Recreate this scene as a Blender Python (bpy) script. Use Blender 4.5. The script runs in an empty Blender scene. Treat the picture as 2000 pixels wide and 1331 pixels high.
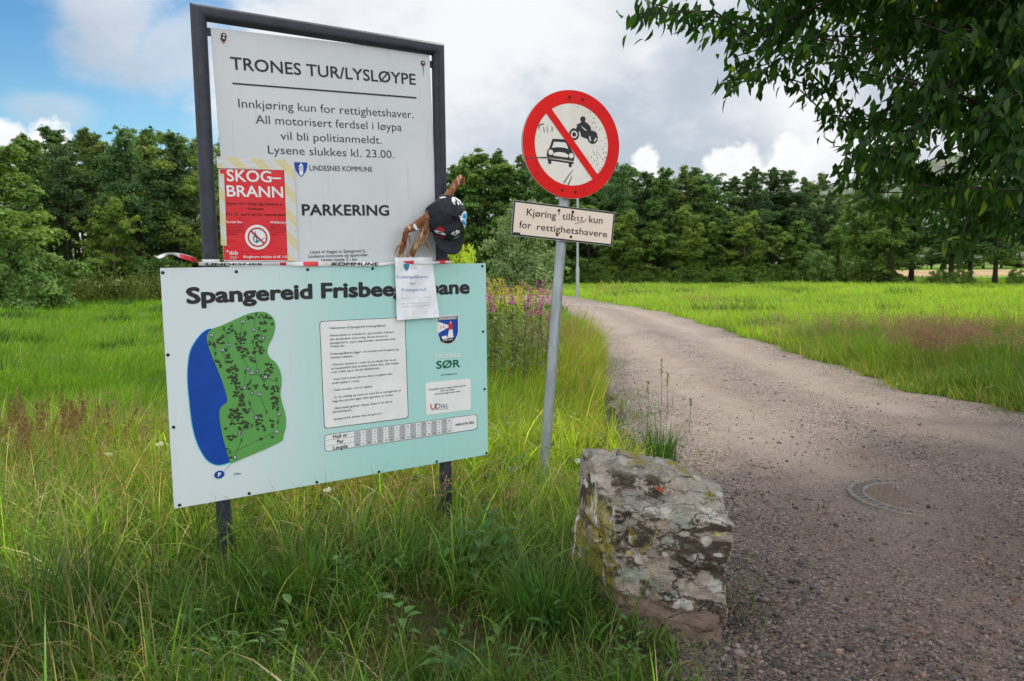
import bpy, bmesh, math, random
import numpy as np
from mathutils import Vector, Matrix
from mathutils.geometry import tessellate_polygon

# ---------------------------------------------------------------- camera, sky, sun, exposure
SC = bpy.context.scene
COL = SC.collection
R = math.radians
CAMZ = 1.3
F, PITCH, ROLL = 1503.0, .1102, -.0083          # focal length in photo pixels (2000 wide)
cs, sn = math.cos(PITCH), math.sin(PITCH)
cr, sr = math.cos(ROLL), math.sin(ROLL)
_r, _u, _f = Vector((1, 0, 0)), Vector((0, sn, cs)), Vector((0, cs, -sn))
CR, CU, CF = _r * cr + _u * sr, _u * cr - _r * sr, _f
CAM = Vector((0, 0, CAMZ))
cam = bpy.data.cameras.new('camera')
cam.sensor_width = 36
cam.lens = 36 * F / 2000
cam.clip_start, cam.clip_end = .05, 3000
cam.dof.use_dof = True
cam.dof.focus_distance = 3.5
cam.dof.aperture_fstop = 5.6
co = bpy.data.objects.new('camera', cam)
COL.objects.link(co)
M = Matrix((CR, CU, -CF)).transposed().to_4x4()
M.translation = CAM
co.matrix_world = M
SC.camera = co
SC.view_settings.view_transform = 'Standard'
SC.view_settings.look = 'None'
SC.view_settings.exposure = 0.0
SC.view_settings.gamma = 1.0
SC.cycles.max_bounces = 6
SC.cycles.transparent_max_bounces = 8
SC.cycles.use_denoising = True

SUN_EL, SUN_AZ = 47, 28            # in front of the camera, to the right, behind thin cloud
sl = bpy.data.lights.new('sun', 'SUN')
sl.energy = 4.2
sl.angle = R(8)
sl.color = (1, .95, .86)
so = bpy.data.objects.new('sun', sl)
COL.objects.link(so)
sd = Vector((math.sin(R(SUN_AZ)) * math.cos(R(SUN_EL)), math.cos(R(SUN_AZ)) * math.cos(R(SUN_EL)), math.sin(R(SUN_EL))))
so.rotation_euler = sd.to_track_quat('Z', 'Y').to_euler()
so.location = sd * 60

W = bpy.data.worlds.new('World')
SC.world = W
W.use_nodes = True


class NT:
    """small helper to write node trees as expressions"""
    def __init__(s, tree):
        s.t = tree
        s.n = tree.nodes
        s.l = tree.links

    def node(s, kind, **kw):
        n = s.n.new(kind)
        for k, v in kw.items():
            setattr(n, k, v)
        return n

    def inp(s, sock, v):
        if isinstance(v, bpy.types.NodeSocket):
            s.l.new(v, sock)
        elif v is not None:
            if isinstance(v, (tuple, list)) and len(v) == 3 and sock.type == 'RGBA':
                v = (*v, 1)
            sock.default_value = v

    def m(s, op, a, b=None, c=None, clamp=False):
        n = s.node('ShaderNodeMath', operation=op, use_clamp=clamp)
        for i, v in enumerate((a, b, c)):
            if v is not None:
                s.inp(n.inputs[i], v)
        return n.outputs[0]

    def smooth(s, v, a, b, lo=0., hi=1.):
        n = s.node('ShaderNodeMapRange', interpolation_type='SMOOTHSTEP')
        s.inp(n.inputs[0], v)
        s.inp(n.inputs[1], a)
        s.inp(n.inputs[2], b)
        s.inp(n.inputs[3], lo)
        s.inp(n.inputs[4], hi)
        return n.outputs[0]

    def noise(s, vec=None, scale=5., detail=4., rough=.5, dist=0., out=0):
        n = s.node('ShaderNodeTexNoise')
        if vec is not None:
            s.inp(n.inputs['Vector'], vec)
        s.inp(n.inputs['Scale'], scale)
        s.inp(n.inputs['Detail'], detail)
        s.inp(n.inputs['Roughness'], rough)
        s.inp(n.inputs['Distortion'], dist)
        return n.outputs[out]

    def voro(s, vec=None, scale=5., feature='F1', out='Distance', rand=1.):
        n = s.node('ShaderNodeTexVoronoi', feature=feature)
        if vec is not None:
            s.inp(n.inputs['Vector'], vec)
        s.inp(n.inputs['Scale'], scale)
        s.inp(n.inputs['Randomness'], rand)
        return n.outputs[out]

    def mix(s, f, a, b, mode='MIX'):
        n = s.node('ShaderNodeMix', data_type='RGBA', blend_type=mode)
        s.inp(n.inputs[0], f)
        s.inp(n.inputs[6], a)
        s.inp(n.inputs[7], b)
        return n.outputs[2]

    def vscale(s, v, k):
        n = s.node('ShaderNodeVectorMath', operation='MULTIPLY')
        s.inp(n.inputs[0], v)
        s.inp(n.inputs[1], k)
        return n.outputs[0]

    def bump(s, h, strength=.3, dist=.01, normal=None):
        n = s.node('ShaderNodeBump')
        s.inp(n.inputs['Strength'], strength)
        s.inp(n.inputs['Distance'], dist)
        s.inp(n.inputs['Height'], h)
        if normal is not None:
            s.l.new(normal, n.inputs['Normal'])
        return n.outputs[0]


def build_sky():
    W.node_tree.nodes.clear()
    t = NT(W.node_tree)
    out = t.node('ShaderNodeOutputWorld')
    bg = t.node('ShaderNodeBackground')
    t.l.new(bg.outputs[0], out.inputs[0])
    bg.inputs[1].default_value = .1
    sky = t.node('ShaderNodeTexSky', sky_type='NISHITA', sun_disc=False)
    sky.sun_elevation = R(SUN_EL)
    sky.sun_rotation = R(SUN_AZ)
    sky.air_density, sky.dust_density, sky.ozone_density = 1.0, .6, 2.0
    tc = t.node('ShaderNodeTexCoord')
    d = tc.outputs['Generated']
    sp = t.node('ShaderNodeSeparateXYZ')
    t.l.new(d, sp.inputs[0])
    az = t.m('ARCTAN2', sp.outputs[0], sp.outputs[1])
    el = t.m('ARCSINE', sp.outputs[2])
    dn = t.vscale(d, (1, 1, 1.5))
    big = t.noise(dn, 2.2, 5, .52)
    mid = t.noise(dn, 6.5, 7, .55, .2)
    fine = t.noise(dn, 17., 6, .6)
    # cloud cover: closed everywhere but for the gap on the left
    w = t.m('ADD', t.m('MULTIPLY', t.m('SUBTRACT', mid, .5), .55), az)
    w = t.m('ADD', w, t.m('MULTIPLY', t.m('SUBTRACT', fine, .5), .10))
    cover = t.smooth(w, -.45, -.29)
    back = t.smooth(az, -1.0, -1.35)
    cover = t.m('MAXIMUM', cover, back)
    high = t.smooth(el, .42, .62)
    cover = t.m('MAXIMUM', cover, high)

    def blob(a0, e0, ra, re, k=.75):
        a = t.m('DIVIDE', t.m('SUBTRACT', az, a0), ra)
        e = t.m('DIVIDE', t.m('SUBTRACT', el, e0), re)
        r = t.m('SQRT', t.m('ADD', t.m('MULTIPLY', a, a), t.m('MULTIPLY', e, e)))
        r = t.m('ADD', r, t.m('MULTIPLY', t.m('SUBTRACT', mid, .5), 2.2))
        r = t.m('ADD', r, t.m('MULTIPLY', t.m('SUBTRACT', fine, .5), 1.1))
        return t.smooth(r, 1.25, .35, 0, k)
    puff = blob(-.465, .275, .075, .085, .85)
    for b in ((-.40, .235, .07, .05, .7), (-.53, .165, .05, .02, .5), (-.62, .29, .03, .022, .35), (-.44, .33, .08, .04, .8)):
        puff = t.m('MAXIMUM', puff, blob(*b))
    cover = t.m('MAXIMUM', cover, puff)
    blue = t.mix(t.smooth(el, .10, .34), t.vscale(sky.outputs[0], (.90, 1.25, 1.30)), t.vscale(sky.outputs[0], (.46, .92, 1.16)))
    # cloud tones
    br = t.m('ADD', t.m('MULTIPLY', big, 1.1), t.m('MULTIPLY', mid, .75))
    gap = blob(.27, .185, .25, .10, 1.)
    topw = t.smooth(el, .10, .34)
    br = t.m('ADD', br, t.m('MULTIPLY', gap, -.12))
    lum = blob(-.02, .26, .16, .14, 1.)
    br = t.m('ADD', br, t.m('MULTIPLY', lum, .20))
    br = t.smooth(br, .70, 1.15)
    cl = t.mix(br, (5.2, 5.9, 6.8), (9.4, 9.6, 9.9))
    shade = t.m('MULTIPLY', puff, t.smooth(t.m('SUBTRACT', el, t.m('MULTIPLY', mid, .2)), .20, .10))
    cl = t.mix(t.m('MULTIPLY', shade, .25), cl, (4.6, 4.8, 5.6))
    col = t.mix(cover, blue, cl)
    # cumulus heads low over the trees

    def bumpc(a0, h, ra):
        a = t.m('DIVIDE', t.m('SUBTRACT', az, a0), ra)
        return t.m('MULTIPLY', t.m('SQRT', t.m('MAXIMUM', t.m('SUBTRACT', 1., t.m('MULTIPLY', a, a)), 0.)), h)
    hh = bumpc(.172, .135, .035)
    for b in ((.225, .108, .06), (.265, .128, .050), (.30, .118, .05), (.345, .143, .048), (.385, .150, .055), (.43, .135, .07),
              (.14, .075, .06), (-.58, .155, .06), (-.53, .145, .05), (-.80, .17, .1), (.6, .16, .12), (.8, .18, .1)):
        hh = t.m('MAXIMUM', hh, bumpc(*b))
    e2 = t.m('ADD', el, t.m('MULTIPLY', t.m('SUBTRACT', t.noise(dn, 13., 5, .6), .5), .10))
    e2 = t.m('ADD', e2, t.m('MULTIPLY', t.m('SUBTRACT', t.noise(dn, 46., 4, .6), .5), .030))
    cum = t.smooth(t.m('SUBTRACT', hh, e2), -.004, .012)
    cumc = t.mix(t.smooth(t.m('SUBTRACT', hh, e2), .0, .08), (10.2, 10.2, 10.2), (8.4, 8.7, 9.2))
    col = t.mix(t.m('MULTIPLY', cum, .95), col, cumc)
    # below the horizon: dull green grey of distant land
    rear_fill = t.smooth(sp.outputs[1], .35, -.45)  # fill light added: unseen sky behind and overhead brightened for camera-facing surfaces
    rear_fill = t.m('MAXIMUM', rear_fill, t.m('MULTIPLY', t.smooth(el, .55, 1.0), .75))
    col = t.mix(rear_fill, col, t.vscale(col, (2.15, 2.08, 2.0)))
    col = t.mix(t.smooth(el, 0.0, -.05), col, (1.5, 1.7, 1.1))
    t.l.new(col, bg.inputs[0])


build_sky()
rng = np.random.default_rng(7)
random.seed(7)
E0 = np.zeros(3)


# ---------------------------------------------------------------- projection helpers
def ray(px, py):
    return CF + CR * ((px - 1000) / F) - CU * ((py - 665.5) / F)


def at(px, py, y):
    d = ray(px, py)
    return CAM + d * (y / d.y)


def proj(P):
    P = np.asarray(P, float) - np.array(CAM)
    z = P @ np.array(CF)
    return np.stack([1000 + F * (P @ np.array(CR)) / z, 665.5 - F * (P @ np.array(CU)) / z, z], -1)


def gz(x, y):
    x = np.asarray(x, float)
    y = np.asarray(y, float)
    s = np.clip(y - 5, 0, None)
    z = -.020 * (np.sqrt(s * s + 4) - 2)
    z = -1.35 * np.tanh(-z / 1.35)
    z = z + .02 * np.sin(x * 1.7 + .4) * np.sin(y * 1.3) * np.clip(1 - y / 14, 0, 1) + .012 * np.sin(x * 4.1) * np.sin(y * 3.7 + 1) * np.clip(1 - y / 9, 0, 1)
    return z


def gpt(px, py, dz=0.):
    d = ray(px, py)
    y = 3.
    for _ in range(60):
        p = CAM + d * (y / d.y)
        k = (CAMZ - float(gz(p.x, y)) - dz) / (-d.z / d.y)
        y = .5 * y + .5 * min(max(k, .5), 300)
    return CAM + d * (y / d.y)


class Plane:
    """a plane with axes ex (right), ez (up), n (towards the viewer)"""
    def __init__(s, O, ex, ez, n):
        s.O, s.ex, s.ez, s.n = Vector(O), Vector(ex).normalized(), Vector(ez).normalized(), Vector(n).normalized()

    def uv(s, px, py, off=0.):
        d = ray(px, py)
        k = (s.O + s.n * off - CAM).dot(s.n) / d.dot(s.n)
        q = CAM + d * k - s.O
        return (q.dot(s.ex), q.dot(s.ez))

    def w(s, u, v, off=0.):
        return s.O + s.ex * u + s.ez * v + s.n * off


# ---------------------------------------------------------------- materials
def new_mat(name):
    m = bpy.data.materials.new(name)
    m.use_nodes = True
    m.node_tree.nodes.clear()
    t = NT(m.node_tree)
    out = t.node('ShaderNodeOutputMaterial')
    p = t.node('ShaderNodeBsdfPrincipled')
    t.l.new(p.outputs[0], out.inputs[0])
    tc = t.node('ShaderNodeTexCoord')
    return m, t, p, out, tc.outputs['Object']


def mat(name, col, rough=.6, var=.12, scale=12., metal=0., bump=0., bscale=60., dirt=None, dirt_amt=.0, spec=.22):
    m, t, p, out, ob = new_mat(name)
    n = t.noise(ob, scale, 5, .6)
    a = tuple(max(0, c * (1 - var)) for c in col)
    b = tuple(min(1, c * (1 + var)) for c in col)
    c = t.mix(t.smooth(n, .3, .7), a, b)
    if dirt:
        d = t.smooth(t.noise(ob, scale * 2.3, 6, .7), .62 - dirt_amt * .2, .75)
        c = t.mix(t.m('MULTIPLY', d, min(1, dirt_amt * 1.5)), c, dirt)
    t.inp(p.inputs['Base Color'], c)
    t.inp(p.inputs['Roughness'], t.smooth(n, .2, .8, rough * .85, min(1, rough * 1.12)))
    p.inputs['Metallic'].default_value = metal
    p.inputs['Specular IOR Level'].default_value = spec
    if bump:
        t.l.new(t.bump(t.noise(ob, bscale, 4, .6), bump, .004), p.inputs['Normal'])
    return m


def leaf_mat(name, transl=.4, rough=.55, gain=(1, 1, 1), tgain=(1.3, 1.35, .55), attr='Col', spec=.3):
    m, t, p, out, ob = new_mat(name)
    a = t.node('ShaderNodeAttribute', attribute_name=attr)
    c = t.vscale(a.outputs['Color'], gain)
    t.inp(p.inputs['Base Color'], c)
    p.inputs['Roughness'].default_value = rough
    p.inputs['Specular IOR Level'].default_value = spec
    tr = t.node('ShaderNodeBsdfTranslucent')
    t.l.new(t.vscale(c, tgain), tr.inputs[0])
    mx = t.node('ShaderNodeMixShader')
    mx.inputs[0].default_value = transl
    t.l.new(p.outputs[0], mx.inputs[1])
    t.l.new(tr.outputs[0], mx.inputs[2])
    t.l.new(mx.outputs[0], out.inputs[0])
    return m


# ---------------------------------------------------------------- object helpers
def tag(o, label=None, cat=None, group=None, kind=None):
    if label:
        o['label'] = label
    if cat:
        o['category'] = cat
    if group:
        o['group'] = group
    if kind:
        o['kind'] = kind
    return o


def empty(name, loc, label, cat, group=None):
    o = bpy.data.objects.new(name, None)
    o.empty_display_size = .1
    o.location = loc
    COL.objects.link(o)
    return tag(o, label, cat, group)


def root_loc(o):
    l = Vector((0, 0, 0))
    while o is not None:
        l = l + o.location
        o = o.parent
    return l


def link(name, me, parent=None):
    o = bpy.data.objects.new(name, me)
    COL.objects.link(o)
    if parent is not None:
        o.parent = parent
    return o


def npmesh(name, V, Fc, mat_, C=None, parent=None, smooth=True, mids=None, local=False):
    V = np.asarray(V, np.float32).reshape(-1, 3)
    if parent is not None and not local:
        V = V - np.array(root_loc(parent), np.float32)
    Fc = np.asarray(Fc, np.int32)
    me = bpy.data.meshes.new(name)
    me.vertices.add(len(V))
    me.vertices.foreach_set('co', V.ravel())
    k = Fc.shape[1]
    me.loops.add(Fc.size)
    me.loops.foreach_set('vertex_index', Fc.ravel())
    me.polygons.add(len(Fc))
    me.polygons.foreach_set('loop_start', np.arange(0, Fc.size, k, dtype=np.int32))
    me.polygons.foreach_set('loop_total', np.full(len(Fc), k, np.int32))
    me.polygons.foreach_set('use_smooth', np.full(len(Fc), smooth, bool))
    for m in (mat_ if isinstance(mat_, (list, tuple)) else [mat_]):
        me.materials.append(m)
    if mids is not None:
        me.polygons.foreach_set('material_index', np.asarray(mids, np.int32))
    if C is not None:
        C = np.asarray(C, np.float32)
        a = me.color_attributes.new('Col', 'FLOAT_COLOR', 'POINT')
        a.data.foreach_set('color', np.concatenate([C, np.ones((len(C), 1), np.float32)], 1).ravel())
    me.update()
    me.validate()
    return link(name, me, parent)


class MB:
    """collects shapes in world space, then links them as ONE mesh object"""
    def __init__(s):
        s.v, s.f, s.mi, s.sm, s.c = [], [], [], [], []
        s.m = 0
        s.smooth = False

    def add(s, vs, fs):
        b = len(s.v)
        s.v += [tuple(v) for v in vs]
        for f in fs:
            s.f.append([b + i for i in f])
            s.mi.append(s.m)
            s.sm.append(s.smooth)
        return b

    def box(s, c, ax, ay, az, bevel=0.):
        c = Vector(c)
        vs = [c + ax * i + ay * j + az * k for i in (-1, 1) for j in (-1, 1) for k in (-1, 1)]
        s.add(vs, [(0, 1, 3, 2), (4, 6, 7, 5), (0, 4, 5, 1), (2, 3, 7, 6), (0, 2, 6, 4), (1, 5, 7, 3)])

    def tube(s, pts, rad, n=12, cap=True, jit=0.):
        pts = [Vector(p) for p in pts]
        if not isinstance(rad, (list, tuple)):
            rad = [rad] * len(pts)
        rows = []
        t0 = (pts[1] - pts[0]).normalized()
        x = t0.orthogonal().normalized()
        for i, p in enumerate(pts):
            t = (pts[min(i + 1, len(pts) - 1)] - pts[max(i - 1, 0)]).normalized()
            x = (x - t * x.dot(t)).normalized()
            y = t.cross(x)
            rows.append([p + (x * math.cos(2 * math.pi * k / n) + y * math.sin(2 * math.pi * k / n)) * rad[i] * (1 + random.uniform(-jit, jit)) for k in range(n)])
        fs = []
        for i in range(len(pts) - 1):
            for k in range(n):
                fs.append((i * n + k, i * n + (k + 1) % n, (i + 1) * n + (k + 1) % n, (i + 1) * n + k))
        o = s.smooth
        s.smooth = True
        s.add([v for r_ in rows for v in r_], fs)
        s.smooth = o
        if cap:
            s.add(rows[0], [tuple(range(n))[::-1]])
            s.add(rows[-1], [tuple(range(n))])

    def poly(s, pts):
        pts = [Vector(p) for p in pts]
        tr = tessellate_polygon([pts])
        s.add(pts, [tuple(x) for x in tr])

    def slab(s, front, back):
        n = len(front)
        front = [Vector(p) for p in front]
        back = [Vector(p) for p in back]
        s.poly(front)
        s.poly(back)
        s.add(front + back, [(i, (i + 1) % n, n + (i + 1) % n, n + i) for i in range(n)])

    def dome(s, c, n, r, h, seg=10, rings=4):
        n = Vector(n).normalized()
        x = n.orthogonal().normalized()
        y = n.cross(x)
        vs = []
        for i in range(rings):
            a = math.pi / 2 * i / rings
            for k in range(seg):
                b = 2 * math.pi * k / seg
                vs.append(Vector(c) + (x * math.cos(b) + y * math.sin(b)) * r * math.cos(a) + n * h * math.sin(a))
        vs.append(Vector(c) + n * h)
        fs = []
        for i in range(rings - 1):
            for k in range(seg):
                fs.append((i * seg + k, i * seg + (k + 1) % seg, (i + 1) * seg + (k + 1) % seg, (i + 1) * seg + k))
        for k in range(seg):
            fs.append(((rings - 1) * seg + k, (rings - 1) * seg + (k + 1) % seg, rings * seg))
        o = s.smooth
        s.smooth = True
        s.add(vs, fs)
        s.smooth = o

    def build(s, name, mats, parent=None, local=False):
        me = bpy.data.meshes.new(name)
        off = Vector((0, 0, 0)) if (parent is None or local) else root_loc(parent)
        me.from_pydata([(v[0] - off.x, v[1] - off.y, v[2] - off.z) for v in s.v], [], s.f)
        for m in (mats if isinstance(mats, (list, tuple)) else [mats]):
            me.materials.append(m)
        me.polygons.foreach_set('material_index', s.mi)
        me.polygons.foreach_set('use_smooth', s.sm)
        me.update()
        return link(name, me, parent)


_tc = {}


def glyphs(body, offset=0., spacing=1., shear=0.):
    key = (body, offset, spacing, shear)
    if key not in _tc:
        c = bpy.data.curves.new('t', 'FONT')
        c.body = body
        c.offset = offset
        c.space_character = spacing
        c.shear = shear
        c.resolution_u = 3
        o = bpy.data.objects.new('t', c)
        me = o.to_mesh()
        v = [(p.co.x, p.co.y) for p in me.vertices]
        f = [tuple(p.vertices) for p in me.polygons]
        o.to_mesh_clear()
        bpy.data.objects.remove(o)
        bpy.data.curves.remove(c)
        _tc[key] = (v, f)
    return _tc[key]


CAPH = max(y for x, y in glyphs('H')[0])


def text(mb, pl, body, p0, p1, cap, off=.001, bold=0., spacing=1., shear=0.):
    """lettering on plane pl: baseline from photo point p0 to p1, capitals cap photo pixels high at p0"""
    v, f = glyphs(body, min(bold, 0.), spacing, shear)
    if not v:
        return
    x0, x1 = min(a for a, b in v), max(a for a, b in v)
    A = Vector(pl.uv(*p0, off))
    B = Vector(pl.uv(*p1, off))
    T = Vector(pl.uv(p0[0], p0[1] - cap, off))
    ex = (B - A) / (x1 - x0)
    d = (B - A).normalized()
    n = Vector((-d.y, d.x))
    if bold > 0:
        bold *= .8
        w0 = x1 - x0
        ex = ex * (w0 / (w0 + 2 * bold))
        hy = (T - A).dot(n) / (CAPH + 2 * bold)
        A = A + ex * bold + n * (bold * hy)
        k = 8 if bold > .015 else 4
        for i in range(k):
            sx, sy = bold * math.cos(2 * math.pi * (i + .5) / k), bold * math.sin(2 * math.pi * (i + .5) / k)
            mb.add([pl.w(*(A + ex * (a - x0 + sx) + n * ((b + sy) * hy)), off + 4e-5 * i) for a, b in v], f)
        return
    hy = (T - A).dot(n) / CAPH
    mb.add([pl.w(*(A + ex * (a - x0) + n * (b * hy)), off) for a, b in v], f)


def pxpoly(pl, pts, off):
    return [pl.w(*pl.uv(x, y, off), off) for x, y in pts]


def rrect(pl, q, r, off, n=5):
    """rounded quad from four photo points (TL, TR, BR, BL)"""
    P = [Vector(pl.uv(x, y, off)) for x, y in q]
    out = []
    for i in range(4):
        a, b, c = P[i - 1], P[i], P[(i + 1) % 4]
        u, v = (a - b).normalized() * r, (c - b).normalized() * r
        for k in range(n + 1):
            t = k / n
            out.append(b + u * (1 - t) ** 2 + v * t ** 2)
    return [pl.w(p.x, p.y, off) for p in out]


def circ(pl, cx, cy, r, off, n=32, r2=None):
    """circle of radius r metres round plane point"""
    return [pl.w(cx + r * math.cos(2 * math.pi * k / n), cy + (r2 or r) * math.sin(2 * math.pi * k / n), off) for k in range(n)]


def ring(mb, pl, cx, cy, ra, rb, off, n=48):
    a, b = circ(pl, cx, cy, ra, off, n), circ(pl, cx, cy, rb, off, n)
    mb.add(a + b, [(k, (k + 1) % n, n + (k + 1) % n, n + k) for k in range(n)])


def copy_tree(o, parent=None):
    c = o.copy()
    COL.objects.link(c)
    if parent is not None:
        c.parent = parent
    for ch in list(o.children):
        copy_tree(ch, c)
    return c


def smooth_curve(pts, n):
    """Catmull-Rom through points"""
    P = [Vector(p) for p in pts]
    P = [P[0] * 2 - P[1]] + P + [P[-1] * 2 - P[-2]]
    out = []
    for i in range(1, len(P) - 2):
        for k in range(n):
            t = k / n
            a, b, c, d = P[i - 1], P[i], P[i + 1], P[i + 2]
            out.append(.5 * ((2 * b) + (c - a) * t + (2 * a - 5 * b + 4 * c - d) * t * t + (3 * b - a - 3 * c + d) * t ** 3))
    out.append(P[-2])
    return out


# ---------------------------------------------------------------- road outline on the ground
_L = [gpt(*p) for p in ((1101, 603), (1130, 636), (1135, 642), (1162, 690), (1188, 760), (1212, 830), (1262, 900), (1300, 985), (1320, 1100), (1310, 1240), (1330, 1331))]
_Rr = [gpt(*p) for p in ((1112, 577.5), (1150, 584.5), (1190, 592), (1240, 600.5), (1300, 611), (1400, 641), (1500, 672), (1600, 705), (1700, 737), (1800, 768), (1900, 786), (2000, 806))]
LY = np.array([p.y for p in _L][::-1])
LX = np.array([p.x for p in _L][::-1])
RY = np.array([p.y for p in _Rr][::-1])
RX = np.array([p.x for p in _Rr][::-1])
YFAR = float(RY[-1])
YBEND = float(LY[-1])


def wob(y, k):
    return .07 * np.sin(y * 2.1 + k) + .05 * np.sin(y * 5.3 + 2 * k) + .03 * np.sin(y * 11.7 + k)


def road_l(y):
    y = np.asarray(y, float)
    v = np.interp(y, LY, LX)
    v = np.where(y < LY[0], LX[0] + (y - LY[0]) * .03, v)
    v = np.where(y > YBEND, np.maximum(LX[-1] - (y - YBEND) * 1.6 - (y - YBEND) ** 2 * .12, -8.), v)      # the road bends away to the left
    return v + wob(y, .3) * np.clip(y / 8, .35, 1.)


def road_r(y):
    y = np.asarray(y, float)
    v = np.interp(y, RY, RX)
    s0 = (RX[1] - RX[0]) / (RY[1] - RY[0])
    v = np.where(y < RY[0], RX[0] + (y - RY[0]) * max(min(s0, .2), -.2), v)
    v = np.where(y > YFAR, np.maximum(RX[-1] - (y - YFAR) * 6., -7.9), v)
    return v + wob(y, 1.9) * np.clip(y / 8, .35, 1.)


def on_road(x, y, m=0.):
    return (x > road_l(y) - m) & (x < road_r(y) + m) & (y < YFAR + 1.6)


# ---------------------------------------------------------------- ground
def axis(a, b, step, far, grow=1.09):
    v = list(np.arange(a, b + 1e-6, step))
    s = step
    x = b
    while x < far:
        s *= grow
        x += s
        v.append(x)
    s = step
    x = a
    while x > -far:
        s *= grow
        x -= s
        v.insert(0, x)
    return np.array(v)


def build_ground():
    xs = axis(-4, 5, .1, 700)
    ys = axis(-1.5, 14, .1, 900)
    X, Y = np.meshgrid(xs, ys)
    Z = gz(X, Y)
    inr = np.clip((np.minimum(X - road_l(Y), road_r(Y) - X) + .10) / .12, 0, 1) * (Y < YFAR + 1.6)
    Z = Z - .05 * inr
    nx, ny = len(xs), len(ys)
    i = np.arange((ny - 1) * nx).reshape(ny - 1, nx)[:, :-1].ravel()
    Fc = np.stack([i, i + 1, i + nx + 1, i + nx], 1)
    m, t, p, out, ob = new_mat('meadow_soil')
    n1 = t.noise(ob, .35, 5, .6)
    n2 = t.noise(ob, 3., 6, .65)
    n3 = t.noise(ob, 40., 4, .7)
    sp = t.node('ShaderNodeSeparateXYZ')
    t.l.new(ob, sp.inputs[0])
    far = t.smooth(sp.outputs[1], 6, 22)
    grass = t.mix(t.smooth(n1, .3, .7), (.085, .185, .014), (.135, .235, .018))
    grass = t.mix(t.smooth(n2, .45, .75), grass, (.075, .135, .016))
    soil = t.mix(t.smooth(n3, .35, .65), (.018, .013, .007), (.06, .042, .022))
    soil = t.mix(t.smooth(n2, .35, .6), soil, (.035, .045, .012))
    t.inp(p.inputs['Base Color'], t.mix(far, soil, grass))
    p.inputs['Roughness'].default_value = .95
    p.inputs['Specular IOR Level'].default_value = .1
    t.l.new(t.bump(n3, .8, .03), p.inputs['Normal'])
    o = npmesh('ground', np.stack([X, Y, Z], -1), Fc, m)
    tag(o, kind='structure')


def road_material():
    m, t, p, out, ob = new_mat('gravel')
    at_ = t.node('ShaderNodeAttribute', attribute_name='Col')
    sp = t.node('ShaderNodeSeparateColor')
    t.l.new(at_.outputs['Color'], sp.inputs[0])
    lat, loose = sp.outputs[0], sp.outputs[1]
    n1 = t.noise(ob, 1.1, 6, .6)
    n2 = t.noise(ob, 6., 6, .65)
    v1 = t.voro(ob, 70., out='Distance')
    v1c = t.voro(ob, 70., out='Color')
    v2 = t.voro(ob, 150., out='Distance')
    v2c = t.voro(ob, 150., out='Color')
    sc = t.node('ShaderNodeSeparateColor')
    t.l.new(v1c, sc.inputs[0])
    sc2 = t.node('ShaderNodeSeparateColor')
    t.l.new(v2c, sc2.inputs[0])
    fines = t.mix(t.smooth(n2, .3, .7), (.165, .128, .105), (.265, .218, .185))
    fines = t.mix(t.smooth(n1, .4, .68), fines, (.195, .145, .117))
    g1 = t.mix(sc.outputs[0], (.07, .065, .067), (.29, .225, .19))
    g1 = t.mix(t.smooth(sc.outputs[1], .75, .8), g1, (.36, .31, .28))
    g2 = t.mix(sc2.outputs[0], (.08, .066, .060), (.33, .245, .205))
    g2 = t.mix(t.smooth(sc2.outputs[1], .8, .85), g2, (.5, .45, .42))
    # how much loose stone lies on top of the packed fines
    trk = t.m('ADD', t.smooth(t.m('ABSOLUTE', t.m('SUBTRACT', lat, .725)), .11, .03), t.smooth(t.m('ABSOLUTE', t.m('SUBTRACT', lat, .29)), .11, .03))
    fines = t.mix(t.m('MULTIPLY', trk, .55), fines, (.29, .24, .205))
    lo = t.m('ADD', loose, t.m('MULTIPLY', t.m('SUBTRACT', t.noise(ob, 2.6, 6, .65), .5), 1.5))
    k2 = t.smooth(t.m('ADD', lo, t.m('MULTIPLY', t.m('SUBTRACT', sc2.outputs[2], .5), .9)), .12, .42)
    k1 = t.smooth(t.m('ADD', lo, t.m('MULTIPLY', t.m('SUBTRACT', sc.outputs[2], .5), .8)), .48, .72)
    c = t.mix(k2, fines, g2)
    c = t.mix(k1, c, g1)
    sp3 = t.node('ShaderNodeSeparateXYZ')
    t.l.new(ob, sp3.inputs[0])
    damp_vignette = t.smooth(t.m('ADD', sp3.outputs[1], t.m('MULTIPLY', t.m('SUBTRACT', n1, .5), 3.)), 5.8, 2.4)  # nearest gravel darkened: wetness, and lens vignette painted into the colour
    damp_vignette = t.m('MAXIMUM', damp_vignette, t.m('MULTIPLY', t.smooth(lo, .5, .9), .55))
    c = t.mix(t.m('MULTIPLY', damp_vignette, .80), c, t.vscale(c, (.42, .35, .31)))
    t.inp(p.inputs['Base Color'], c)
    t.inp(p.inputs['Roughness'], t.smooth(damp_vignette, 0, 1, .95, .62))
    p.inputs['Specular IOR Level'].default_value = .25
    h = t.m('ADD', t.m('MULTIPLY', t.m('MULTIPLY', t.smooth(v1, .65, .1), k1), 1.3), t.m('MULTIPLY', t.m('MULTIPLY', t.smooth(v2, .7, .1), k2), .6))
    h = t.m('ADD', h, t.m('MULTIPLY', t.noise(ob, 260., 3, .6), .25))
    t.l.new(t.bump(h, .9, .008, t.bump(n2, .35, .03)), p.inputs['Normal'])
    return m


def road_z(x, y, lat):
    cross = .035 * (1 - lat ** 2)                                   # crowned
    rut = -.018 * (np.exp(-((lat - .45) / .17) ** 2) + np.exp(-((lat + .42) / .17) ** 2))
    edge = -.035 * np.clip((np.abs(lat) - .972) / .028, 0, 1)
    return gz(x, y) + cross + rut + edge + .006 * np.sin(x * 9 + y * 3) * np.sin(y * 7.) * np.clip(1 - y / 10, 0, 1)


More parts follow.
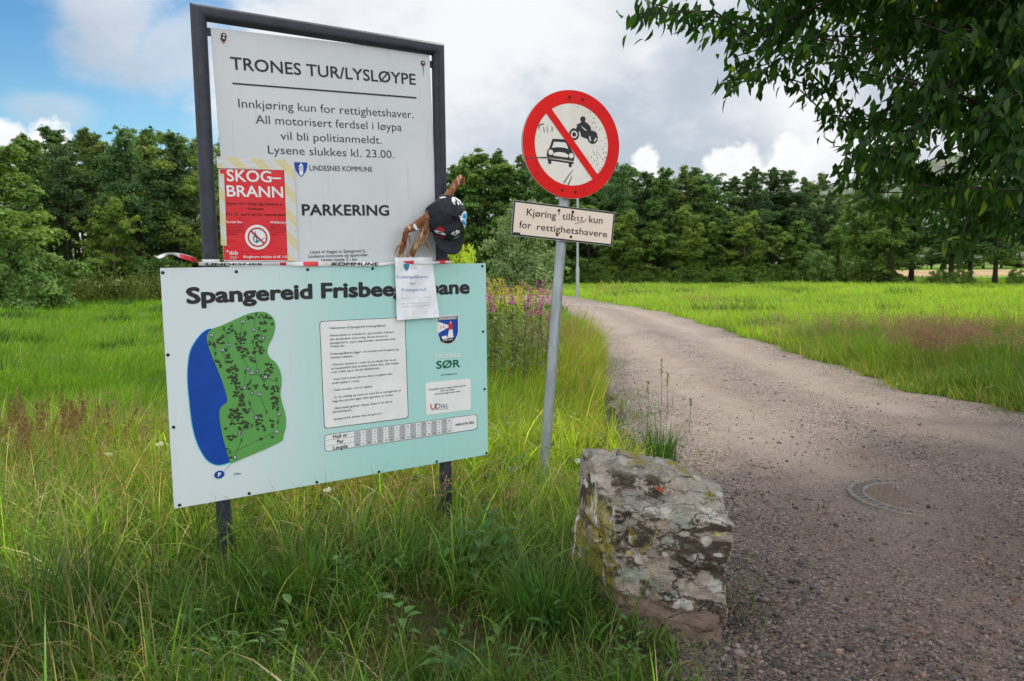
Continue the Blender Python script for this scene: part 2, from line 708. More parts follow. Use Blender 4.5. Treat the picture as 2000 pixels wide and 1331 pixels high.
def build_road():
    ys = [-1.5]
    st = .06
    while ys[-1] < YFAR + 1.3:
        if ys[-1] > 6:
            st = min(st * 1.03, .8)
        ys.append(ys[-1] + st)
    ys = np.array(ys)
    nl = 56
    lat = np.linspace(-1, 1, nl)
    l, r = road_l(ys) - .05, road_r(ys) + .05
    X = l[:, None] + (r - l)[:, None] * (lat[None] + 1) / 2
    Y = np.repeat(ys[:, None], nl, 1)
    LT = np.repeat(lat[None], len(ys), 0)
    Z = road_z(X, Y, LT)
    loose = .55 * np.exp(-((LT) / .16) ** 2) + .75 * np.clip((np.abs(LT) - .62) / .3, 0, 1) ** 1.3
    loose += .40 * np.exp(-((LT + .86) / .25) ** 2) * np.exp(-((Y - 8.6) / 2.6) ** 2)
    loose += .30 * np.clip((4.6 - Y) / 2.2, 0, 1)
    loose += .35 * np.exp(-((Y - 13.5) / 1.0) ** 2)
    C = np.stack([(LT + 1) / 2, np.clip(loose, 0, 1), 0 * LT], -1)
    n, m = len(ys), nl
    i = np.arange((n - 1) * m).reshape(n - 1, m)[:, :-1].ravel()
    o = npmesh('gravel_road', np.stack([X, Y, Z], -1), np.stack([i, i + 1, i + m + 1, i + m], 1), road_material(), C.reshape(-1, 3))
    tag(o, kind='structure')


def lat_of(x, y):
    l, r = road_l(y) - .05, road_r(y) + .05
    return (x - l) / (r - l) * 2 - 1


build_ground()
build_road()


def ico(sub=1):
    bm = bmesh.new()
    bmesh.ops.create_icosphere(bm, subdivisions=sub, radius=1)
    v = np.array([x.co for x in bm.verts])
    f = np.array([[q.index for q in x.verts] for x in bm.faces])
    bm.free()
    return v, f


def build_stones():
    V0, F0 = ico(1)
    N = 24000
    d = 1.9 + rng.gamma(1.6, 1.5, N * 3)
    ang = rng.uniform(R(-2), R(37), N * 3)
    x, y = d * np.sin(ang), d * np.cos(ang)
    la = lat_of(x, y)
    pr = .35 + .9 * np.exp(-(la / .2) ** 2) + 1.3 * np.clip((np.abs(la) - .55) / .3, 0, 1) + .5 * np.clip((4.2 - y) / 2, 0, 1)
    clump = np.sin(x * 3.1 + 1.) * np.sin(y * 2.7) + np.sin(x * 7.3) * np.sin(y * 6.1 + 2)
    pr *= np.clip(.75 + .5 * clump, .1, 2)
    ok = (np.abs(la) < 1.03) & (rng.uniform(0, 2.2, N * 3) < pr)
    x, y, la = x[ok][:N], y[ok][:N], la[ok][:N]
    n = len(x)
    s = np.clip(rng.lognormal(math.log(.0033), .48, n), .0016, .013) * np.clip(.8 + y * .05, 1, 1.6)
    near = np.exp(-((x - .95) / .5) ** 2 - ((y - 2.5) / .6) ** 2)
    s *= 1 + .7 * near * rng.uniform(0, 1, n)
    z = road_z(x, y, la)
    sc = np.stack([s * rng.uniform(.8, 1.5, n), s * rng.uniform(.7, 1.2, n), s * rng.uniform(.6, 1.0, n)], 1)
    a = rng.uniform(0, 6.28, n)
    V = V0[None] * rng.uniform(.6, 1.3, (n, len(V0), 1)) * sc[:, None]
    c, s_ = np.cos(a)[:, None], np.sin(a)[:, None]
    V = np.stack([V[..., 0] * c - V[..., 1] * s_, V[..., 0] * s_ + V[..., 1] * c, V[..., 2]], -1)
    V += np.stack([x, y, z + sc[:, 2] * .35], 1)[:, None]
    pal = np.array([(.10, .105, .115), (.15, .145, .15), (.22, .19, .175), (.27, .20, .17), (.20, .14, .115), (.32, .28, .26), (.07, .065, .065), (.24, .225, .22)])
    C = pal[rng.integers(0, len(pal), n)] * rng.uniform(.4, 1.15, (n, 1)) * (.88, .79, .73)
    C = C * (.62 + .38 * np.clip((y - 2.6) / 2.4, 0, 1))[:, None]        # near end darkened: wet stone plus lens vignette painted in
    C = np.repeat(C[:, None], len(V0), 1)
    Fc = (np.arange(n)[:, None, None] * len(V0) + F0[None]).reshape(-1, 3)
    m, t, p, out, ob = new_mat('loose_stone')
    at_ = t.node('ShaderNodeAttribute', attribute_name='Col')
    t.inp(p.inputs['Base Color'], t.mix(t.noise(ob, 300, 3), at_.outputs['Color'], t.vscale(at_.outputs['Color'], (1.5, 1.45, 1.4))))
    p.inputs['Roughness'].default_value = .75
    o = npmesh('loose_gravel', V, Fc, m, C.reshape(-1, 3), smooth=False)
    tag(o, kind='stuff')


build_stones()


def build_manhole():
    L = gpt(1668, 983)
    c = Vector((L.x + .325, L.y + .02, 0))
    la = float(lat_of(c.x, c.y))
    zc = float(road_z(c.x, c.y, la))
    zl = float(road_z(c.x - .3, c.y, float(lat_of(c.x - .3, c.y))))
    o = empty('manhole_cover', (c.x, c.y, zc), 'round cast iron manhole cover half buried in the gravel road', 'manhole cover')
    # leans so that its right half dips under the gravel
    sl_ = (zc - zl) / .3 - .047
    ex, ey = Vector((1, 0, sl_)).normalized(), Vector((0, 1, .012)).normalized()
    nz = ex.cross(ey).normalized()
    pl = Plane(Vector((c.x, c.y, zl + .013 + sl_ * .3)), ex, ey, nz)
    iron = mat('dusty_iron', (.19, .168, .15), .6, .25, 25, .25, .3, 120, (.30, .24, .19), .5)
    rust = mat('sandy_iron', (.15, .115, .092), .85, .25, 30, 0, .4, 120)
    b = MB()
    n = 64

    def band(ra, rb, za, zb):
        A, B = circ(pl, 0, 0, ra, za, n), circ(pl, 0, 0, rb, zb, n)
        b.add(A + B, [(k, (k + 1) % n, n + (k + 1) % n, n + k) for k in range(n)])
    b.smooth = True
    band(.325, .322, -.03, .004)
    band(.322, .300, .004, .006)
    band(.300, .297, .006, -.004)
    band(.297, .255, -.004, -.004)
    band(.255, .252, -.004, .005)
    band(.252, .236, .005, .005)
    band(.236, .233, .005, -.006)
    b.smooth = False
    for k in range(40):
        a = 2 * math.pi * k / 40
        d = ex * math.cos(a) + ey * math.sin(a)
        s = ex * -math.sin(a) + ey * math.cos(a)
        b.box(pl.O + d * .276 + nz * .0, d * .021, s * .005, nz * .0045)
    b.build('rim', iron, o)
    b = MB()
    b.poly(circ(pl, 0, 0, .234, -.003, n))
    for i in range(-8, 9):
        for j in range(-8, 9):
            x, y = i * .027 + (j % 2) * .0135, j * .025
            if x * x + y * y < .218 ** 2:
                b.dome(pl.w(x, y, -.003), nz, .007, .006, 6, 2)
    b.build('lid', rust, o)


build_manhole()


# ---------------------------------------------------------------- grass
def fbm(x, y, f=1., seed=0.):
    v = 0
    a = 1.
    for k in range(4):
        c, s = math.cos(1.1 * k + seed), math.sin(1.1 * k + seed)
        u, w = (x * c - y * s) * f + 3.1 * k + seed, (x * s + y * c) * f + 1.7 * k - seed
        v = v + a * np.sin(u + 1.3 * np.sin(w * .7)) * np.sin(w + 1.1 * np.sin(u * .6))
        a *= .55
        f *= 2.1
    return v / 1.9


def lerpc(a, b, t):
    return np.asarray(a)[None] * (1 - t[:, None]) + np.asarray(b)[None] * t[:, None]


def blades(x, y, z, h, w, lean, ldir, face, S, C, name, m, droop=1.0, tipc=None, parent=None, kind='stuff'):
    """N grass blades as curved tapering ribbons"""
    N = len(x)
    t = np.linspace(0, 1, S + 1)[None]
    ang = lean[:, None] * (t ** .9) * droop                      # bends over towards the tip
    ds = h[:, None] / S
    hor = np.concatenate([np.zeros((N, 1)), np.cumsum(np.sin((ang[:, 1:] + ang[:, :-1]) / 2) * ds, 1)], 1)
    ver = np.concatenate([np.zeros((N, 1)), np.cumsum(np.cos((ang[:, 1:] + ang[:, :-1]) / 2) * ds, 1)], 1)
    cx = x[:, None] + hor * np.cos(ldir)[:, None]
    cy = y[:, None] + hor * np.sin(ldir)[:, None]
    cz = z[:, None] + ver
    wid = w[:, None] * (1 - t ** 1.6) * (.55 + .45 * np.minimum(1, t * 4 + .2)) + w[:, None] * .04
    fx, fy = np.cos(face)[:, None] * wid / 2, np.sin(face)[:, None] * wid / 2
    V = np.stack([np.stack([cx - fx, cy - fy, cz], -1), np.stack([cx + fx, cy + fy, cz], -1)], 2)      # N,S+1,2,3
    k = np.arange(S) * 2
    q = np.stack([k, k + 1, k + 3, k + 2], 1)
    Fc = (np.arange(N)[:, None, None] * (2 * (S + 1)) + q[None]).reshape(-1, 4)
    Cc = np.repeat(C[:, None], S + 1, 1)
    if tipc is not None:
        tt = np.clip((t - .45) / .55, 0, 1)[..., None] * tipc[:, None, None]
        Cc = Cc * (1 - tt) + np.array((.36, .27, .11)) * tt
    Cc = np.repeat(Cc[:, :, None], 2, 2)
    o = npmesh(name, V.reshape(-1, 3), Fc, m, Cc.reshape(-1, 3), parent=parent)
    if kind:
        tag(o, kind=kind)
    return o


GRASS = leaf_mat('grass_blade', .36, .5, spec=.4)
FRESH, LIME, DEEP, STRAW = (.075, .180, .016), (.190, .345, .018), (.024, .075, .014), (.36, .285, .13)


def grass_colour(x, y, N, dry, yel):
    c = lerpc(DEEP, FRESH, np.clip(rng.beta(2, 2, N) * 1.1, 0, 1))
    c = c * (1 - yel[:, None]) + np.array(LIME)[None] * yel[:, None]
    d = (rng.uniform(0, 1, N) < dry).astype(float) * rng.uniform(.5, 1, N)
    c = c * (1 - d[:, None]) + np.array(STRAW)[None] * d[:, None]
    return np.clip(c * rng.uniform(.7, 1.25, (N, 1)), 0, 1)


def scatter(N, y0, y1, u0, u1, keep, power=1.):
    """points in the wedge between two sight lines, denser near the front"""
    out = []
    tot = 0
    for _ in range(60):
        n = N
        q = rng.uniform(0, 1, n) ** power
        y = y0 + (y1 - y0) * q
        x = y * rng.uniform(u0, u1, n)
        k = keep(x, y)
        out.append(np.stack([x[k], y[k]], 1))
        tot += k.sum()
        if tot >= N:
            break
    P = np.concatenate(out)[:N]
    return P[:, 0], P[:, 1]


BARE = [gpt(820, 1225), gpt(560, 1300), gpt(1330, 1290), gpt(780, 1330), gpt(1010, 1290)]


def verge_keep(x, y):
    l = road_l(y)
    k = x < l + .03 * rng.normal(size=len(x)) + .05
    near = np.exp(-((l - x) / .18) ** 2) * np.clip((y - 1) / 3, .3, 1)
    k &= rng.uniform(0, 1, len(x)) > near * .2
    for b, r in zip(BARE, (.24, .15, .24, .20, .14)):
        dd = ((x - b.x) / (r * 1.5)) ** 2 + ((y - b.y) / r) ** 2
        k &= rng.uniform(0, 1, len(x)) > .93 * np.exp(-dd)
    return k


def build_near_grass():
    N = 76000
    # tufts share a lean and a length
    x, y = scatter(N, 1.75, 5.4, -.84, .42, verge_keep, 1.25)
    N = len(x)
    T = 1150
    tx, ty = scatter(T, 1.75, 5.4, -.84, .42, verge_keep, 1.25)
    ti = rng.integers(0, len(tx), N)
    k = rng.uniform(0, 1, N) < .78
    rr = np.abs(rng.normal(0, .042, N))
    ra = rng.uniform(0, 6.28, N)
    x = np.where(k, tx[ti] + rr * np.cos(ra), x)
    y = np.where(k, ty[ti] + rr * np.sin(ra), y)
    tl = rng.uniform(0, 6.28, len(tx))
    th = rng.uniform(.7, 1.25, len(tx))
    tyl = rng.uniform(0, 1, len(tx))
    big = fbm(x, y, .9, 1.)
    q = proj(np.stack([x, y, gz(x, y) + .1], 1))
    left = np.clip((560 - q[:, 0]) / 400, 0, 1)
    h = (.185 + .07 * big) * rng.lognormal(0, .42, N) * np.where(k, th[ti], 1)
    h *= 1 + .75 * left * np.clip((y - 2.6) / 1.2, 0, 1) - .15 * np.clip((2.6 - y) / .8, 0, 1)
    h *= 1 - .3 * np.exp(-((road_l(y) - x) / .2) ** 2)
    # less grass right in front of the posts
    h = np.clip(h, .05, .52)
    for u_ in ((-1.20, 3.08), (-.34, 3.66), (.19, 4.43)):
        dd = (x - u_[0]) ** 2 + (y - u_[1] + .2) ** 2
        h *= 1 - .45 * np.exp(-dd / .09)
    lean = np.where(rng.uniform(0, 1, N) < .68, rng.normal(1.8, .4, N), np.abs(rng.normal(.6, .35, N)))
    lean = np.clip(lean, .05, 2.5)
    sweep = 2.2 * fbm(x, y, 1.3, 11.) + rng.normal(0, .95, N) - .6
    ld = np.where(k & (rng.uniform(0, 1, N) < .55), ra * .6 + tl[ti] * .4, sweep)
    dry = np.clip(.05 + .26 * fbm(x, y, 1.6, 4.) + .16 * left + .12 * np.exp(-((y - 3.3) / .7) ** 2), .03, .6)
    yel = np.clip(.36 + .35 * fbm(x, y, 1.1, 2.) + .50 * np.clip((y - 3.0) / 1.2, 0, 1) * (1 - left) + .3 * (tyl[ti] - .5) * k - .25 * np.clip((3.0 - y) / 1., 0, 1), 0, .95)
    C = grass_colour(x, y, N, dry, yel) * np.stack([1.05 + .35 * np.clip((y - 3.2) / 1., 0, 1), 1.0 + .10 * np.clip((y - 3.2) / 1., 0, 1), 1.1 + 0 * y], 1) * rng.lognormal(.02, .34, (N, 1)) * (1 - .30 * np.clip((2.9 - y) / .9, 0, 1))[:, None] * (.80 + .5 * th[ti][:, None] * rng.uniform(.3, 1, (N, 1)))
    tip = np.clip(rng.uniform(-.9, .9, N), 0, 1) * (rng.uniform(0, 1, N) < .5)
    w = rng.uniform(.0022, .0056, N) * np.clip(h / .2, .7, 1.35)
    w = np.where(rng.uniform(0, 1, N) < .10, w * 1.8, w)
    for b_, r_ in zip(BARE, (.30, .20, .30, .24, .2)):
        h *= 1 - .62 * np.exp(-(((x - b_.x) / (r_ * 1.5)) ** 2 + ((y - b_.y) / r_) ** 2))
    blades(x, y, gz(x, y) - .01, h, w, lean, ld, rng.uniform(0, 3.14, N), 5, C, 'verge_grass', GRASS, tipc=tip)
    # short moss and litter layer under it
    N = 44000
    x, y = scatter(N, 1.7, 5.6, -.86, .42, verge_keep, 1.25)
    N = len(x)
    C = grass_colour(x, y, N, np.full(N, .38), np.full(N, .1)) * .8
    blades(x, y, gz(x, y) - .005, rng.uniform(.03, .12, N), rng.uniform(.003, .008, N), rng.uniform(.4, 2., N), rng.uniform(0, 6.28, N),
           rng.uniform(0, 3.14, N), 3, C, 'short_grass', GRASS)


def build_mid_grass():
    def keep(x, y):
        return x < road_l(y) + .02 + .09 * rng.normal(size=len(x))
    N = 125000
    x, y = scatter(N, 5.0, 15., -.76, .12, keep, 1.3)
    N = len(x)
    big = fbm(x, y, .9, 3.)
    fine = fbm(x, y, 3.2, 8.)
    edge = np.exp(-((road_l(y) - x) / 1.1) ** 2)
    herb = np.clip((fbm(x, y, 1.25, 9.) - .38) / .2, 0, 1) * (1 - edge)
    h = (.145 + .05 * big + .03 * fine) * rng.lognormal(0, .35, N) * (1 + 1.1 * edge * np.clip((y - 5.5) / 3, 0, 1)) * (1 + .35 * herb)
    h = np.clip(h, .05, .75)
    lean = np.clip(rng.normal(1.0, .5, N), .05, 2.1)
    ld = rng.normal(.3, 1.0, N) + 1.2 * big
    dry = np.clip(.03 + .10 * fbm(x, y, .8, 4.) + .20 * edge + .25 * np.clip((6.0 - y) / .8, 0, 1), .01, .5)
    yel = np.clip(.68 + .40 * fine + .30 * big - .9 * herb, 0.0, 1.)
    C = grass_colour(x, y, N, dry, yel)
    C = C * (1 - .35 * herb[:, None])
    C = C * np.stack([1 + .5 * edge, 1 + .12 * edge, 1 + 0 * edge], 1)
    mound = .05 * np.clip(big + .5 * fine, 0, 1) * (1 - edge)
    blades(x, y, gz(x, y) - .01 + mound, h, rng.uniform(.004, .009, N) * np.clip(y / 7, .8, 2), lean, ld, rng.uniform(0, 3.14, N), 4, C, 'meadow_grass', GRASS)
    # farther left meadow
    N = 110000

    def keep2(x, y):
        return x < road_l(y) - .1
    x, y = scatter(N, 13., 36., -.78, .10, keep2, 1.2)
    N = len(x)
    big = fbm(x, y, .6, 5.)
    fine = fbm(x, y, 2., 8.)
    herb = np.clip((fbm(x, y, .8, 9.) - .40) / .2, 0, 1)
    h = np.clip((.16 + .06 * big) * rng.lognormal(0, .35, N) * (1 + .5 * herb), .05, .5)
    yel = np.clip(.72 + .35 * fine + .35 * big - .8 * herb, 0.0, 1.)
    C = grass_colour(x, y, N, np.full(N, .03), yel) * (1 - .3 * herb[:, None])
    blades(x, y, gz(x, y) - .01 + .06 * np.clip(big, 0, 1), h, rng.uniform(.010, .020, N) * y / 15, rng.uniform(.3, 1.7, N), rng.normal(.3, 1.2, N), rng.uniform(0, 3.14, N), 3, C, 'meadow_grass', GRASS)


def build_right_grass():
    def keep(x, y):
        return x > road_r(y) + .06 * rng.normal(size=len(x))
    N = 62000
    x, y = scatter(N, 4.6, 12.5, .1, .86, keep, 1.1)
    N = len(x)
    big = fbm(x, y, .7, 6.)
    edge = np.exp(-((x - road_r(y)) / .35) ** 2)
    h = np.clip((.25 + .10 * big + .04 * fbm(x, y, 3., 5.)) * rng.lognormal(0, .36, N) * (1 - .6 * edge), .04, .8)
    yel = np.clip(.55 + .35 * fbm(x, y, .8, 2.) - .35 * np.clip((x - 3.6) / 1.5, 0, 1), 0., 1.)
    C = grass_colour(x, y, N, np.full(N, .07) + .12 * edge, yel) * (1.35, 1.12, 1.3)
    blades(x, y, gz(x, y) - .01, h, rng.uniform(.005, .011, N), np.abs(rng.normal(.9, .55, N)), rng.normal(2.6, 1.2, N) + big, rng.uniform(0, 3.14, N), 4, C, 'meadow_grass', GRASS)
    N = 120000
    x, y = scatter(N, 11., 64., .03, .82, keep, 1.45)
    N = len(x)
    big = fbm(x, y, .30, 7.)
    fine = fbm(x, y, 1.4, 8.)
    herb = np.clip((fbm(x, y, .55, 9.) - .45) / .2, 0, 1)
    h = np.clip((.17 + .06 * big) * rng.lognormal(0, .32, N) * (1 + .5 * herb), .06, .6)
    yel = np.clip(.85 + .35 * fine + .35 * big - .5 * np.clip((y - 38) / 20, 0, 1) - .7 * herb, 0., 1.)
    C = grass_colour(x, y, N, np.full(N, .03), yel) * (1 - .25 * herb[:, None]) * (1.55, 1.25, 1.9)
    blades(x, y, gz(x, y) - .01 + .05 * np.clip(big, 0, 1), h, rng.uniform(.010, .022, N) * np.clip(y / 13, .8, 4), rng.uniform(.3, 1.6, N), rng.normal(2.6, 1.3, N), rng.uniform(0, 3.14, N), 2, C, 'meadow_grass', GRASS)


SEED = leaf_mat('seed_head', .3, .8, spec=.1)


def seed_grass(name, x, y, h, col, S=4, head=.32, spread=.035, n=26, bend=.5, grain=.0035):
    """flowering grass: a thin stalk with an open head of small spikelets"""
    N = len(x)
    z = gz(x, y)
    t = np.linspace(0, 1, S + 1)
    ld = rng.normal(.4, 1.2, N)
    be = np.abs(rng.normal(bend, .25, N))
    P = np.stack([x[:, None] + np.cos(ld)[:, None] * be[:, None] * h[:, None] * .5 * t ** 2,
                  y[:, None] + np.sin(ld)[:, None] * be[:, None] * h[:, None] * .5 * t ** 2,
                  z[:, None] + h[:, None] * (t - .18 * be[:, None] * t ** 3)], -1)
    w = .0011
    A = P + np.array([w, 0, 0])
    B = P - np.array([w, 0, 0])
    V1 = np.stack([A, B], 2).reshape(-1, 3)
    k = np.arange(S) * 2
    q = np.stack([k, k + 1, k + 3, k + 2], 1)
    F1 = (np.arange(N)[:, None, None] * 2 * (S + 1) + q[None]).reshape(-1, 4)
    C1 = np.repeat(np.array([(.22, .20, .07)]), len(V1), 0)
    # spikelets
    s = 1 - head * rng.uniform(0, 1, (N, n))
    i0 = np.clip((s * S).astype(int), 0, S - 1)
    fr = s * S - i0
    ii = np.arange(N)[:, None]
    c = P[ii, i0] * (1 - fr[..., None]) + P[ii, i0 + 1] * fr[..., None]
    rad = spread * (.25 + 1.1 * np.clip((1 - s) / head, 0, 1) * np.clip(1.25 - (1 - s) / head, .1, 1)) * h[:, None] / .5
    c = c + rng.normal(0, 1, (N, n, 3)) * rad[..., None] * np.array([1, 1, .7])
    g = grain * rng.uniform(.7, 1.5, (N, n, 1))
    d = rng.normal(0, 1, (N, n, 3)) * .5 + np.array([0, 0, .9])
    d /= np.linalg.norm(d, axis=-1, keepdims=True)
    sd_ = np.cross(d, rng.normal(0, 1, (N, n, 3)))
    sd_ /= np.linalg.norm(sd_, axis=-1, keepdims=True) + 1e-9
    V2 = np.stack([c - d * g * 1.6, c + sd_ * g * .5, c + d * g * 1.6, c - sd_ * g * .5], 2).reshape(-1, 3)
    F2 = np.arange(len(V2)).reshape(-1, 4) + len(V1)
    C2 = np.repeat(np.array([col]) * rng.uniform(.6, 1.35, (N * n, 1)), 4, 0)
    o = npmesh(name, np.concatenate([V1, V2]), np.concatenate([F1, F2]), SEED, np.concatenate([C1, C2]))
    return tag(o, kind='stuff')


def around(px, py, n, rx, ry, dz=0.):
    p = gpt(px, py, dz)
    return p.x + rng.normal(0, rx, n), p.y + rng.normal(0, ry, n)


def build_seed_grasses():
    purple, tan, brown = (.30, .17, .17), (.40, .27, .15), (.21, .12, .07)
    parts = []
    x, y = around(1735, 735, 400, .62, .34)
    k = x > road_r(y) + .35
    seed_grass('purple_seed_grass', x[k], y[k], rng.uniform(.48, .74, k.sum()), purple, n=60, spread=.07, grain=.0062)
    x, y = around(1930, 715, 90, .9, .5)
    k = x > road_r(y) + .4
    seed_grass('brown_seed_grass', x[k], y[k], rng.uniform(.55, .85, k.sum()), (.26, .17, .09), n=40, spread=.04, bend=.7, grain=.006)
    x, y = around(1610, 690, 60, .5, .3)
    seed_grass('purple_seed_grass', x, y, rng.uniform(.42, .66, 60), purple, n=50, spread=.07, grain=.0065)
    x, y = around(1340, 612, 120, .9, .5)
    k = x > road_r(y) + .2
    seed_grass('tan_seed_grass', x[k], y[k], rng.uniform(.4, .7, k.sum()), tan, n=24, spread=.05, grain=.006)
    x, y = around(1130, 590, 200, .8, .9)
    k = x > road_r(y) - .2
    seed_grass('tan_seed_grass', x[k], y[k], rng.uniform(.5, .9, k.sum()), (.35, .2, .12), n=24, spread=.06, grain=.008)
    # left of the boards
    x, y = around(130, 940, 140, .75, .30)
    seed_grass('purple_seed_grass', x, y, rng.uniform(.36, .52, 140), (.24, .175, .145), n=26, spread=.05, grain=.0042)
    x, y = around(70, 990, 46, .22, .16)
    seed_grass('brown_seed_grass', x, y, rng.uniform(.5, .64, 46), brown, n=90, spread=.009, head=.28, bend=.25, grain=.0042)
    x, y = around(330, 1010, 200, .55, .3)
    seed_grass('tan_seed_grass', x, y, rng.uniform(.3, .46, 200), tan, n=26, spread=.022, bend=.9)
    x, y = around(700, 1010, 170, .5, .2)
    seed_grass('tan_seed_grass', x, y, rng.uniform(.24, .36, 170), tan, n=26, spread=.018, bend=1.1)
    # roadside left, under the fireweed
    x, y = around(1030, 700, 330, .35, .7)
    k = x < road_l(y) - .05
    seed_grass('purple_seed_grass', x[k], y[k], rng.uniform(.4, .62, k.sum()), purple, n=26, spread=.05)
    x, y = around(1090, 690, 160, .2, 1.3)
    k = x < road_l(y)
    seed_grass('tan_seed_grass', x[k], y[k], rng.uniform(.4, .7, k.sum()), (.34, .26, .12), n=24, spread=.03, bend=.8)
    # tall weeds along the far side of the left meadow
    n = 1500
    x = rng.uniform(-21, -5.5, n)
    y = 31.5 + rng.normal(0, 1.0, n)
    seed_grass('tall_weeds', x, y, rng.uniform(.6, 1.25, n), (.17, .20, .05), n=40, spread=.16, head=.9, grain=.035)
    n = 110
    x = rng.uniform(-20, -6, n)
    y = 31. + rng.normal(0, .8, n)
    seed_grass('tall_weeds', x, y, rng.uniform(.9, 1.35, n), (.62, .58, .30), n=12, spread=.07, head=.18, grain=.028)


def build_road_edge():
    N = 2600
    y = 2.2 + rng.gamma(1.6, 2.6, N)
    sgn = rng.uniform(0, 1, N) < .5
    d = np.abs(rng.normal(0, .16, N)) * (fbm(y * 1.3, y * .2 + sgn * 9., 1.7, 2.) > -.15)
    x = np.where(sgn, road_l(y) + d, road_r(y) - d)
    C = grass_colour(x, y, N, np.full(N, .22), np.full(N, .3))
    blades(x, y, road_z(x, y, lat_of(x, y)) - .004, rng.uniform(.03, .13, N), rng.uniform(.003, .007, N), rng.uniform(.5, 2.1, N), rng.uniform(0, 6.28, N), rng.uniform(0, 3.14, N), 3, C, 'edge_grass', GRASS)
    # straws and small dead leaves lying about
    n = 260
    y = 2.4 + rng.gamma(1.5, 2.2, n)
    l, r_ = road_l(y), road_r(y)
    x = l + (r_ - l) * rng.beta(.8, .8, n)
    C = np.array([(.30, .22, .12), (.20, .11, .05), (.38, .30, .17), (.12, .07, .04)])[rng.integers(0, 4, n)]
    blades(x, y, road_z(x, y, lat_of(x, y)) + .006, rng.uniform(.02, .09, n), rng.uniform(.002, .008, n), np.full(n, 1.62), rng.uniform(0, 6.28, n), rng.uniform(0, 3.14, n), 3, C, 'leaf_litter', GRASS, droop=1.)


build_near_grass()
build_road_edge()
build_mid_grass()
build_right_grass()
build_seed_grasses()


# ---------------------------------------------------------------- the information sign
BY = .5796
EX = Vector((math.cos(BY), math.sin(BY), 0))
EZ = Vector((0, 0, 1))
EN = Vector((math.sin(BY), -math.cos(BY), 0))
BO = Vector((-1.3628, 3.0, CAMZ - .0373))
BW, BH, PA, PB, PT = 1.4781, .9633, .1662, 1.2815, 1.0228
GP = Plane(BO, EX, EZ, EN)
PR = .030                                        # post radius
OFFP = -.0345                                    # posts stand behind the lower panel

BLACK = mat('black_print', (.022, .022, .025), .5, .1)
GREYK = mat('charcoal_print', (.030, .029, .033), .45, .1)
WHITE = mat('white_print', (.80, .80, .79), .45, .04)
REDP = mat('red_print', (.62, .028, .030), .38, .08)
BLUEP = mat('blue_print', (.010, .065, .36), .4, .06)
TEALP = mat('teal_print', (.03, .22, .30), .5, .06)
GREENP = mat('dark_green_print', (.008, .13, .075), .45, .06)
GREYP = mat('grey_print', (.46, .47, .48), .5, .05)
SCREWM = mat('black_screw', (.03, .032, .038), .4, .2, 200, .6)
STEEL = mat('zinc_bolt', (.55, .56, .56), .3, .15, 150, 1.)
RUST = mat('rust', (.085, .035, .018), .85, .4, 120, 0, .4, 300)


def px_crop(ox, oy, k):
    return lambda x, y: (ox + x / k, oy + y / k)


def shield(pl, a, b, c, off, k=1.):
    """heater shield: top left, top right, bottom point in photo points"""
    A, B, Cc = (Vector(pl.uv(*q, off)) for q in (a, b, c))
    mid = (A + B) / 2 * .4 + Cc * .6
    cen = (A + B + Cc * 1.0) / 3
    P = [A, (A + B) / 2, B]
    dn = Cc - (A + B) / 2
    n = 10
    for i in range(1, n):
        t = i / n
        wdt = (1 - t ** 2.6)
        P.append((A + B) / 2 + dn * t + (B - A) / 2 * wdt)
    P.append(Cc)
    for i in range(n - 1, 0, -1):
        t = i / n
        wdt = (1 - t ** 2.6)
        P.append((A + B) / 2 + dn * t - (B - A) / 2 * wdt)
    return [pl.w(*(cen + (p - cen) * k), off) for p in P]


def panel_material(name, ca, cb, grad=False, dirt=.35):
    m, t, p, out, ob = new_mat(name)
    n = t.noise(ob, 3., 5, .6)
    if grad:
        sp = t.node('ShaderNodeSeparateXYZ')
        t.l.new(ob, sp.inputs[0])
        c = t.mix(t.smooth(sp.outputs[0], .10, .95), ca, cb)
    else:
        c = t.mix(t.smooth(n, .3, .7), ca, cb)
    sc = t.vscale(ob, (14, 14, 1.2))
    streak = t.smooth(t.noise(sc, 3., 5, .65), .56, .8)
    c = t.mix(t.m('MULTIPLY', streak, .22 * dirt), c, (.30, .27, .22))
    sp_ = t.smooth(t.voro(ob, 55.), .05, .03)
    c = t.mix(t.m('MULTIPLY', sp_, t.smooth(t.noise(ob, 8.), .62, .72)), c, (.12, .10, .08))
    t.inp(p.inputs['Base Color'], c)
    t.inp(p.inputs['Roughness'], t.smooth(n, .2, .8, .27, .42))
    p.inputs['Specular IOR Level'].default_value = .28
    return m


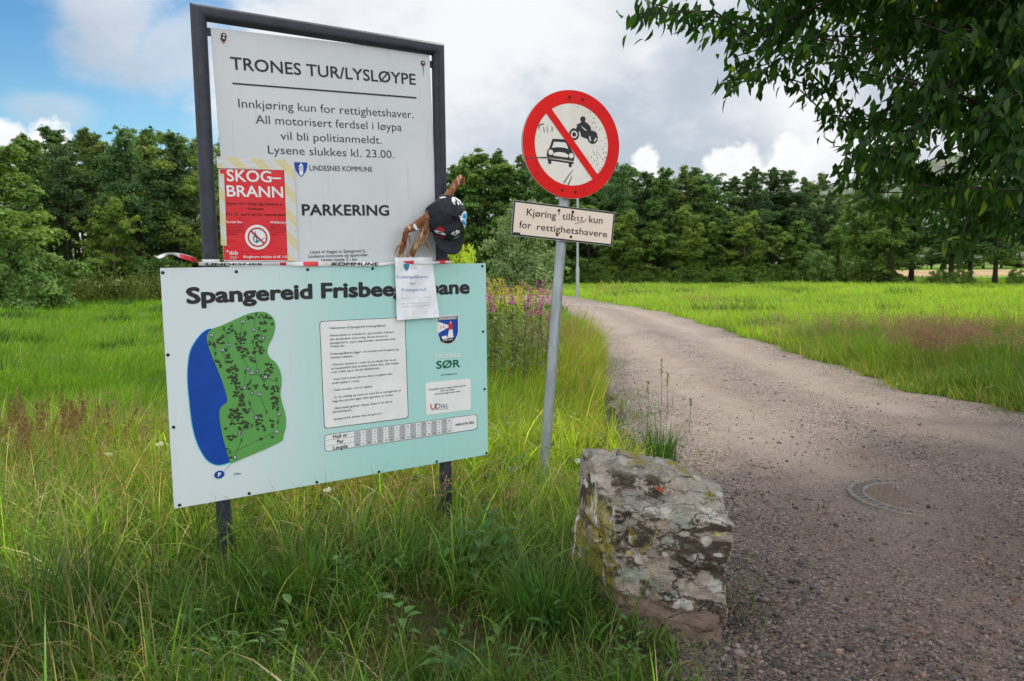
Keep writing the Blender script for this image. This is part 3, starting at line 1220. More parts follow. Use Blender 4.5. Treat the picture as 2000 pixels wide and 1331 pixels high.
def build_information_sign():
    base = BO + EX * ((PA + PB) / 2) + EN * OFFP
    root = empty('information_sign', (base.x, base.y, 0), 'tall grey framed sign with white upper panel and pale green disc golf panel', 'information sign')
    steelm = mat('dark_grey_powder_coat', (.038, .042, .055), .42, .18, 18, 0., .12, 220, (.16, .15, .14), .18)
    # frame: two round posts and a mitred top bar
    ztop = BO.z + PT - PR
    b = MB()
    u0, u1 = PA + PR, PB - PR
    up = lambda u, z: BO + EX * u + EN * OFFP + Vector((0, 0, z - BO.z))
    n = 28

    def section(u, z, d):
        """ring of the tube at a mitre: d = direction 'v', 'h', 'ml', 'mr'"""
        out = []
        for k in range(n):
            a = 2 * math.pi * k / n
            p, q = PR * math.cos(a), PR * math.sin(a)          # p in the panel plane across the tube, q along the normal
            c = up(u, z) + EN * q
            if d == 'v':
                c += EX * p
            elif d == 'ml':
                c += EX * p - EZ * p
            elif d == 'mr':
                c += EX * p + EZ * p
            out.append(c)
        return out
    rows = [section(u0, -.35, 'v'), section(u0, .5, 'v'), section(u0, 1.2, 'v'), section(u0, ztop, 'ml'), section(u1, ztop, 'mr'), section(u1, 1.2, 'v'), section(u1, .5, 'v'), section(u1, -.35, 'v')]
    # orientation of the ring on the right leg mirrors; flip it
    for r_ in (4, 5, 6, 7):
        q = rows[r_]
        rows[r_] = [q[(n // 2 - k) % n] for k in range(n)]
    b.smooth = True
    V = [v for r_ in rows for v in r_]
    b.add(V, [(i * n + k, i * n + (k + 1) % n, (i + 1) * n + (k + 1) % n, (i + 1) * n + k) for i in range(7) for k in range(n)])
    me = b.build('frame', steelm, root)
    bm = bmesh.new()
    bm.from_mesh(me.data)
    bmesh.ops.recalc_face_normals(bm, faces=bm.faces)
    es = [e for e in bm.edges if len(e.link_faces) == 2 and e.calc_face_angle(0) > .5 and e.verts[0].co.z > 1.6]
    bm.to_mesh(me.data)
    bm.free()
    mod = me.modifiers.new('Edge', 'EDGE_SPLIT')
    mod.split_angle = R(40)
    # brackets that hold the white panel
    for (ua, ub, px, py) in ((.0, .0, 846, 126), (0, 0, 409, 62)):
        c = Vector(GP.uv(px, py, OFFP))
        b = MB()
        wv = .034
        b.box(GP.w(c.x, c.y, OFFP - .008), EX * wv, EN * .003, EZ * .0155)
        b.build('bracket', steelm, root)

    # upper panel: hangs slightly turned in its frame
    o_ = OFFP
    A, B = Vector(GP.uv(411, 54, o_)), Vector(GP.uv(838.5, 104, o_))
    d = (B - A).normalized()
    w_, h_ = (B - A).length, 1.12
    down = Vector((d.y, -d.x))
    C3, D3 = B + down * h_, A + down * h_
    wp = Plane(GP.w(A.x, A.y, o_), EX * d.x + EZ * d.y, EX * -d.y + EZ * d.x, EN)
    b = MB()
    fr = [GP.w(q.x, q.y, o_) for q in (A, B, C3, D3)]
    bk = [p - EN * .004 for p in fr]
    b.slab(fr, bk)
    pw = panel_material('white_enamel_panel', (.60, .625, .64), (.66, .68, .695), dirt=1.1)
    up_ = b.build('upper_panel', pw, root)
    o1 = o_ + .0012
    t = MB()
    c1 = px_crop(360, 0, 3.502)
    c2 = px_crop(300, 290, 2.958)
    text(t, GP, 'TRONES TUR/LYSLØYPE', c1(318, 475), c1(1585, 583), 24.6, o1, .018, 1.0)
    t.poly(pxpoly(GP, [c1(329, 566), c1(1588, 665), c1(1588, 676), c1(329, 577)], o1))
    t.build('heading', GREYK, up_)
    t = MB()
    text(t, GP, 'Innkjøring kun for rettighetshaver.', c1(372, 735), c1(1568, 810), 16.8, o1, -.004)
    text(t, GP, 'All motorisert ferdsel i løypa', c1(490, 845), c1(1487, 897), 16.6, o1, -.004)
    text(t, GP, 'vil bli politianmeldt.', c1(660, 957), c1(1350, 985), 16.0, o1, -.004)
    text(t, GP, 'Lysene slukkes kl. 23.00.', c1(574, 1052), c1(1435, 1083), 16.3, o1, -.004)
    t.build('rules_text', GREYK, up_)
    t = MB()
    text(t, GP, 'LINDESNES KOMMUNE', c2(902, 128), c2(1264, 135), 10.0, o1, .006)
    t.build('municipality_name', GREYK, up_)
    t = MB()
    text(t, GP, 'PARKERING', c2(858, 388), c2(1362, 390), 22.3, o1, .034, 1.02)
    t.build('parking_text', GREYK, up_)
    t = MB()
    text(t, GP, 'Løypa er bygget av Spangereid IL,', c2(905, 607), c2(1230, 600), 6.0, o1, .004)
    text(t, GP, 'Lindesnes kommune og tippemidler.', c2(895, 633), c2(1243, 623), 6.0, o1, .004)
    text(t, GP, 'Løypas lengde 3,1 km', c2(970, 652), c2(1175, 650), 6.0, o1, .004)
    t.build('footer_text', GREYK, up_)
    t = MB()
    t.m = 0
    t.poly(shield(GP, c2(813, 80), c2(888, 82), c2(853, 166), o1))
    t.m = 1
    tower = [(838, 104), (852, 84), (866, 104), (864, 108), (866, 120), (862, 120), (868, 126), (864, 130), (864, 148), (853, 160), (842, 148), (842, 130), (837, 126), (842, 120), (838, 120), (840, 108)]
    t.poly(pxpoly(GP, [c2(*p) for p in tower], o1 + .0008))
    t.m = 0
    for y in (105, 113, 124):
        t.poly(pxpoly(GP, [c2(838, y), c2(867, y), c2(867, y + 2.5), c2(838, y + 2.5)], o1 + .0015))
    t.build('crest', [BLUEP, WHITE], up_)
    # bolts with rust runs
    for (x, y, n_) in (((437, 70, 0)), ((436, 76, 1)), ((826, 124, 0))):
        c = Vector(GP.uv(x, y, o_))
        b = MB()
        p = GP.w(c.x, c.y, o_ + .0005)
        b.m = 0
        b.tube([p, p + EN * .004], .0105, 14)
        b.m = 1
        b.dome(p + EN * .004, EN, .0072, .006, 6, 3)
        b.build('bolt', [RUST, STEEL], up_)
    t = MB()
    m, tt, p_, out_, ob_ = new_mat('rust_stain')
    tt.inp(p_.inputs['Base Color'], tt.mix(tt.noise(ob_, 60, 4), (.42, .34, .24), (.30, .19, .10)))
    t.poly(pxpoly(GP, [(821.5, 120), (824, 118), (828, 123), (828.6, 130), (827.6, 144), (827, 152), (826.2, 143), (825, 130)], o1 - .0004))
    t.poly(pxpoly(GP, [(433, 78), (438, 80), (440, 84), (436, 87), (433, 83)], o1 - .0004))
    t.build('rust_stain', m, up_)

    # lower panel
    b = MB()
    fr = [GP.w(0, 0, 0), GP.w(BW, 0, 0), GP.w(BW, -BH, 0), GP.w(0, -BH, 0)]
    b.slab(fr, [p - EN * .0035 for p in fr])
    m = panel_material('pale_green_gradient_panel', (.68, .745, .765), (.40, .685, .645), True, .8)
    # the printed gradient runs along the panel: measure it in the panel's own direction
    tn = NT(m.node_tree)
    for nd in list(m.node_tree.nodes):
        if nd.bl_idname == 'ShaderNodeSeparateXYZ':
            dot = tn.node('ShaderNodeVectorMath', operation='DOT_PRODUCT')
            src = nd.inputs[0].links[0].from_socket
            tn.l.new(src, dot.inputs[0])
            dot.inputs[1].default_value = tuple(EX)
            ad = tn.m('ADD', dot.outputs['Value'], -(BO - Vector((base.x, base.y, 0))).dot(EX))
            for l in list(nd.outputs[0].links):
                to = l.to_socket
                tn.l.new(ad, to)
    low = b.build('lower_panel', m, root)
    L = .0012
    t = MB()
    text(t, GP, 'Spangereid', (364.2, 594.5), (611, 584.3), 33.0, L, .052, 1.0)
    text(t, GP, 'Frisbeegolfbane', (627.2, 583.6), (917.6, 574.2), 31.0, L, .052, 1.0)
    c4 = px_crop(600, 600, 3.697)
    c3 = px_crop(300, 560, 2.958)
    tit = t
    tit.build('title', GREYK, low)
    # box with the welcome text
    t = MB()
    q = [c4(88, 103), c4(708, 73), c4(732, 803), c4(123, 880)]
    t.m = 0
    t.poly(rrect(GP, q, .016, L))
    q2 = [(623.8 + 1.1, 627.9 + 1.1), (791.5 - 1.1, 619.7 + 1.1), (798 - 1.1, 817.2 - 1.1), (633.3 + 1.1, 838 - 1.1)]
    t.m = 1
    t.poly(rrect(GP, q2, .015, L + .0007))
    t.m = 0
    L3 = L + .0014
    for s, a, bb in (('Velkommen til Spangereid frisbeegolfbane!', (160, 160), (567, 140)),
                     ('Denne banen er vi stolte av, og vi ønsker å bevare', (163, 213), (628, 186)),
                     ('den så attraktiv som mulig. Banen drives av', (164, 241), (580, 215)),
                     ('Spangereid IL, og er opparbeidet i samarbeid med', (165, 268), (634, 237)),
                     ('Frisbee Sør.', (167, 292), (275, 286)),
                     ('Frisbeegolfbanen ligger i et område med turgåere og', (170, 346), (660, 311)),
                     ('beitene villsauer.', (171, 372), (332, 361)),
                     ('- Dersom sauene er i veien for et utkast, kan du på', (173, 424), (643, 387)),
                     ('en hensynsfull måte forsøke å flytte dem, eller hoppe', (174, 452), (662, 410)),
                     ('over hullet og ta det på tilbaketuren.', (175, 478), (525, 446)),
                     ('- Vent med å kaste dersom det er turgåere eller', (178, 530), (618, 488)),
                     ('andre spillere i veien.', (179, 557), (380, 538)),
                     ('- Hold området rent for søppel.', (182, 608), (472, 578)),
                     ('- Er du uheldig og velter en stein fra et steingjerde, så', (184, 660), (676, 608)),
                     ('legg den på plass igjen siden gjerdene er fredet.', (185, 688), (624, 640)),
                     ('- Ikke knekk greiner i løypa, disse er en del av', (187, 740), (615, 688)),
                     ('banedesignet.', (188, 765), (322, 749)),
                     ('Spangereid IL ønsker dere en god tur!', (191, 817), (537, 774))):
        text(t, GP, s, c4(*a), c4(*bb), 3.9, L3, .010)
    t.build('text_box', [BLACK, WHITE], low)
    # score table
    t = MB()
    TL, TR, BR, BL = c4(125, 923), c4(1228, 773), c4(1230, 883), c4(127, 1046)
    t.m = 0
    t.poly(rrect(GP, [TL, TR, BR, BL], .018, L))
    t.m = 1
    t.poly(rrect(GP, [(TL[0] + .8, TL[1] + .8), (TR[0] - .8, TR[1] + .9), (BR[0] - .8, BR[1] - .9), (BL[0] + .8, BL[1] - .8)], .0175, L + .0007))
    Ps = [Vector(GP.uv(*p, L)) for p in (TL, TR, BR, BL)]
    s0 = Vector(GP.uv(*c4(340, 893), L))
    s1 = Vector(GP.uv(*c4(1043, 800), L))
    sa = (s0 - Ps[0]).length / (Ps[1] - Ps[0]).length
    sb = (s1 - Ps[0]).length / (Ps[1] - Ps[0]).length
    tab = lambda s, v: (Ps[0] * (1 - s) + Ps[1] * s) * (1 - v) + (Ps[3] * (1 - s) + Ps[2] * s) * v
    pw_ = lambda s, v, o: GP.w(*tab(s, v), o)
    cw = (sb - sa) / 18
    t.m = 2
    for i in range(0, 18, 2):
        t.poly([pw_(sa + cw * i, .005, L3), pw_(sa + cw * (i + 1), .005, L3), pw_(sa + cw * (i + 1), .995, L3), pw_(sa + cw * i, .995, L3)])
    t.m = 3
    for i in range(19):
        s = sa + cw * i
        t.poly([pw_(s - .0006, 0.01, L3 + .0005), pw_(s + .0006, 0.01, L3 + .0005), pw_(s + .0006, .99, L3 + .0005), pw_(s - .0006, .99, L3 + .0005)])
    for v in (.333, .667):
        t.poly([pw_(.004, v - .008, L3 + .0007), pw_(sb, v - .008, L3 + .0007), pw_(sb, v + .008, L3 + .0007), pw_(.004, v + .008, L3 + .0007)])

    def ttab(body, s, v, hgt, bold=0.):
        vv, ff = glyphs(body, 0.)
        x0, x1 = min(a for a, b_ in vv), max(a for a, b_ in vv)
        k = hgt / CAPH
        e = (Ps[1] - Ps[0]).normalized()
        nn = Vector((-e.y, e.x))
        c = tab(s, v)
        for i_, (sx, sy) in enumerate(((-1, -1), (1, -1), (1, 1), (-1, 1)) if bold else ((0, 0),)):
            t.add([GP.w(*(c + e * ((a - (x0 + x1) / 2 + sx * bold * .6) * k) + nn * ((b_ + sy * bold * .6) * k - hgt / 2)), L3 + .001 + 4e-5 * i_) for a, b_ in vv], ff)
    t.m = 0
    for i, s in enumerate(('Hull nr', 'Par', 'Lengde')):
        ttab(s, sa * .52, (i + .5) / 3, .0165, .02)
    pars = '333333433333333333'
    lens = (68, 62, 90, 55, 57, 89, 137, 76, 48, 58, 66, 61, 46, 58, 53, 80, 53, 105)
    for i in range(18):
        s = sa + cw * (i + .5)
        ttab(str(i + 1), s, 1 / 6, .0085, .012)
        ttab(pars[i], s, .5, .008)
        ttab(str(lens[i]), s, 5 / 6, .008)
    ttab('MAIN ETA 2022', (sb + 1) / 2, .5, .0105, .03)
    t.build('score_table', [BLACK, WHITE, GREYP, mat('grey_line', (.25, .26, .27), .5)], low)
    # course map
    t = MB()
    gl = [(340, 243), (400, 222), (470, 190), (540, 160), (600, 146), (650, 150), (690, 180), (703, 230), (690, 290), (665, 340), (658, 375), (672, 410), (710, 445), (735, 500), (740, 560), (733, 620), (745, 680), (762, 740), (765, 800), (750, 860), (720, 905), (445, 1025)]
    west = [(425, 960), (400, 870), (385, 790), (380, 730), (388, 700), (405, 684), (424, 668), (424, 640), (400, 560), (370, 480), (340, 410), (315, 340), (308, 290), (318, 262)]
    sea = [(340, 243), (300, 255), (255, 300), (215, 370), (200, 460), (198, 550), (208, 660), (222, 780), (245, 880), (280, 960), (320, 1010), (370, 1030), (420, 1022), (441, 1014)]
    cyan = [(336, 241), (297, 252), (251, 297), (210, 368), (195, 459), (193, 550), (203, 661), (217, 782), (240, 883), (276, 963), (317, 1014), (369, 1035), (421, 1027), (441, 1017)]

    def sm(pts, closed=False):
        P = [Vector((x, y, 0)) for x, y in pts]
        return [(p.x, p.y) for p in smooth_curve(P, 4)]
    wsm = sm(west)
    t.m = 4
    t.poly(pxpoly(GP, [c3(*p) for p in sm(cyan) + wsm], L))
    t.m = 0
    t.poly(pxpoly(GP, [c3(*p) for p in sm(sea) + wsm], L + .0006))
    t.m = 1
    t.poly(pxpoly(GP, [c3(*p) for p in sm(gl) + wsm], L + .0012))
    clumps = [(558, 182, 5, 14, 8), (630, 168, 6, 22, 12), (665, 195, 9, 25, 22), (617, 212, 4, 14, 7), (642, 257, 4, 14, 8), (440, 250, 9, 20, 26), (385, 305, 12, 20, 26), (340, 330, 10, 22, 20),
              (475, 265, 3, 4, 12), (527, 262, 3, 4, 12), (500, 330, 26, 26, 52), (520, 300, 8, 22, 14), (540, 380, 12, 18, 28), (568, 422, 8, 16, 16), (595, 290, 8, 18, 14), (612, 325, 12, 18, 30), (624, 375, 6, 12, 14), (582, 370, 6, 10, 18),
              (420, 365, 3, 5, 10), (427, 398, 6, 13, 12), (376, 442, 10, 17, 24), (447, 432, 4, 14, 7), (470, 462, 7, 20, 12), (455, 500, 20, 34, 26), (470, 540, 16, 24, 26), (480, 570, 8, 18, 18), (487, 610, 16, 26, 26), (508, 655, 18, 20, 40),
              (668, 465, 12, 20, 22), (668, 495, 12, 26, 22), (640, 530, 6, 14, 16), (648, 578, 7, 14, 16), (700, 610, 20, 22, 42), (705, 670, 18, 18, 42), (590, 578, 9, 12, 22), (545, 560, 3, 5, 14), (552, 590, 3, 4, 8),
              (460, 730, 22, 36, 32), (510, 720, 8, 26, 16), (540, 718, 5, 14, 12), (480, 770, 22, 40, 30), (535, 795, 10, 14, 20), (505, 820, 5, 14, 8), (455, 872, 10, 28, 14), (420, 820, 3, 8, 4), (612, 750, 10, 17, 17), (615, 800, 18, 28, 30), (682, 772, 5, 11, 8), (692, 802, 5, 12, 8),
              (617, 878, 4, 10, 4), (684, 866, 3, 8, 6), (425, 937, 1, 2, 2), (445, 986, 2, 6, 3)]
    rnd = random.Random(3)
    for cx, cy, nn, rx, ry in clumps:
        for _ in range(nn):
            x, y = cx + rnd.uniform(-rx, rx), cy + rnd.uniform(-ry, ry)
            r_ = rnd.uniform(6, 9)
            for k, (mi, dx, dy, sc, oo) in enumerate(((2, 0, 1.5, 1., .0018), (3, -.8, -1.2, .62, .0023))):
                t.m = mi
                t.poly(pxpoly(GP, [c3(x + dx + sc * r_ * 1.05 * math.cos(2 * math.pi * q / 7 + .3), y + dy + sc * r_ * .8 * math.sin(2 * math.pi * q / 7 + .3)) for q in range(7)], L + oo + (y - 100) * 1e-7 + rnd.uniform(0, 2e-4)))
    holes = [((516, 203), (500, 275), 10), ((593, 160), (578, 251), 9), ((335, 281), (358, 387), 12), ((407, 243), (434, 336), 11), ((610, 244), (635, 297), 8), ((397, 367), (419, 436), 13), ((512, 405), (546, 474), 6),
             ((573, 318), (600, 490), 7), ((530, 493), (525, 585), 5), ((561, 546), (568, 615), 4), ((565, 500), (710, 549), 14), ((620, 515), (647, 523), 15), ((612, 622), (653, 725), 16), ((554, 672), (591, 758), 3), ((725, 738), (719, 783), 17), ((497, 848), (569, 802), 2), ((709, 838), (440, 968), 18), ((508, 888), (470, 987), 1)]

    def stroke(a, b_, w, o):
        a, b_ = Vector((*a, 0)), Vector((*b_, 0))
        d = (b_ - a).normalized()
        nn = Vector((-d.y, d.x, 0)) * w / 2
        t.poly(pxpoly(GP, [c3(*(p.xy)) for p in (a + nn, b_ + nn, b_ - nn, a - nn)], o))
    squares = [(516, 203, '10'), (578, 251, '9'), (335, 281, '12'), (434, 336, '11'), (635, 297, '8'), (397, 367, '13'), (546, 474, '6'), (600, 490, '7'), (565, 500, '14'), (647, 523, '15'), (525, 585, '5'), (568, 615, '4'), (612, 622, '16'), (591, 758, '3'), (725, 738, '17'), (497, 848, '2'), (709, 838, '18'), (470, 987, '1')]
    t.m = 5
    for a, b_, _ in holes:
        stroke(a, b_, 1.6, L + .0029)
    stroke((445, 1027), (405, 1070), 1.6, L + .0006)
    baskets = [(593, 160), (407, 243), (610, 244), (500, 275), (573, 318), (358, 387), (512, 405), (419, 436), (530, 493), (620, 515), (561, 546), (710, 536), (554, 672), (653, 725), (719, 783), (569, 802), (508, 888), (440, 955)]
    for x, y in baskets:
        stroke((x - 9, y - 6), (x + 9, y - 6), 3, L + .0031)
        stroke((x - 7, y + 4), (x + 7, y + 4), 3, L + .0031)
        stroke((x, y - 9), (x, y + 14), 2.4, L + .0031)
    for x, y, s in squares:
        t.m = 6
        t.poly(pxpoly(GP, [c3(x - 10, y - 9.5), c3(x + 10, y - 10.5), c3(x + 10, y + 10), c3(x - 10, y + 11)], L + .0034))
        t.m = 7
        wd = 4 * len(s)
        text(t, GP, s, c3(x - wd, y + 6), c3(x + wd, y + 5.4), 4, L + .0040, .03)
    t.m = 0
    pc = Vector(GP.uv(*c3(380, 1087), L))
    rr = (Vector(GP.uv(*c3(410, 1084), L)) - pc).length
    t.poly(circ(GP, pc.x, pc.y, rr, L, 28, rr * .82))
    t.m = 7
    text(t, GP, 'P', c3(371, 1101), c3(388, 1100), 9, L + .0007, .05)
    t.m = 5
    text(t, GP, '500m', c3(463, 1090), c3(505, 1086), 4.2, L)
    t.build('course_map', [BLUEP, mat('map_green', (.115, .335, .085), .42, .03), mat('map_tree_dark', (.012, .022, .010), .5), mat('map_tree_olive', (.075, .085, .045), .5), mat('map_cyan', (.05, .5, .75), .4), BLACK, mat('map_slate', (.10, .12, .15), .5), WHITE], low)
    # club crest
    t = MB()
    ca = lambda x, y: c4(x, y)

    def cshield(g):
        o2 = []
        cx_, cy_ = 1017, 165
        side = [(937, 68), (1015, 61), (1093, 54), (1095, 120), (1096, 170), (1090, 205), (1072, 240), (1045, 262), (1018, 271), (985, 264), (958, 243), (943, 212), (939, 175), (938, 120)]
        return [c4(cx_ + (x - cx_) * g, cy_ + (y - cy_) * g) for x, y in side]
    t.m = 0
    t.poly(pxpoly(GP, cshield(1.), L))
    t.m = 1
    t.poly(pxpoly(GP, cshield(.93), L + .0006))
    t.m = 2
    t.poly(pxpoly(GP, [c4(944, 74), c4(1087, 61), c4(1088, 84), c4(944, 98)], L + .0012))
    t.poly(pxpoly(GP, [c4(957, 234), c4(990, 226), c4(1045, 218), c4(1074, 224), c4(1062, 243), c4(1043, 258), c4(1018, 265), c4(987, 259), c4(966, 246)], L + .0012))
    t.m = 0
    t.poly(pxpoly(GP, [c4(944, 106), c4(1024, 133), c4(1024, 145), c4(945, 190)], L + .0012))
    t.poly(pxpoly(GP, [c4(1024, 165), c4(1050, 162), c4(1056, 220), c4(1012, 224)], L + .0016))
    t.poly(pxpoly(GP, [c4(972, 212), c4(1006, 206), c4(1012, 224), c4(1010, 230), c4(975, 234)], L + .0016))
    t.m = 3
    t.poly(pxpoly(GP, [c4(1021, 120), c4(1034, 100), c4(1050, 117), c4(1049, 162), c4(1020, 164)], L + .0020))
    text(t, GP, 'I·L', c4(962, 157), c4(1001, 151), 6, L + .0020)
    t.m = 0
    t.poly(pxpoly(GP, [c4(1036, 97), c4(1039, 118), c4(1031, 120)], L + .0024))
    text(t, GP, 'SPANGEREID', c4(948, 96), c4(1080, 85), 5.2, L + .0024, .03)
    text(t, GP, '12-6-1912', c4(985, 246), c4(1050, 238), 3, L + .0024, .03)
    t.build('club_crest', [WHITE, BLUEP, BLACK, REDP], low)
    t = MB()
    t.m = 0
    text(t, GP, 'FRISBEE', c4(928, 373), c4(1110, 361), 8., L, .012, 1.0)
    t.m = 1
    text(t, GP, 'SØR', c4(932, 448), c4(1105, 434), 15.5, L, .03, 1.0)
    t.m = 2
    text(t, GP, 'www.frisbeesor.no', c4(963, 496), c4(1083, 484), 2.6, L, .03)
    t.build('logo', [WHITE, GREENP, BLACK], low)
    t = MB()
    t.m = 1
    t.poly(rrect(GP, [c4(854, 547), c4(1180, 516), c4(1182, 739), c4(860, 781)], .012, L))
    t.m = 0
    text(t, GP, 'Vi anbefaler bruk av appen UDisc som har', c4(877, 603), c4(1147, 571), 3.0, L + .0007, .02)
    text(t, GP, 'kart over løypa.', c4(963, 610), c4(1065, 598), 3.0, L + .0007, .02)
    text(t, GP, 'Her kan du også notere score.', c4(920, 635), c4(1107, 612), 3.0, L + .0007, .02)
    text(t, GP, 'Disc', c4(930, 736), c4(1017, 723), 10, L + .0007, 0.)
    text(t, GP, 'THE APP FOR DISC GOLFERS', c4(897, 748), c4(1017, 736), 1.7, L + .0007, .01)
    t.m = 2
    text(t, GP, 'U', c4(890, 741), c4(930, 735), 10.5, L + .0009, .02)
    t.build('app_box', [BLACK, WHITE, mat('orange_print', (.65, .10, .04), .5)], low)
    for x, y in [c2(*p) for p in ((53, 719), (478, 713), (890, 701), (1265, 695), (1899, 681))] + [(328, 693.6), (338.9, 834.8), (350.7, 987), (486.6, 964.3), (618.9, 942.2), (740, 921.9), (852.9, 902), (950.3, 885.4), (943.5, 648), (946.5, 760.4)]:
        c = GP.uv(x, y, 0)
        b = MB()
        b.dome(GP.w(*c, 0), EN, .0068, .0045, 12, 3)
        b.build('screw', SCREWM, low)
    return wp


WPANEL = build_information_sign()


# ---------------------------------------------------------------- fire ban poster, taped on the upper panel
def build_poster():
    o_ = OFFP + .0035
    c7 = px_crop(420, 300, 5.789)
    c = GP.uv(497, 510, o_)
    loc = GP.w(*c, o_)
    root = empty('fire_ban_poster', loc, 'red forest fire ban poster in a plastic sleeve taped to the white panel', 'poster')
    b = MB()

    def sheet(q, off, nx=14, ny=20, amp=.0012):
        P = [Vector(GP.uv(*p, off)) for p in q]
        vs = []
        for j in range(ny + 1):
            for i in range(nx + 1):
                s, t_ = i / nx, j / ny
                p = (P[0] * (1 - s) + P[1] * s) * (1 - t_) + (P[3] * (1 - s) + P[2] * s) * t_
                wv = amp * (math.sin(9 * s + 5 * t_) * math.sin(7 * t_ + 2) + .7 * math.sin(19 * s - 11 * t_) + 1.2 * math.exp(-((t_ - .08) / .08) ** 2) * math.sin(s * 22))
                vs.append(GP.w(p.x, p.y, off + wv))
        return vs, [(j * (nx + 1) + i, j * (nx + 1) + i + 1, (j + 1) * (nx + 1) + i + 1, (j + 1) * (nx + 1) + i) for j in range(ny) for i in range(nx)]
    b.smooth = True
    b.m = 0
    b.add(*sheet([c7(40, 175), c7(802, 188), c7(830, 1216), c7(100, 1220)], o_, amp=0.0003))
    b.m = 1
    b.add(*sheet([c7(55, 178), c7(783, 192), c7(824, 1208), c7(103, 1208)], o_ + .0016, amp=.0004))
    m, t, p, out, ob = new_mat('glossy_red_paper')
    t.inp(p.inputs['Base Color'], t.mix(t.noise(ob, 9, 4), (.72, .020, .028), (.64, .016, .026)))
    p.inputs['Roughness'].default_value = .18
    p.inputs['Coat Weight'].default_value = .12
    p.inputs['Specular IOR Level'].default_value = .2
    t.l.new(t.bump(t.noise(t.vscale(ob, (1, 1, 2.)), 22, 3, .6), .35, .004), p.inputs['Normal'])
    b.build('sheet', [WHITE, m], root)
    o2 = o_ + .0028
    t = MB()
    t.m = 0
    text(t, GP, 'SKOG–', c7(135, 316), c7(750, 332), 23, o2, .024, 1.0)
    text(t, GP, 'BRANN', c7(135, 488), c7(772, 502), 22.3, o2, .024, 1.0)
    text(t, GP, 'Forest fire', c7(132, 786), c7(305, 789), 4.2, o2, .02)
    text(t, GP, 'Waldbrand', c7(620, 790), c7(805, 793), 4.2, o2, .02)
    text(t, GP, 'dsb', c7(162, 1145), c7(260, 1146), 7.6, o2, .02)
    for k, (x, y) in enumerate(((130, 1106), (143, 1100), (143, 1112), (156, 1106))):
        t.poly(pxpoly(GP, [c7(x - 6, y), c7(x, y - 8), c7(x + 6, y), c7(x, y + 8)], o2))
    for y in (1163, 1176, 1190):
        text(t, GP, {1163: 'Direktoratet for', 1176: 'samfunnssikkerhet', 1190: 'og beredskap'}[y], c7(166, y + 4), c7({1163: 256, 1176: 272, 1190: 243}[y], y + 4), 1.6, o2)
    text(t, GP, 'Skogbrann meldes til tlf. 110', c7(318, 1183), c7(820, 1183), 5, o2, .018)
    t.m = 1
    text(t, GP, 'Åpen ild i skog og utmark er', c7(130, 580), c7(780, 588), 5.4, o2, .012)
    text(t, GP, 'forbudt', c7(372, 640), c7(552, 642), 5.4, o2, .012)
    text(t, GP, 'fra 15. april til 15. september', c7(125, 700), c7(802, 708), 5.4, o2, .012)
    for i, s in enumerate(('Any form of open fire', 'in forests, grassland', 'and other fields', 'between 15 April and', '15 September')):
        text(t, GP, s, c7(132, 814 + i * 26), c7((330, 330, 305, 330, 262)[i], 815 + i * 26), 2.3, o2)
    for i, s in enumerate(('Offenes Feuer im', 'Wald und Feld ist in', 'der Zeit vom 15. April', 'bis 15. September', 'verboten')):
        text(t, GP, s, c7(622, 816 + i * 26), c7((770, 800, 806, 778, 705)[i], 817 + i * 26), 2.3, o2)
    t.build('lettering', [WHITE, mat('dark_red_print', (.09, .008, .012), .5)], root)
    t = MB()
    c = Vector(GP.uv(*c7(481, 948), o2))
    e = Vector(GP.uv(*c7(621, 950), o2))
    r = (e - c).length
    t.m = 0
    t.poly(circ(GP, c.x, c.y, r, o2, 40))
    t.m = 3
    fl = [(455, 1010), (430, 985), (428, 950), (445, 915), (452, 872), (468, 920), (478, 950), (474, 975), (486, 980), (500, 1000), (470, 1015)]
    t.poly(pxpoly(GP, [c7(*p) for p in fl], o2 + .0006))
    t.m = 0
    t.poly(pxpoly(GP, [c7(447, 995), c7(442, 965), c7(452, 940), c7(462, 965), c7(462, 995)], o2 + .0010))
    t.m = 3
    t.poly(pxpoly(GP, [c7(480, 990), c7(566, 950), c7(567, 957), c7(486, 1000)], o2 + .0006))
    t.m = 1
    ring(t, GP, c.x, c.y, r * .79, r * .675, o2 + .0012, 40)
    t.poly(pxpoly(GP, [c7(395, 880), c7(410, 868), c7(572, 1018), c7(557, 1032)], o2 + .0014))
    t.build('emblem', [WHITE, mat('emblem_red', (.50, .02, .03), .4), BLACK, TEALP], root)
    # yellow and white adhesive tape
    m, t_, p, out, ob = new_mat('striped_adhesive_tape')
    dx = t_.node('ShaderNodeVectorMath', operation='DOT_PRODUCT')
    t_.l.new(ob, dx.inputs[0])
    v = EX * 1 + EZ * 1
    dx.inputs[1].default_value = tuple(v)
    wv = t_.m('FRACT', t_.m('MULTIPLY', dx.outputs['Value'], 10.2))
    st = t_.smooth(t_.m('ABSOLUTE', t_.m('SUBTRACT', wv, .5)), .235, .255)
    n = t_.noise(ob, 14, 4)
    t_.inp(p.inputs['Base Color'], t_.mix(st, t_.mix(n, (.64, .57, .30), (.66, .60, .36)), t_.mix(n, (.60, .61, .61), (.66, .66, .64))))
    p.inputs['Roughness'].default_value = .3
    t_.l.new(t_.bump(t_.noise(t_.vscale(ob, (2, 2, 6)), 18, 4), .3, .003), p.inputs['Normal'])
    for k, q in enumerate(([c7(17, 35), c7(780, 72), c7(790, 188), c7(22, 165)],
                           [c7(775, 70), c7(905, 95), c7(945, 1000), c7(972, 1222)] and [c7(778, 72), c7(893, 88), c7(940, 1224), c7(822, 1214)],
                           [c7(38, 228), c7(102, 232), c7(133, 1046), c7(66, 1038)])):
        b = MB()
        b.smooth = True
        b.add(*sheet(q, o_ + .0032 + .0012 * k, 10, 12, .0004))
        b.build('tape_strip', m, root)


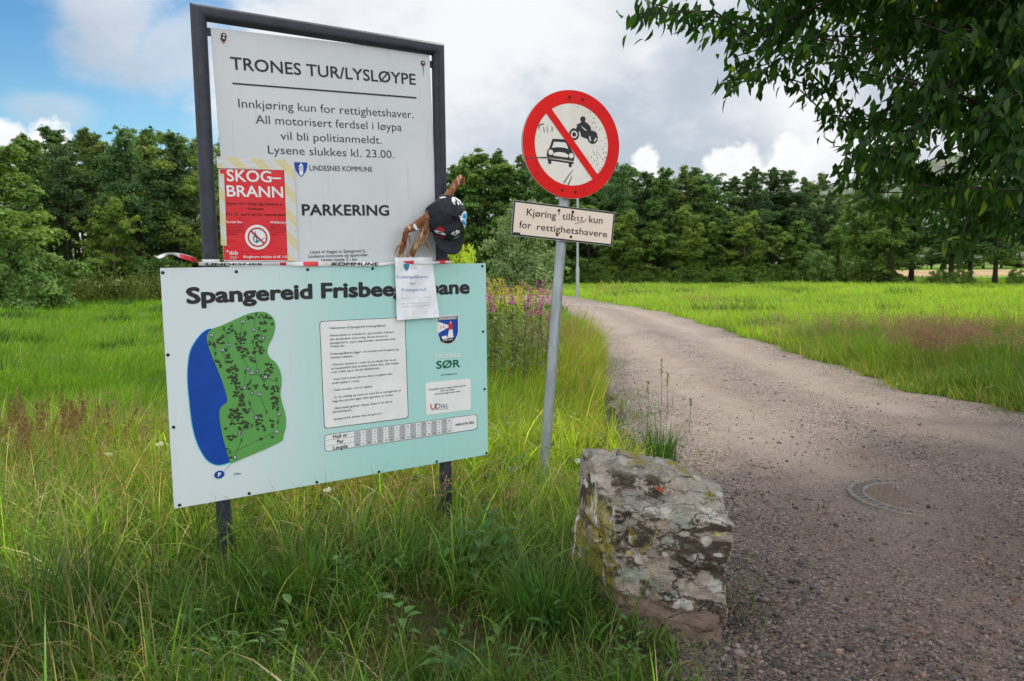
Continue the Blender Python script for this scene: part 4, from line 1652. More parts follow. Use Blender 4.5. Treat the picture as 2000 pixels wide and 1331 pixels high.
build_poster()


# ---------------------------------------------------------------- red and white barrier tape round the posts
def ribbon(path, wid, mb, colf, roll=None):
    """path: (u, v, off) in the plane GP; wid: half height vectors (du, dv, doff)"""
    n = len(path)
    vs = []
    for p, w in zip(path, wid):
        for s in (-1, -.33, .33, 1):
            vs.append(GP.w(p[0] + w[0] * s, p[1] + w[1] * s, p[2] + w[2] * s + .0012 * (1 - s * s)))
    for i in range(n - 1):
        mb.m = colf(i / (n - 1))
        mb.add([vs[4 * i + k] for k in range(8)], [(0, 1, 5, 4), (1, 2, 6, 5), (2, 3, 7, 6)])


def build_barrier_tape():
    root = empty('barrier_tape', GP.w(*GP.uv(395, 517, 0), 0), 'red and white plastic barrier tape tied across the sign with loose end fluttering', 'barrier tape')
    wt, rd = mat('white_plastic_tape', (.74, .74, .75), .35, .06, 20, 0, .25, 60), mat('red_plastic_tape', (.68, .05, .07), .35, .1, 20, 0, .25, 60)
    b = MB()
    b.smooth = True
    # main run across, from post to post, in front of the white panel and over the top edge of the lower panel
    X = [388, 420, 470, 530, 580, 640, 700, 745, 775, 812, 850, 882]
    Yc = [515.5, 515.5, 516., 516.5, 515.5, 515.5, 516., 516.5, 514., 513., 513., 512.]
    Hh = [3.5, 3.6, 2.8, 2.4, 3.6, 4.6, 4.6, 2.6, 2.5, 4.0, 2.0, 2.0]
    Of = [.0, .004, .005, .006, .007, .007, .007, .008, .014, .022, .020, .004]
    path, wid = [], []
    ks = np.linspace(0, len(X) - 1, 90)
    for k in ks:
        x, y, h, o = (float(np.interp(k, range(len(X)), v)) for v in (X, Yc, Hh, Of))
        a, c = Vector(GP.uv(x, y, o)), Vector(GP.uv(x, y - h, o))
        path.append((a.x, a.y, o))
        w = (c - a)
        wid.append((w.x, w.y, .003 * math.sin(x * .05)))

    def cf(t):
        x = float(np.interp(t * (len(X) - 1), range(len(X)), X))
        return 1 if (544 < x < 556 or 590 < x < 620 or 779 < x < 808 or 858 < x < 868) else 0
    ribbon(path, wid, b, cf)
    # the wraps round the posts
    for uu in (PA + PR, PB - PR):
        c = GP.w(uu, -(.0), OFFP)
        z0 = GP.w(*GP.uv(395 if uu < .6 else 878, 514, 0), 0).z
        for k in range(2):
            rr_ = PR + .0022 + .001 * k
            vs = []
            n = 28
            for i in range(n + 1):
                a = 2 * math.pi * i / n
                for s in (-1, 1):
                    vs.append(Vector((c.x, c.y, z0 + .004 * k + s * .010)) + EX * math.cos(a) * rr_ + EN * math.sin(a) * rr_)
            b.m = k % 2 if uu > .6 else 0
            b.add(vs, [(2 * i, 2 * i + 2, 2 * i + 3, 2 * i + 1) for i in range(n)])
    b.build('band', [wt, rd], root)
    # fluttering end
    b = MB()
    b.smooth = True
    pts = [(392, 518, .4), (384, 510, 3.5), (372, 505.5, 5.2), (360, 502, 5.0), (349, 499, 4.2), (338, 496, 2.4), (326, 496.5, 2.2), (317, 500, 3.0), (309, 503, 2.2), (300, 499, .8)]
    P = smooth_curve([Vector(p) for p in pts], 6)
    path, wid = [], []
    for i, q in enumerate(P):
        o = .004 + .05 * (i / len(P)) + .01 * math.sin(i * .4)
        a, c = Vector(GP.uv(q.x, q.y, o)), Vector(GP.uv(q.x - q.z * .3, q.y - q.z, o))
        path.append((a.x, a.y, o))
        wid.append((c.x - a.x, c.y - a.y, .006 * math.sin(i * .25)))
    ribbon(path, wid, b, lambda t: 1 if .06 < t < .42 else 0)
    # pale edges of the print
    ribbon([(p[0], p[1] + w[1] * .86, p[2] + .0012) for p, w in zip(path, wid)], [(w[0] * .14, w[1] * .14, 0) for w in wid], b, lambda t: 0)
    b.build('loose_end', [wt, rd], root)
    t = MB()
    text(t, GP, 'LINDESNES', (402, 518.5), (512, 518.6), 4.4, .010, .05)
    text(t, GP, 'KOMMUNE', (648, 519.3), (740, 519.3), 6.6, .0115, .03, 1.0, .1)
    t.build('lettering', BLACK, root)


build_barrier_tape()


# ---------------------------------------------------------------- notice in a plastic pocket
def build_notice():
    c6 = px_crop(740, 330, 4.294)
    o_ = .012
    root = empty('paper_notice', GP.w(*GP.uv(812, 512, o_), o_), 'white paper notice in a clear plastic pocket hung on the barrier tape', 'notice')
    q = [c6(128, 745), c6(445, 742), c6(500, 1245), c6(148, 1270)]
    P = [Vector(GP.uv(*p, o_)) for p in q]
    nx, ny = 22, 34

    def surf(s, t):
        p = (P[0] * (1 - s) + P[1] * s) * (1 - t) + (P[3] * (1 - s) + P[2] * s) * t
        top = math.exp(-(t / .12) ** 2)
        w = .0035 * math.sin(3.2 * s + 1.) * (1 - t) + .0022 * math.sin(17 * s + 4 * t) * top + .0012 * math.sin(8 * s + 13 * t) + .004 * t * math.sin(s * 5.) ** 2 + .0016 * math.sin(26 * s) * math.exp(-((1 - t) / .10) ** 2)
        return p, o_ + .004 + w
    b = MB()
    b.smooth = True
    vs = []
    for j in range(ny + 1):
        for i in range(nx + 1):
            p, o = surf(i / nx, j / ny)
            vs.append(GP.w(p.x, p.y, o))
    fs = [(j * (nx + 1) + i, j * (nx + 1) + i + 1, (j + 1) * (nx + 1) + i + 1, (j + 1) * (nx + 1) + i) for j in range(ny) for i in range(nx)]
    b.add(vs, fs)
    m, t, p, out, ob = new_mat('damp_white_paper')
    n = t.noise(ob, 30, 5, .6)
    t.inp(p.inputs['Base Color'], t.mix(t.smooth(n, .35, .7), (.84, .86, .92), (.90, .91, .94)))
    p.inputs['Roughness'].default_value = .45
    t.l.new(t.bump(t.noise(t.vscale(ob, (2.5, 2.5, 1)), 26, 4, .6), .5, .004), p.inputs['Normal'])
    b.build('sheet', m, root)
    # pocket: a clear glossy film in front
    b = MB()
    b.smooth = True
    vs2 = []
    for j in range(ny + 1):
        for i in range(nx + 1):
            s, t2 = -.02 + 1.04 * i / nx, -.01 + 1.03 * j / ny
            p_, o = surf(s, t2)
            vs2.append(GP.w(p_.x, p_.y, o + .0022 + .0012 * math.sin(11 * s + 7 * t2) * math.exp(-(t2 / .3) ** 2)))
    b.add(vs2, fs)
    m, t, p, out, ob = new_mat('clear_film')
    gl = t.node('ShaderNodeBsdfGlossy')
    gl.inputs['Roughness'].default_value = .12
    t.l.new(t.bump(t.noise(t.vscale(ob, (2, 2, 1)), 30, 4, .6), .8, .006), gl.inputs['Normal'])
    tr = t.node('ShaderNodeBsdfTransparent')
    mx = t.node('ShaderNodeMixShader')
    mx.inputs[0].default_value = .06
    t.l.new(tr.outputs[0], mx.inputs[1])
    t.l.new(gl.outputs[0], mx.inputs[2])
    t.l.new(mx.outputs[0], out.inputs[0])
    b.build('plastic_pocket', m, root)
    t = MB()
    o2 = o_ + .0105
    t.m = 0
    text(t, GP, 'Frisbeegolfbanen', c6(153, 919), c6(410, 914), 5.3, o2, -.004)
    text(t, GP, 'har', c6(262, 971), c6(312, 970), 5.3, o2, -.004)
    text(t, GP, '9 stengte hull', c6(192, 1027), c6(397, 1022), 5.3, o2, -.004)
    t.m = 2
    text(t, GP, '• Stengte hull: 2, 3, 6, 7, 11, 14, 15, 16, 18', c6(182, 1090), c6(430, 1081), 2.1, o2)
    text(t, GP, '• De åpne hullene spilles som vanlig', c6(190, 1137), c6(432, 1124), 2.1, o2)
    text(t, GP, 'Hilsen Spangereid IL', c6(200, 1160), c6(428, 1147), 2.1, o2)
    t.m = 1
    t.poly(shield(GP, c6(210, 795), c6(256, 795), c6(234, 856), o2))
    text(t, GP, 'Lindesnes', c6(270, 824), c6(322, 824), 2.2, o2)
    text(t, GP, 'kommune', c6(270, 838), c6(322, 838), 2.2, o2)
    t.build('lettering', [mat('pale_blue_print', (.05, .20, .42), .5), TEALP, mat('faint_blue_print', (.36, .45, .60), .5)], root)


build_notice()


# ---------------------------------------------------------------- broken branch and cap
def build_branch():
    c6 = px_crop(740, 330, 4.294)
    P = lambda x, y, o: (lambda q: GP.w(*GP.uv(*q, o), o))(c6(x, y))
    m, t, p, out, ob = new_mat('torn_bark')
    n = t.noise(t.vscale(ob, (1.3, 1, .35)), 60, 6, .7, .6)
    n2 = t.noise(t.vscale(ob, (1.2, 1, .45)), 16, 5, .65)
    bark = t.mix(t.smooth(n, .3, .7), (.11, .042, .022), (.42, .17, .07))
    wood = t.mix(n, (.50, .32, .17), (.64, .46, .28))
    t.inp(p.inputs['Base Color'], t.mix(t.smooth(t.m('ADD', n2, t.m('MULTIPLY', t.m('SUBTRACT', n, .5), .5)), .50, .55), bark, wood))
    p.inputs['Roughness'].default_value = .85
    t.l.new(t.bump(n, .8, .008), p.inputs['Normal'])
    rnd = random.Random(5)
    b = MB()

    def limb(pts, rad, k=8, jit=.10):
        C = smooth_curve([P(*q) for q in pts], k)
        n_ = len(C)
        rr = [float(np.interp(i / (n_ - 1), np.linspace(0, 1, len(rad)), rad)) * rnd.uniform(.92, 1.06) * .92 for i in range(n_)]
        random.seed(3)
        b.tube(C, rr, 12, True, jit)
    limb([(690, 60, .050), (650, 120, .048), (590, 210, .044), (520, 300, .038), (440, 370, .034), (395, 430, .034)], [.0115, .0195, .020, .020, .0225, .024])
    limb([(430, 385, .034), (360, 440, .030), (290, 490, .028), (235, 520, .024), (212, 600, .014), (195, 660, .002), (180, 745, -.014), (172, 810, -.020)], [.021, .022, .020, .0145, .0125, .0135, .0145, .013])
    limb([(405, 430, .034), (380, 510, .034), (345, 590, .024), (300, 670, .006), (262, 745, -.012), (245, 810, -.020)], [.022, .017, .0155, .0155, .016, .014])
    limb([(420, 440, .036), (410, 540, .040), (398, 610, .044), (410, 650, .050), (435, 695, .052)], [.012, .007, .0055, .004, .0012], 6, .25)
    limb([(395, 610, .043), (370, 640, .046), (340, 630, .045)], [.004, .003, .001], 5, .25)
    limb([(205, 630, .026), (160, 655, .03), (130, 725, .03)], [.006, .004, .001], 5, .3)
    limb([(225, 600, .028), (228, 650, .034), (222, 690, .036)], [.006, .003, .001], 5, .3)
    limb([(250, 560, .03), (258, 600, .036), (262, 640, .04)], [.005, .004, .001], 5, .3)
    limb([(225, 515, .028), (205, 540, .03), (200, 552, .03)], [.006, .004, .001], 5, .3)
    # torn splinters at the upper end
    for k in range(9):
        x, y = 690 + rnd.uniform(-30, 24), 62 + rnd.uniform(-6, 34)
        limb([(x, y + 40, .052), (x + rnd.uniform(-2, 8), y + 10, .055), (x + rnd.uniform(0, 14), y - rnd.uniform(4, 16), .056)], [.006, .004, .0008], 3, .3)
    o = b.build('broken_branch', m)
    tag(o, 'forked broken branch with torn reddish bark leaning against the white panel', 'branch')
    # white chip of torn wood / paper caught on it
    b = MB()
    b.poly([P(290, 462, .056), P(302, 460, .058), P(332, 510, .056), P(310, 512, .055), P(288, 490, .055)])
    o = b.build('paper_scrap', WHITE)
    tag(o, 'tiny white paper scrap caught on the fork of the broken branch', 'paper scrap')


build_branch()


def build_cap():
    c6 = px_crop(740, 330, 4.294)
    o0 = .075
    cl = mat('black_cotton', (.030, .029, .040), .9, .3, 60, 0, .5, 900)
    cl2 = mat('black_visor_cloth', (.024, .025, .032), .85, .3, 60, 0, .5, 900)
    cen = Vector(GP.uv(*c6(590, 412), o0))
    k = (Vector(GP.uv(*c6(740, 412), o0)) - cen).length / 150      # metres per crop pixel
    root = empty('baseball_cap', GP.w(cen.x, cen.y, o0), 'black baseball cap with coloured patches hung on the broken branch', 'cap')
    rx, ry, dz = 150 * k, 168 * k, .088

    def surf(a, b_, lift=0.):
        """crown surface over (a, b) in crop pixels from the middle"""
        A, B = a * k / rx, b_ * k / ry
        B2 = B + .10 * A * A * 0
        rr = min(1, A * A + B * B)
        z = dz * max(0, 1 - rr) ** .42
        # folds of the slack cloth
        z -= .016 * math.exp(-((a + 10) / 60) ** 2 - ((b_ - 40) / 45) ** 2)
        z += .010 * math.exp(-((a - .5 * b_ + 60) / 30) ** 2) * (1 - rr)
        z += .006 * math.exp(-((b_ + 8 - .45 * a) / 18) ** 2) * (1 - rr) - .005 * math.exp(-((b_ - 30 + .5 * a) / 22) ** 2) * (1 - rr)
        return GP.w(cen.x + a * k, cen.y - b_ * k, o0 - .03 + z + lift)
    b = MB()
    b.smooth = True
    n, mr = 56, 18
    vs = [surf(0, 0)]
    for i in range(1, mr + 1):
        r = math.sin(math.pi / 2 * i / mr)
        for j in range(n):
            th = 2 * math.pi * j / n
            sq = 1 + .035 * math.cos(4 * th) - .03 * math.cos(6 * th)
            seam = .0
            p = surf(r * sq * .985 * 150 * math.cos(th), r * sq * .985 * 168 * math.sin(th))
            dth = min(abs((th - math.pi / 6 + math.pi / 6 * 0) % (math.pi / 3)), math.pi / 3 - (th - math.pi / 6) % (math.pi / 3))
            vs.append(p - EN * (.0022 * math.exp(-(dth / .05) ** 2)))
    fs = [(0, 1 + j, 1 + (j + 1) % n) for j in range(n)]
    for i in range(mr - 1):
        for j in range(n):
            a_, b_ = 1 + i * n + j, 1 + i * n + (j + 1) % n
            fs.append((a_, a_ + n, b_ + n, b_))
    b.add(vs, fs)
    # inside band running back to the post
    rim = [vs[1 + (mr - 1) * n + j] for j in range(n)]
    bk = [p - EN * .035 for p in rim]
    b.add(rim + bk, [(j, (j + 1) % n, n + (j + 1) % n, n + j) for j in range(n)])
    crown = b.build('crown', cl, root)
    b = MB()
    b.dome(surf(-12, -10, .001), EN, .0075, .005, 10, 3)
    b.build('button', cl2, crown)
    # eyelets / stitched seams
    b = MB()
    for ang in (20, 80, 140, 200, 260, 320):
        pts = [surf(-12 + (150 * math.cos(R(ang)) + 12) * t, -10 + (168 * math.sin(R(ang)) + 10) * t, .0006) for t in np.linspace(.06, .93, 12)]
        b.tube(pts, .0011, 5, False)
    b.build('seam', mat('dark_stitching', (.045, .043, .052), .8), crown)
    # visor
    b = MB()
    b.smooth = True
    top, bot = [], []
    n2, m2 = 26, 8
    for j in range(m2 + 1):
        t = j / m2
        for i in range(n2 + 1):
            a = R(8 + 164 * i / n2)
            x0, y0 = 128 * math.cos(a), 40 + 112 * math.sin(a)
            x1, y1 = 132 * math.cos(a) * (1 - .05 * t), 95 + 172 * math.sin(a) ** .8
            x, y = x0 + (x1 - x0) * t, y0 + (y1 - y0) * t
            z = .012 + .034 * t - .036 * (x / 130) ** 2 * (.3 + .7 * t)
            top.append(GP.w(cen.x + x * k, cen.y - y * k, o0 - .03 + z + .012))
            bot.append(GP.w(cen.x + x * k, cen.y - y * k, o0 - .03 + z + .008))
    q = lambda o_: [(o_ + j * (n2 + 1) + i, o_ + j * (n2 + 1) + i + 1, o_ + (j + 1) * (n2 + 1) + i + 1, o_ + (j + 1) * (n2 + 1) + i) for j in range(m2) for i in range(n2)]
    N = len(top)
    e = m2 * (n2 + 1)
    b.add(top + bot, q(0) + q(N) + [(e + i, e + i + 1, N + e + i + 1, N + e + i) for i in range(n2)])
    b.build('visor', cl2, root)
    # coloured patches (plain generic shapes)
    wh, bl, rd, gn, dk = WHITE, mat('sky_blue_patch', (.03, .34, .66), .7), mat('red_patch', (.55, .03, .05), .7), mat('green_patch', (.03, .16, .05), .7), mat('dark_patch', (.02, .03, .05), .8)
    mint = mat('mint_patch', (.45, .62, .60), .7)

    def patch(polys):
        b = MB()
        for mi, pts, lift in polys:
            b.m = mi
            cx, cy = sum(p[0] for p in pts) / len(pts), sum(p[1] for p in pts) / len(pts)
            rings = []
            for g in (1., .66, .33):
                for i in range(len(pts)):
                    for s in (0, .5):
                        x = pts[i][0] * (1 - s) + pts[(i + 1) % len(pts)][0] * s
                        y = pts[i][1] * (1 - s) + pts[(i + 1) % len(pts)][1] * s
                        rings.append(surf(cx + (x - cx) * g - 590, cy + (y - cy) * g - 412, .0022 + lift))
            nn = len(pts) * 2
            fs = [(r * nn + i, r * nn + (i + 1) % nn, (r + 1) * nn + (i + 1) % nn, (r + 1) * nn + i) for r in range(2) for i in range(nn)]
            rings.append(surf(cx - 590, cy - 412, .0022 + lift))
            fs += [(2 * nn + i, 2 * nn + (i + 1) % nn, 3 * nn) for i in range(nn)]
            b.add(rings, fs)
        b.build('patch', [wh, bl, rd, gn, dk, mint], crown)
    # large blue and white one on the right side
    patch([(0, [(622, 396), (640, 404), (652, 384), (676, 366), (712, 364), (728, 392), (732, 450), (724, 496), (704, 500), (676, 478), (660, 452), (640, 436), (632, 414)], 0),
           (1, [(656, 408), (668, 386), (690, 376), (704, 388), (694, 412), (676, 424), (664, 420)], .0012), (1, [(700, 396), (716, 378), (726, 400), (724, 428), (706, 424)], .0012),
           (1, [(648, 424), (668, 430), (686, 446), (690, 468), (672, 462), (656, 446)], .0012), (1, [(700, 446), (716, 440), (724, 460), (716, 484), (702, 474)], .0012),
           (4, [(690, 424), (704, 414), (708, 434), (698, 446)], .0020), (4, [(676, 404), (688, 396), (690, 408), (680, 414)], .0020)])
    # grey and white ones along the top
    patch([(0, [(580, 298), (590, 274), (606, 262), (618, 270), (612, 292), (604, 318), (590, 322)], 0), (5, [(588, 296), (596, 278), (606, 274), (604, 296), (596, 310)], .0012), (4, [(596, 306), (602, 296), (608, 302), (602, 316)], .002)])
    patch([(0, [(622, 266), (640, 252), (664, 256), (672, 280), (700, 302), (698, 318), (668, 318), (650, 308), (656, 292), (636, 290)], 0), (4, [(640, 262), (656, 264), (660, 280), (646, 278)], .0012), (4, [(664, 296), (684, 302), (680, 312), (666, 308)], .0012)])
    patch([(0, [(622, 300), (634, 296), (640, 318), (626, 324)], 0)])
    # red and white one low on the left
    patch([(2, [(474, 484), (492, 480), (516, 494), (524, 512), (508, 514), (490, 502), (474, 498)], 0), (0, [(466, 500), (490, 508), (512, 520), (530, 526), (534, 540), (508, 534), (480, 520)], .0006), (2, [(492, 536), (516, 546), (538, 552), (534, 568), (512, 558)], 0), (4, [(486, 512), (502, 518), (508, 528), (490, 522)], .0016)])
    # green and white one low in the middle
    patch([(0, [(566, 530), (580, 512), (592, 522), (606, 502), (632, 504), (646, 518), (626, 530), (606, 542), (588, 538)], 0), (4, [(584, 526), (600, 518), (612, 524), (598, 534)], .0012), (5, [(616, 512), (632, 512), (622, 524)], .0012),
           (3, [(580, 566), (596, 550), (628, 540), (660, 532), (690, 524), (676, 546), (640, 564), (602, 576)], .0006), (5, [(612, 560), (640, 546), (664, 540), (646, 554), (624, 566)], .0014)])
    patch([(0, [(514, 270), (530, 264), (552, 262), (546, 272), (532, 270), (520, 276)], 0)])


build_cap()


# ---------------------------------------------------------------- road sign on its leaning pole
def build_road_sign():
    Cc = Vector((.3472, 4.4321, CAMZ + .6168))
    yaw, roll = .3544, .0967
    ex = Vector((math.cos(yaw), math.sin(yaw), 0))
    en = Vector((math.sin(yaw), -math.cos(yaw), 0))
    ex2 = ex * math.cos(roll) - EZ * math.sin(roll)
    ez2 = EZ * math.cos(roll) + ex * math.sin(roll)
    SP = Plane(Cc, ex2, ez2, en)
    k5 = px_crop(980, 150, 3.596)
    back = -.052
    # the pole's axis, in the plane just behind the plates
    a = Vector(SP.uv(1064, 905, back))
    b_ = Vector(SP.uv(1097.3, 472, back))
    A, B = SP.w(a.x, a.y, back), SP.w(b_.x, b_.y, back)
    d = (B - A).normalized()
    base = A - d * ((A.z - float(gz(A.x, A.y)) + .3) / d.z)
    top = Cc - en * .052 + d * .25
    foot = A - d * ((A.z - float(gz(A.x, A.y))) / d.z)
    root = empty('road_sign', (foot.x, foot.y, float(gz(foot.x, foot.y))), 'round red bordered no motor vehicles sign with text plate on leaning galvanised pole', 'road sign')
    m, t, p, out, ob = new_mat('galvanised_pole')
    n = t.noise(t.vscale(ob, (1, 1, .25)), 30, 5, .6)
    n2 = t.noise(ob, 5, 4)
    t.inp(p.inputs['Base Color'], t.mix(t.smooth(n, .3, .7), (.30, .34, .37), (.44, .47, .49)))
    t.inp(p.inputs['Roughness'], t.smooth(n2, .3, .7, .38, .6))
    p.inputs['Metallic'].default_value = .55
    mb = MB()
    mb.tube([base, base.lerp(top, .3), base.lerp(top, .6), top], .030, 28)
    pole = mb.build('pole', m, root)
    mb = MB()
    for h_ in (.16, .30):
        c = A + d * h_ * .6
        mb.tube([c, c + d * .004], .0308, 28, False)
    mb.build('wire', STEEL, pole)
    # clamps
    for h_ in (.20, -.24, -.375, -.51):
        c = Cc + ez2 * h_ - ex2 * .0 - en * .030
        pc = A + d * ((c.z - A.z) / d.z)
        mb = MB()
        mb.tube([pc - d * .014, pc + d * .014], .0335, 24)
        mb.box(pc + en * .032, ex2 * .045, en * .0115, d * .014)
        mb.build('clamp', STEEL, root)
    # disc
    white = None
    m, t, p, out, ob = new_mat('weathered_sign_white')
    n = t.noise(ob, 18, 6, .7)
    base_c = t.mix(t.smooth(t.noise(t.vscale(ob, (1, 1, .4)), 10, 4), .3, .7), (.82, .79, .71), (.74, .70, .61))
    sp_ = t.node('ShaderNodeVectorMath', operation='DOT_PRODUCT')
    t.l.new(ob, sp_.inputs[0])
    sp_.inputs[1].default_value = tuple(ex2)
    side = t.smooth(t.m('SUBTRACT', sp_.outputs['Value'], (Cc - foot).dot(ex2)), -.05, .2)
    v = t.voro(t.vscale(ob, (1, 1, .6)), 95.)
    pits = t.m('MULTIPLY', t.smooth(v, .34, .2), t.smooth(t.m('ADD', n, t.m('MULTIPLY', side, .22)), .60, .72))
    t.inp(p.inputs['Base Color'], t.mix(pits, base_c, (.12, .10, .085)))
    p.inputs['Roughness'].default_value = .5
    white = m
    m, t, p, out, ob = new_mat('weathered_sign_red')
    n = t.noise(ob, 22, 6, .7)
    c = t.mix(t.smooth(t.noise(ob, 6, 4), .3, .7), (.80, .014, .012), (.68, .012, .014))
    c = t.mix(t.smooth(n, .60, .72), c, (.30, .02, .02))
    pit = t.m('MULTIPLY', t.smooth(t.voro(ob, 85.), .3, .18), t.smooth(t.noise(ob, 9), .58, .68))
    t.inp(p.inputs['Base Color'], t.mix(pit, c, (.10, .02, .02)))
    p.inputs['Roughness'].default_value = .42
    p.inputs['Specular IOR Level'].default_value = .12
    red = m
    alu = mat('aluminium_back', (.48, .49, .49), .45, .1, 20, .8)
    mb = MB()
    n = 96
    fr, bk = circ(SP, 0, 0, .300, 0, n), circ(SP, 0, 0, .300, -.003, n)
    mb.m = 1
    mb.poly(bk)
    mb.add(fr + bk, [(i, (i + 1) % n, n + (i + 1) % n, n + i) for i in range(n)])
    # rolled edge
    e1, e2 = circ(SP, 0, 0, .300, -.003, n), circ(SP, 0, 0, .3, -.016, n)
    mb.add(e1 + e2, [(i, (i + 1) % n, n + (i + 1) % n, n + i) for i in range(n)])
    mb.m = 0
    mb.poly(fr)
    disc = mb.build('disc', [white, alu], root)
    L = .0012
    mb = MB()
    ring(mb, SP, 0, 0, .299, .2265, L, n)
    p0, p1 = Vector(SP.uv(*k5(332, 245))), Vector(SP.uv(*k5(656, 706)))
    dd = (p1 - p0).normalized()
    p0, p1 = p0 - dd * .012, p1 + dd * .012
    nn = Vector((-dd.y, dd.x)) * .0205
    mb.poly([SP.w(*(p0 + nn), L + .0014), SP.w(*(p1 + nn), L + .0014), SP.w(*(p1 - nn), L + .0014), SP.w(*(p0 - nn), L + .0014)])
    mb.build('red_border', red, disc)

    def pc(q):
        c = Vector(SP.uv(*k5(*q)))
        return c
    S = .300 / 340.            # metres per crop pixel, horizontally foreshortened
    mb = MB()
    mb.m = 0
    blk = [(357, 436), (445, 441), (462, 452), (482, 500), (500, 532), (511, 552), (508, 584), (500, 602), (335, 572), (316, 558), (318, 522), (334, 502)]
    mb.poly(pxpoly(SP, [k5(*q) for q in blk], L))
    for q in ([(322, 574), (506, 602), (506, 614), (323, 587)], [(325, 583), (349, 588), (347, 614), (326, 612)], [(470, 603), (493, 608), (491, 637), (471, 634)]):
        mb.poly(pxpoly(SP, [k5(*a_) for a_ in q], L))
    mb.m = 1
    for q in ([(367, 457), (438, 462), (452, 468), (468, 508), (440, 500), (405, 496), (372, 497), (352, 501)], [(362, 538), (390, 530), (420, 531), (450, 538), (468, 552), (466, 568), (440, 566), (378, 557), (360, 552)], [(318, 568), (505, 594), (505, 600), (318, 575)]):
        mb.poly(pxpoly(SP, [k5(*a_) for a_ in q], L + .0007))
    for q in ((343, 532), (487, 556)):
        c = pc(q)
        mb.m = 1
        mb.poly(circ(SP, c.x, c.y, .0145, L + .0011, 24))
    mb.m = 0
    c = pc((507, 407))
    mb.poly(circ(SP, c.x, c.y, .0315, L, 32))
    c2_ = pc((638, 432))
    mb.poly(circ(SP, c2_.x, c2_.y, .0325, L, 32))
    body = [(487, 372), (500, 362), (522, 366), (530, 345), (526, 334), (548, 332), (560, 350), (590, 366), (612, 374), (642, 380), (668, 396), (672, 412), (655, 410), (630, 404), (608, 410), (606, 438), (586, 432), (556, 420), (553, 395), (545, 382), (538, 400), (526, 392), (532, 375), (515, 382)]
    mb.poly(pxpoly(SP, [k5(*q) for q in body], L + .0004))
    tor = [(553, 322), (578, 314), (600, 326), (618, 344), (628, 366), (626, 380), (600, 380), (580, 366), (560, 352), (536, 342), (540, 332)]
    mb.poly(pxpoly(SP, [k5(*q) for q in tor], L + .0008))
    c3_ = pc((569, 300))
    mb.poly(circ(SP, c3_.x, c3_.y, .0165, L + .0008, 24))
    leg = [(566, 372), (604, 372), (606, 390), (592, 404), (602, 432), (575, 428), (566, 410), (578, 392)]
    mb.poly(pxpoly(SP, [k5(*q) for q in leg], L + .0010))
    mb.m = 1
    ring(mb, SP, c.x, c.y, .0205, .0125, L + .0012, 28)
    for a0, a1 in ((-200, -120), (-60, 10)):
        q1 = [SP.w(c2_.x + .023 * math.cos(R(a_)), c2_.y + .023 * math.sin(R(a_)), L + .0012) for a_ in np.linspace(a0, a1, 9)]
        q2 = [SP.w(c2_.x + .015 * math.cos(R(a_)), c2_.y + .015 * math.sin(R(a_)), L + .0012) for a_ in np.linspace(a1, a0, 9)]
        mb.poly(q1 + q2)
    mb.poly(pxpoly(SP, [k5(556, 345), k5(582, 366), k5(600, 380), k5(584, 378), k5(560, 352)], L + .0013))
    mb.build('pictogram', [GREYK, white], disc)
    # scratch across the disc and scuffs
    mb = MB()
    mb.poly(pxpoly(SP, [k5(158, 566), k5(240, 566), k5(330, 562), k5(420, 572), k5(505, 590), k5(500, 594), k5(420, 582), k5(330, 574), k5(240, 572), k5(160, 572)], L + .0021))
    for q in ([(258, 345), (265, 332), (298, 328), (300, 334), (268, 340), (262, 380)], [(292, 350), (296, 350), (302, 392), (298, 390)], [(318, 345), (321, 345), (324, 395), (320, 392)], [(352, 355), (358, 352), (356, 388), (351, 380)],
              [(432, 745), (470, 690), (500, 655), (504, 656), (474, 694), (440, 748)], [(462, 760), (492, 700), (495, 702), (470, 762)]):
        mb.poly(pxpoly(SP, [k5(*a_) for a_ in q], L + .0021))
    mb.build('scratch', mat('scuffed_metal', (.12, .10, .085), .7, .5, 90), disc)
    for q in ((475, 143), (566, 160), (425, 798), (515, 810)):
        cc = pc(q)
        mb = MB()
        mb.dome(SP.w(cc.x, cc.y, L), en, .0088, .005, 12, 3)
        mb.build('bolt', RUST, disc)
    # text plate
    mb = MB()
    H, Wd = .1948 / 2, .6321 / 2
    cv = Vector((-.0051, -.4425))
    q = [cv + Vector((sx * Wd, sz * H)) for sx, sz in ((-1, 1), (1, 1), (1, -1), (-1, -1))]
    fr = [SP.w(*p_, 0) for p_ in q]
    mb.m = 1
    mb.slab(fr, [p_ - en * .003 for p_ in fr])
    m, t, p, out, ob = new_mat('cream_plate')
    n = t.noise(ob, 16, 6, .7)
    c = t.mix(t.smooth(n, .3, .7), (.86, .72, .60), (.80, .68, .57))
    c = t.mix(t.m('MULTIPLY', t.smooth(t.voro(ob, 60.), .12, .06), t.smooth(t.noise(ob, 6), .6, .7)), c, (.3, .22, .16))
    t.inp(p.inputs['Base Color'], c)
    p.inputs['Roughness'].default_value = .5
    plate = mb.build('text_plate', [m, alu], root)
    mb = MB()
    mb.m = 0
    sh = lambda g: [cv + Vector((sx * (Wd - g), sz * (H - g))) for sx, sz in ((-1, 1), (1, 1), (1, -1), (-1, -1))]
    A1, B1 = sh(.002), sh(.0105)
    mb.add([SP.w(*p_, L) for p_ in A1 + B1], [(i, (i + 1) % 4, 4 + (i + 1) % 4, 4 + i) for i in range(4)])
    mb.m = 1
    mb.poly([SP.w(*p_, L * .6) for p_ in sh(.0085)])
    mb.m = 0
    text(mb, SP, 'Kjøring', k5(174, 974), k5(380, 1000), 13.8, L + .0008, .004, 1.0)
    text(mb, SP, 'till', k5(424, 1004), k5(492, 1010), 13.0, L + .0008, .004)
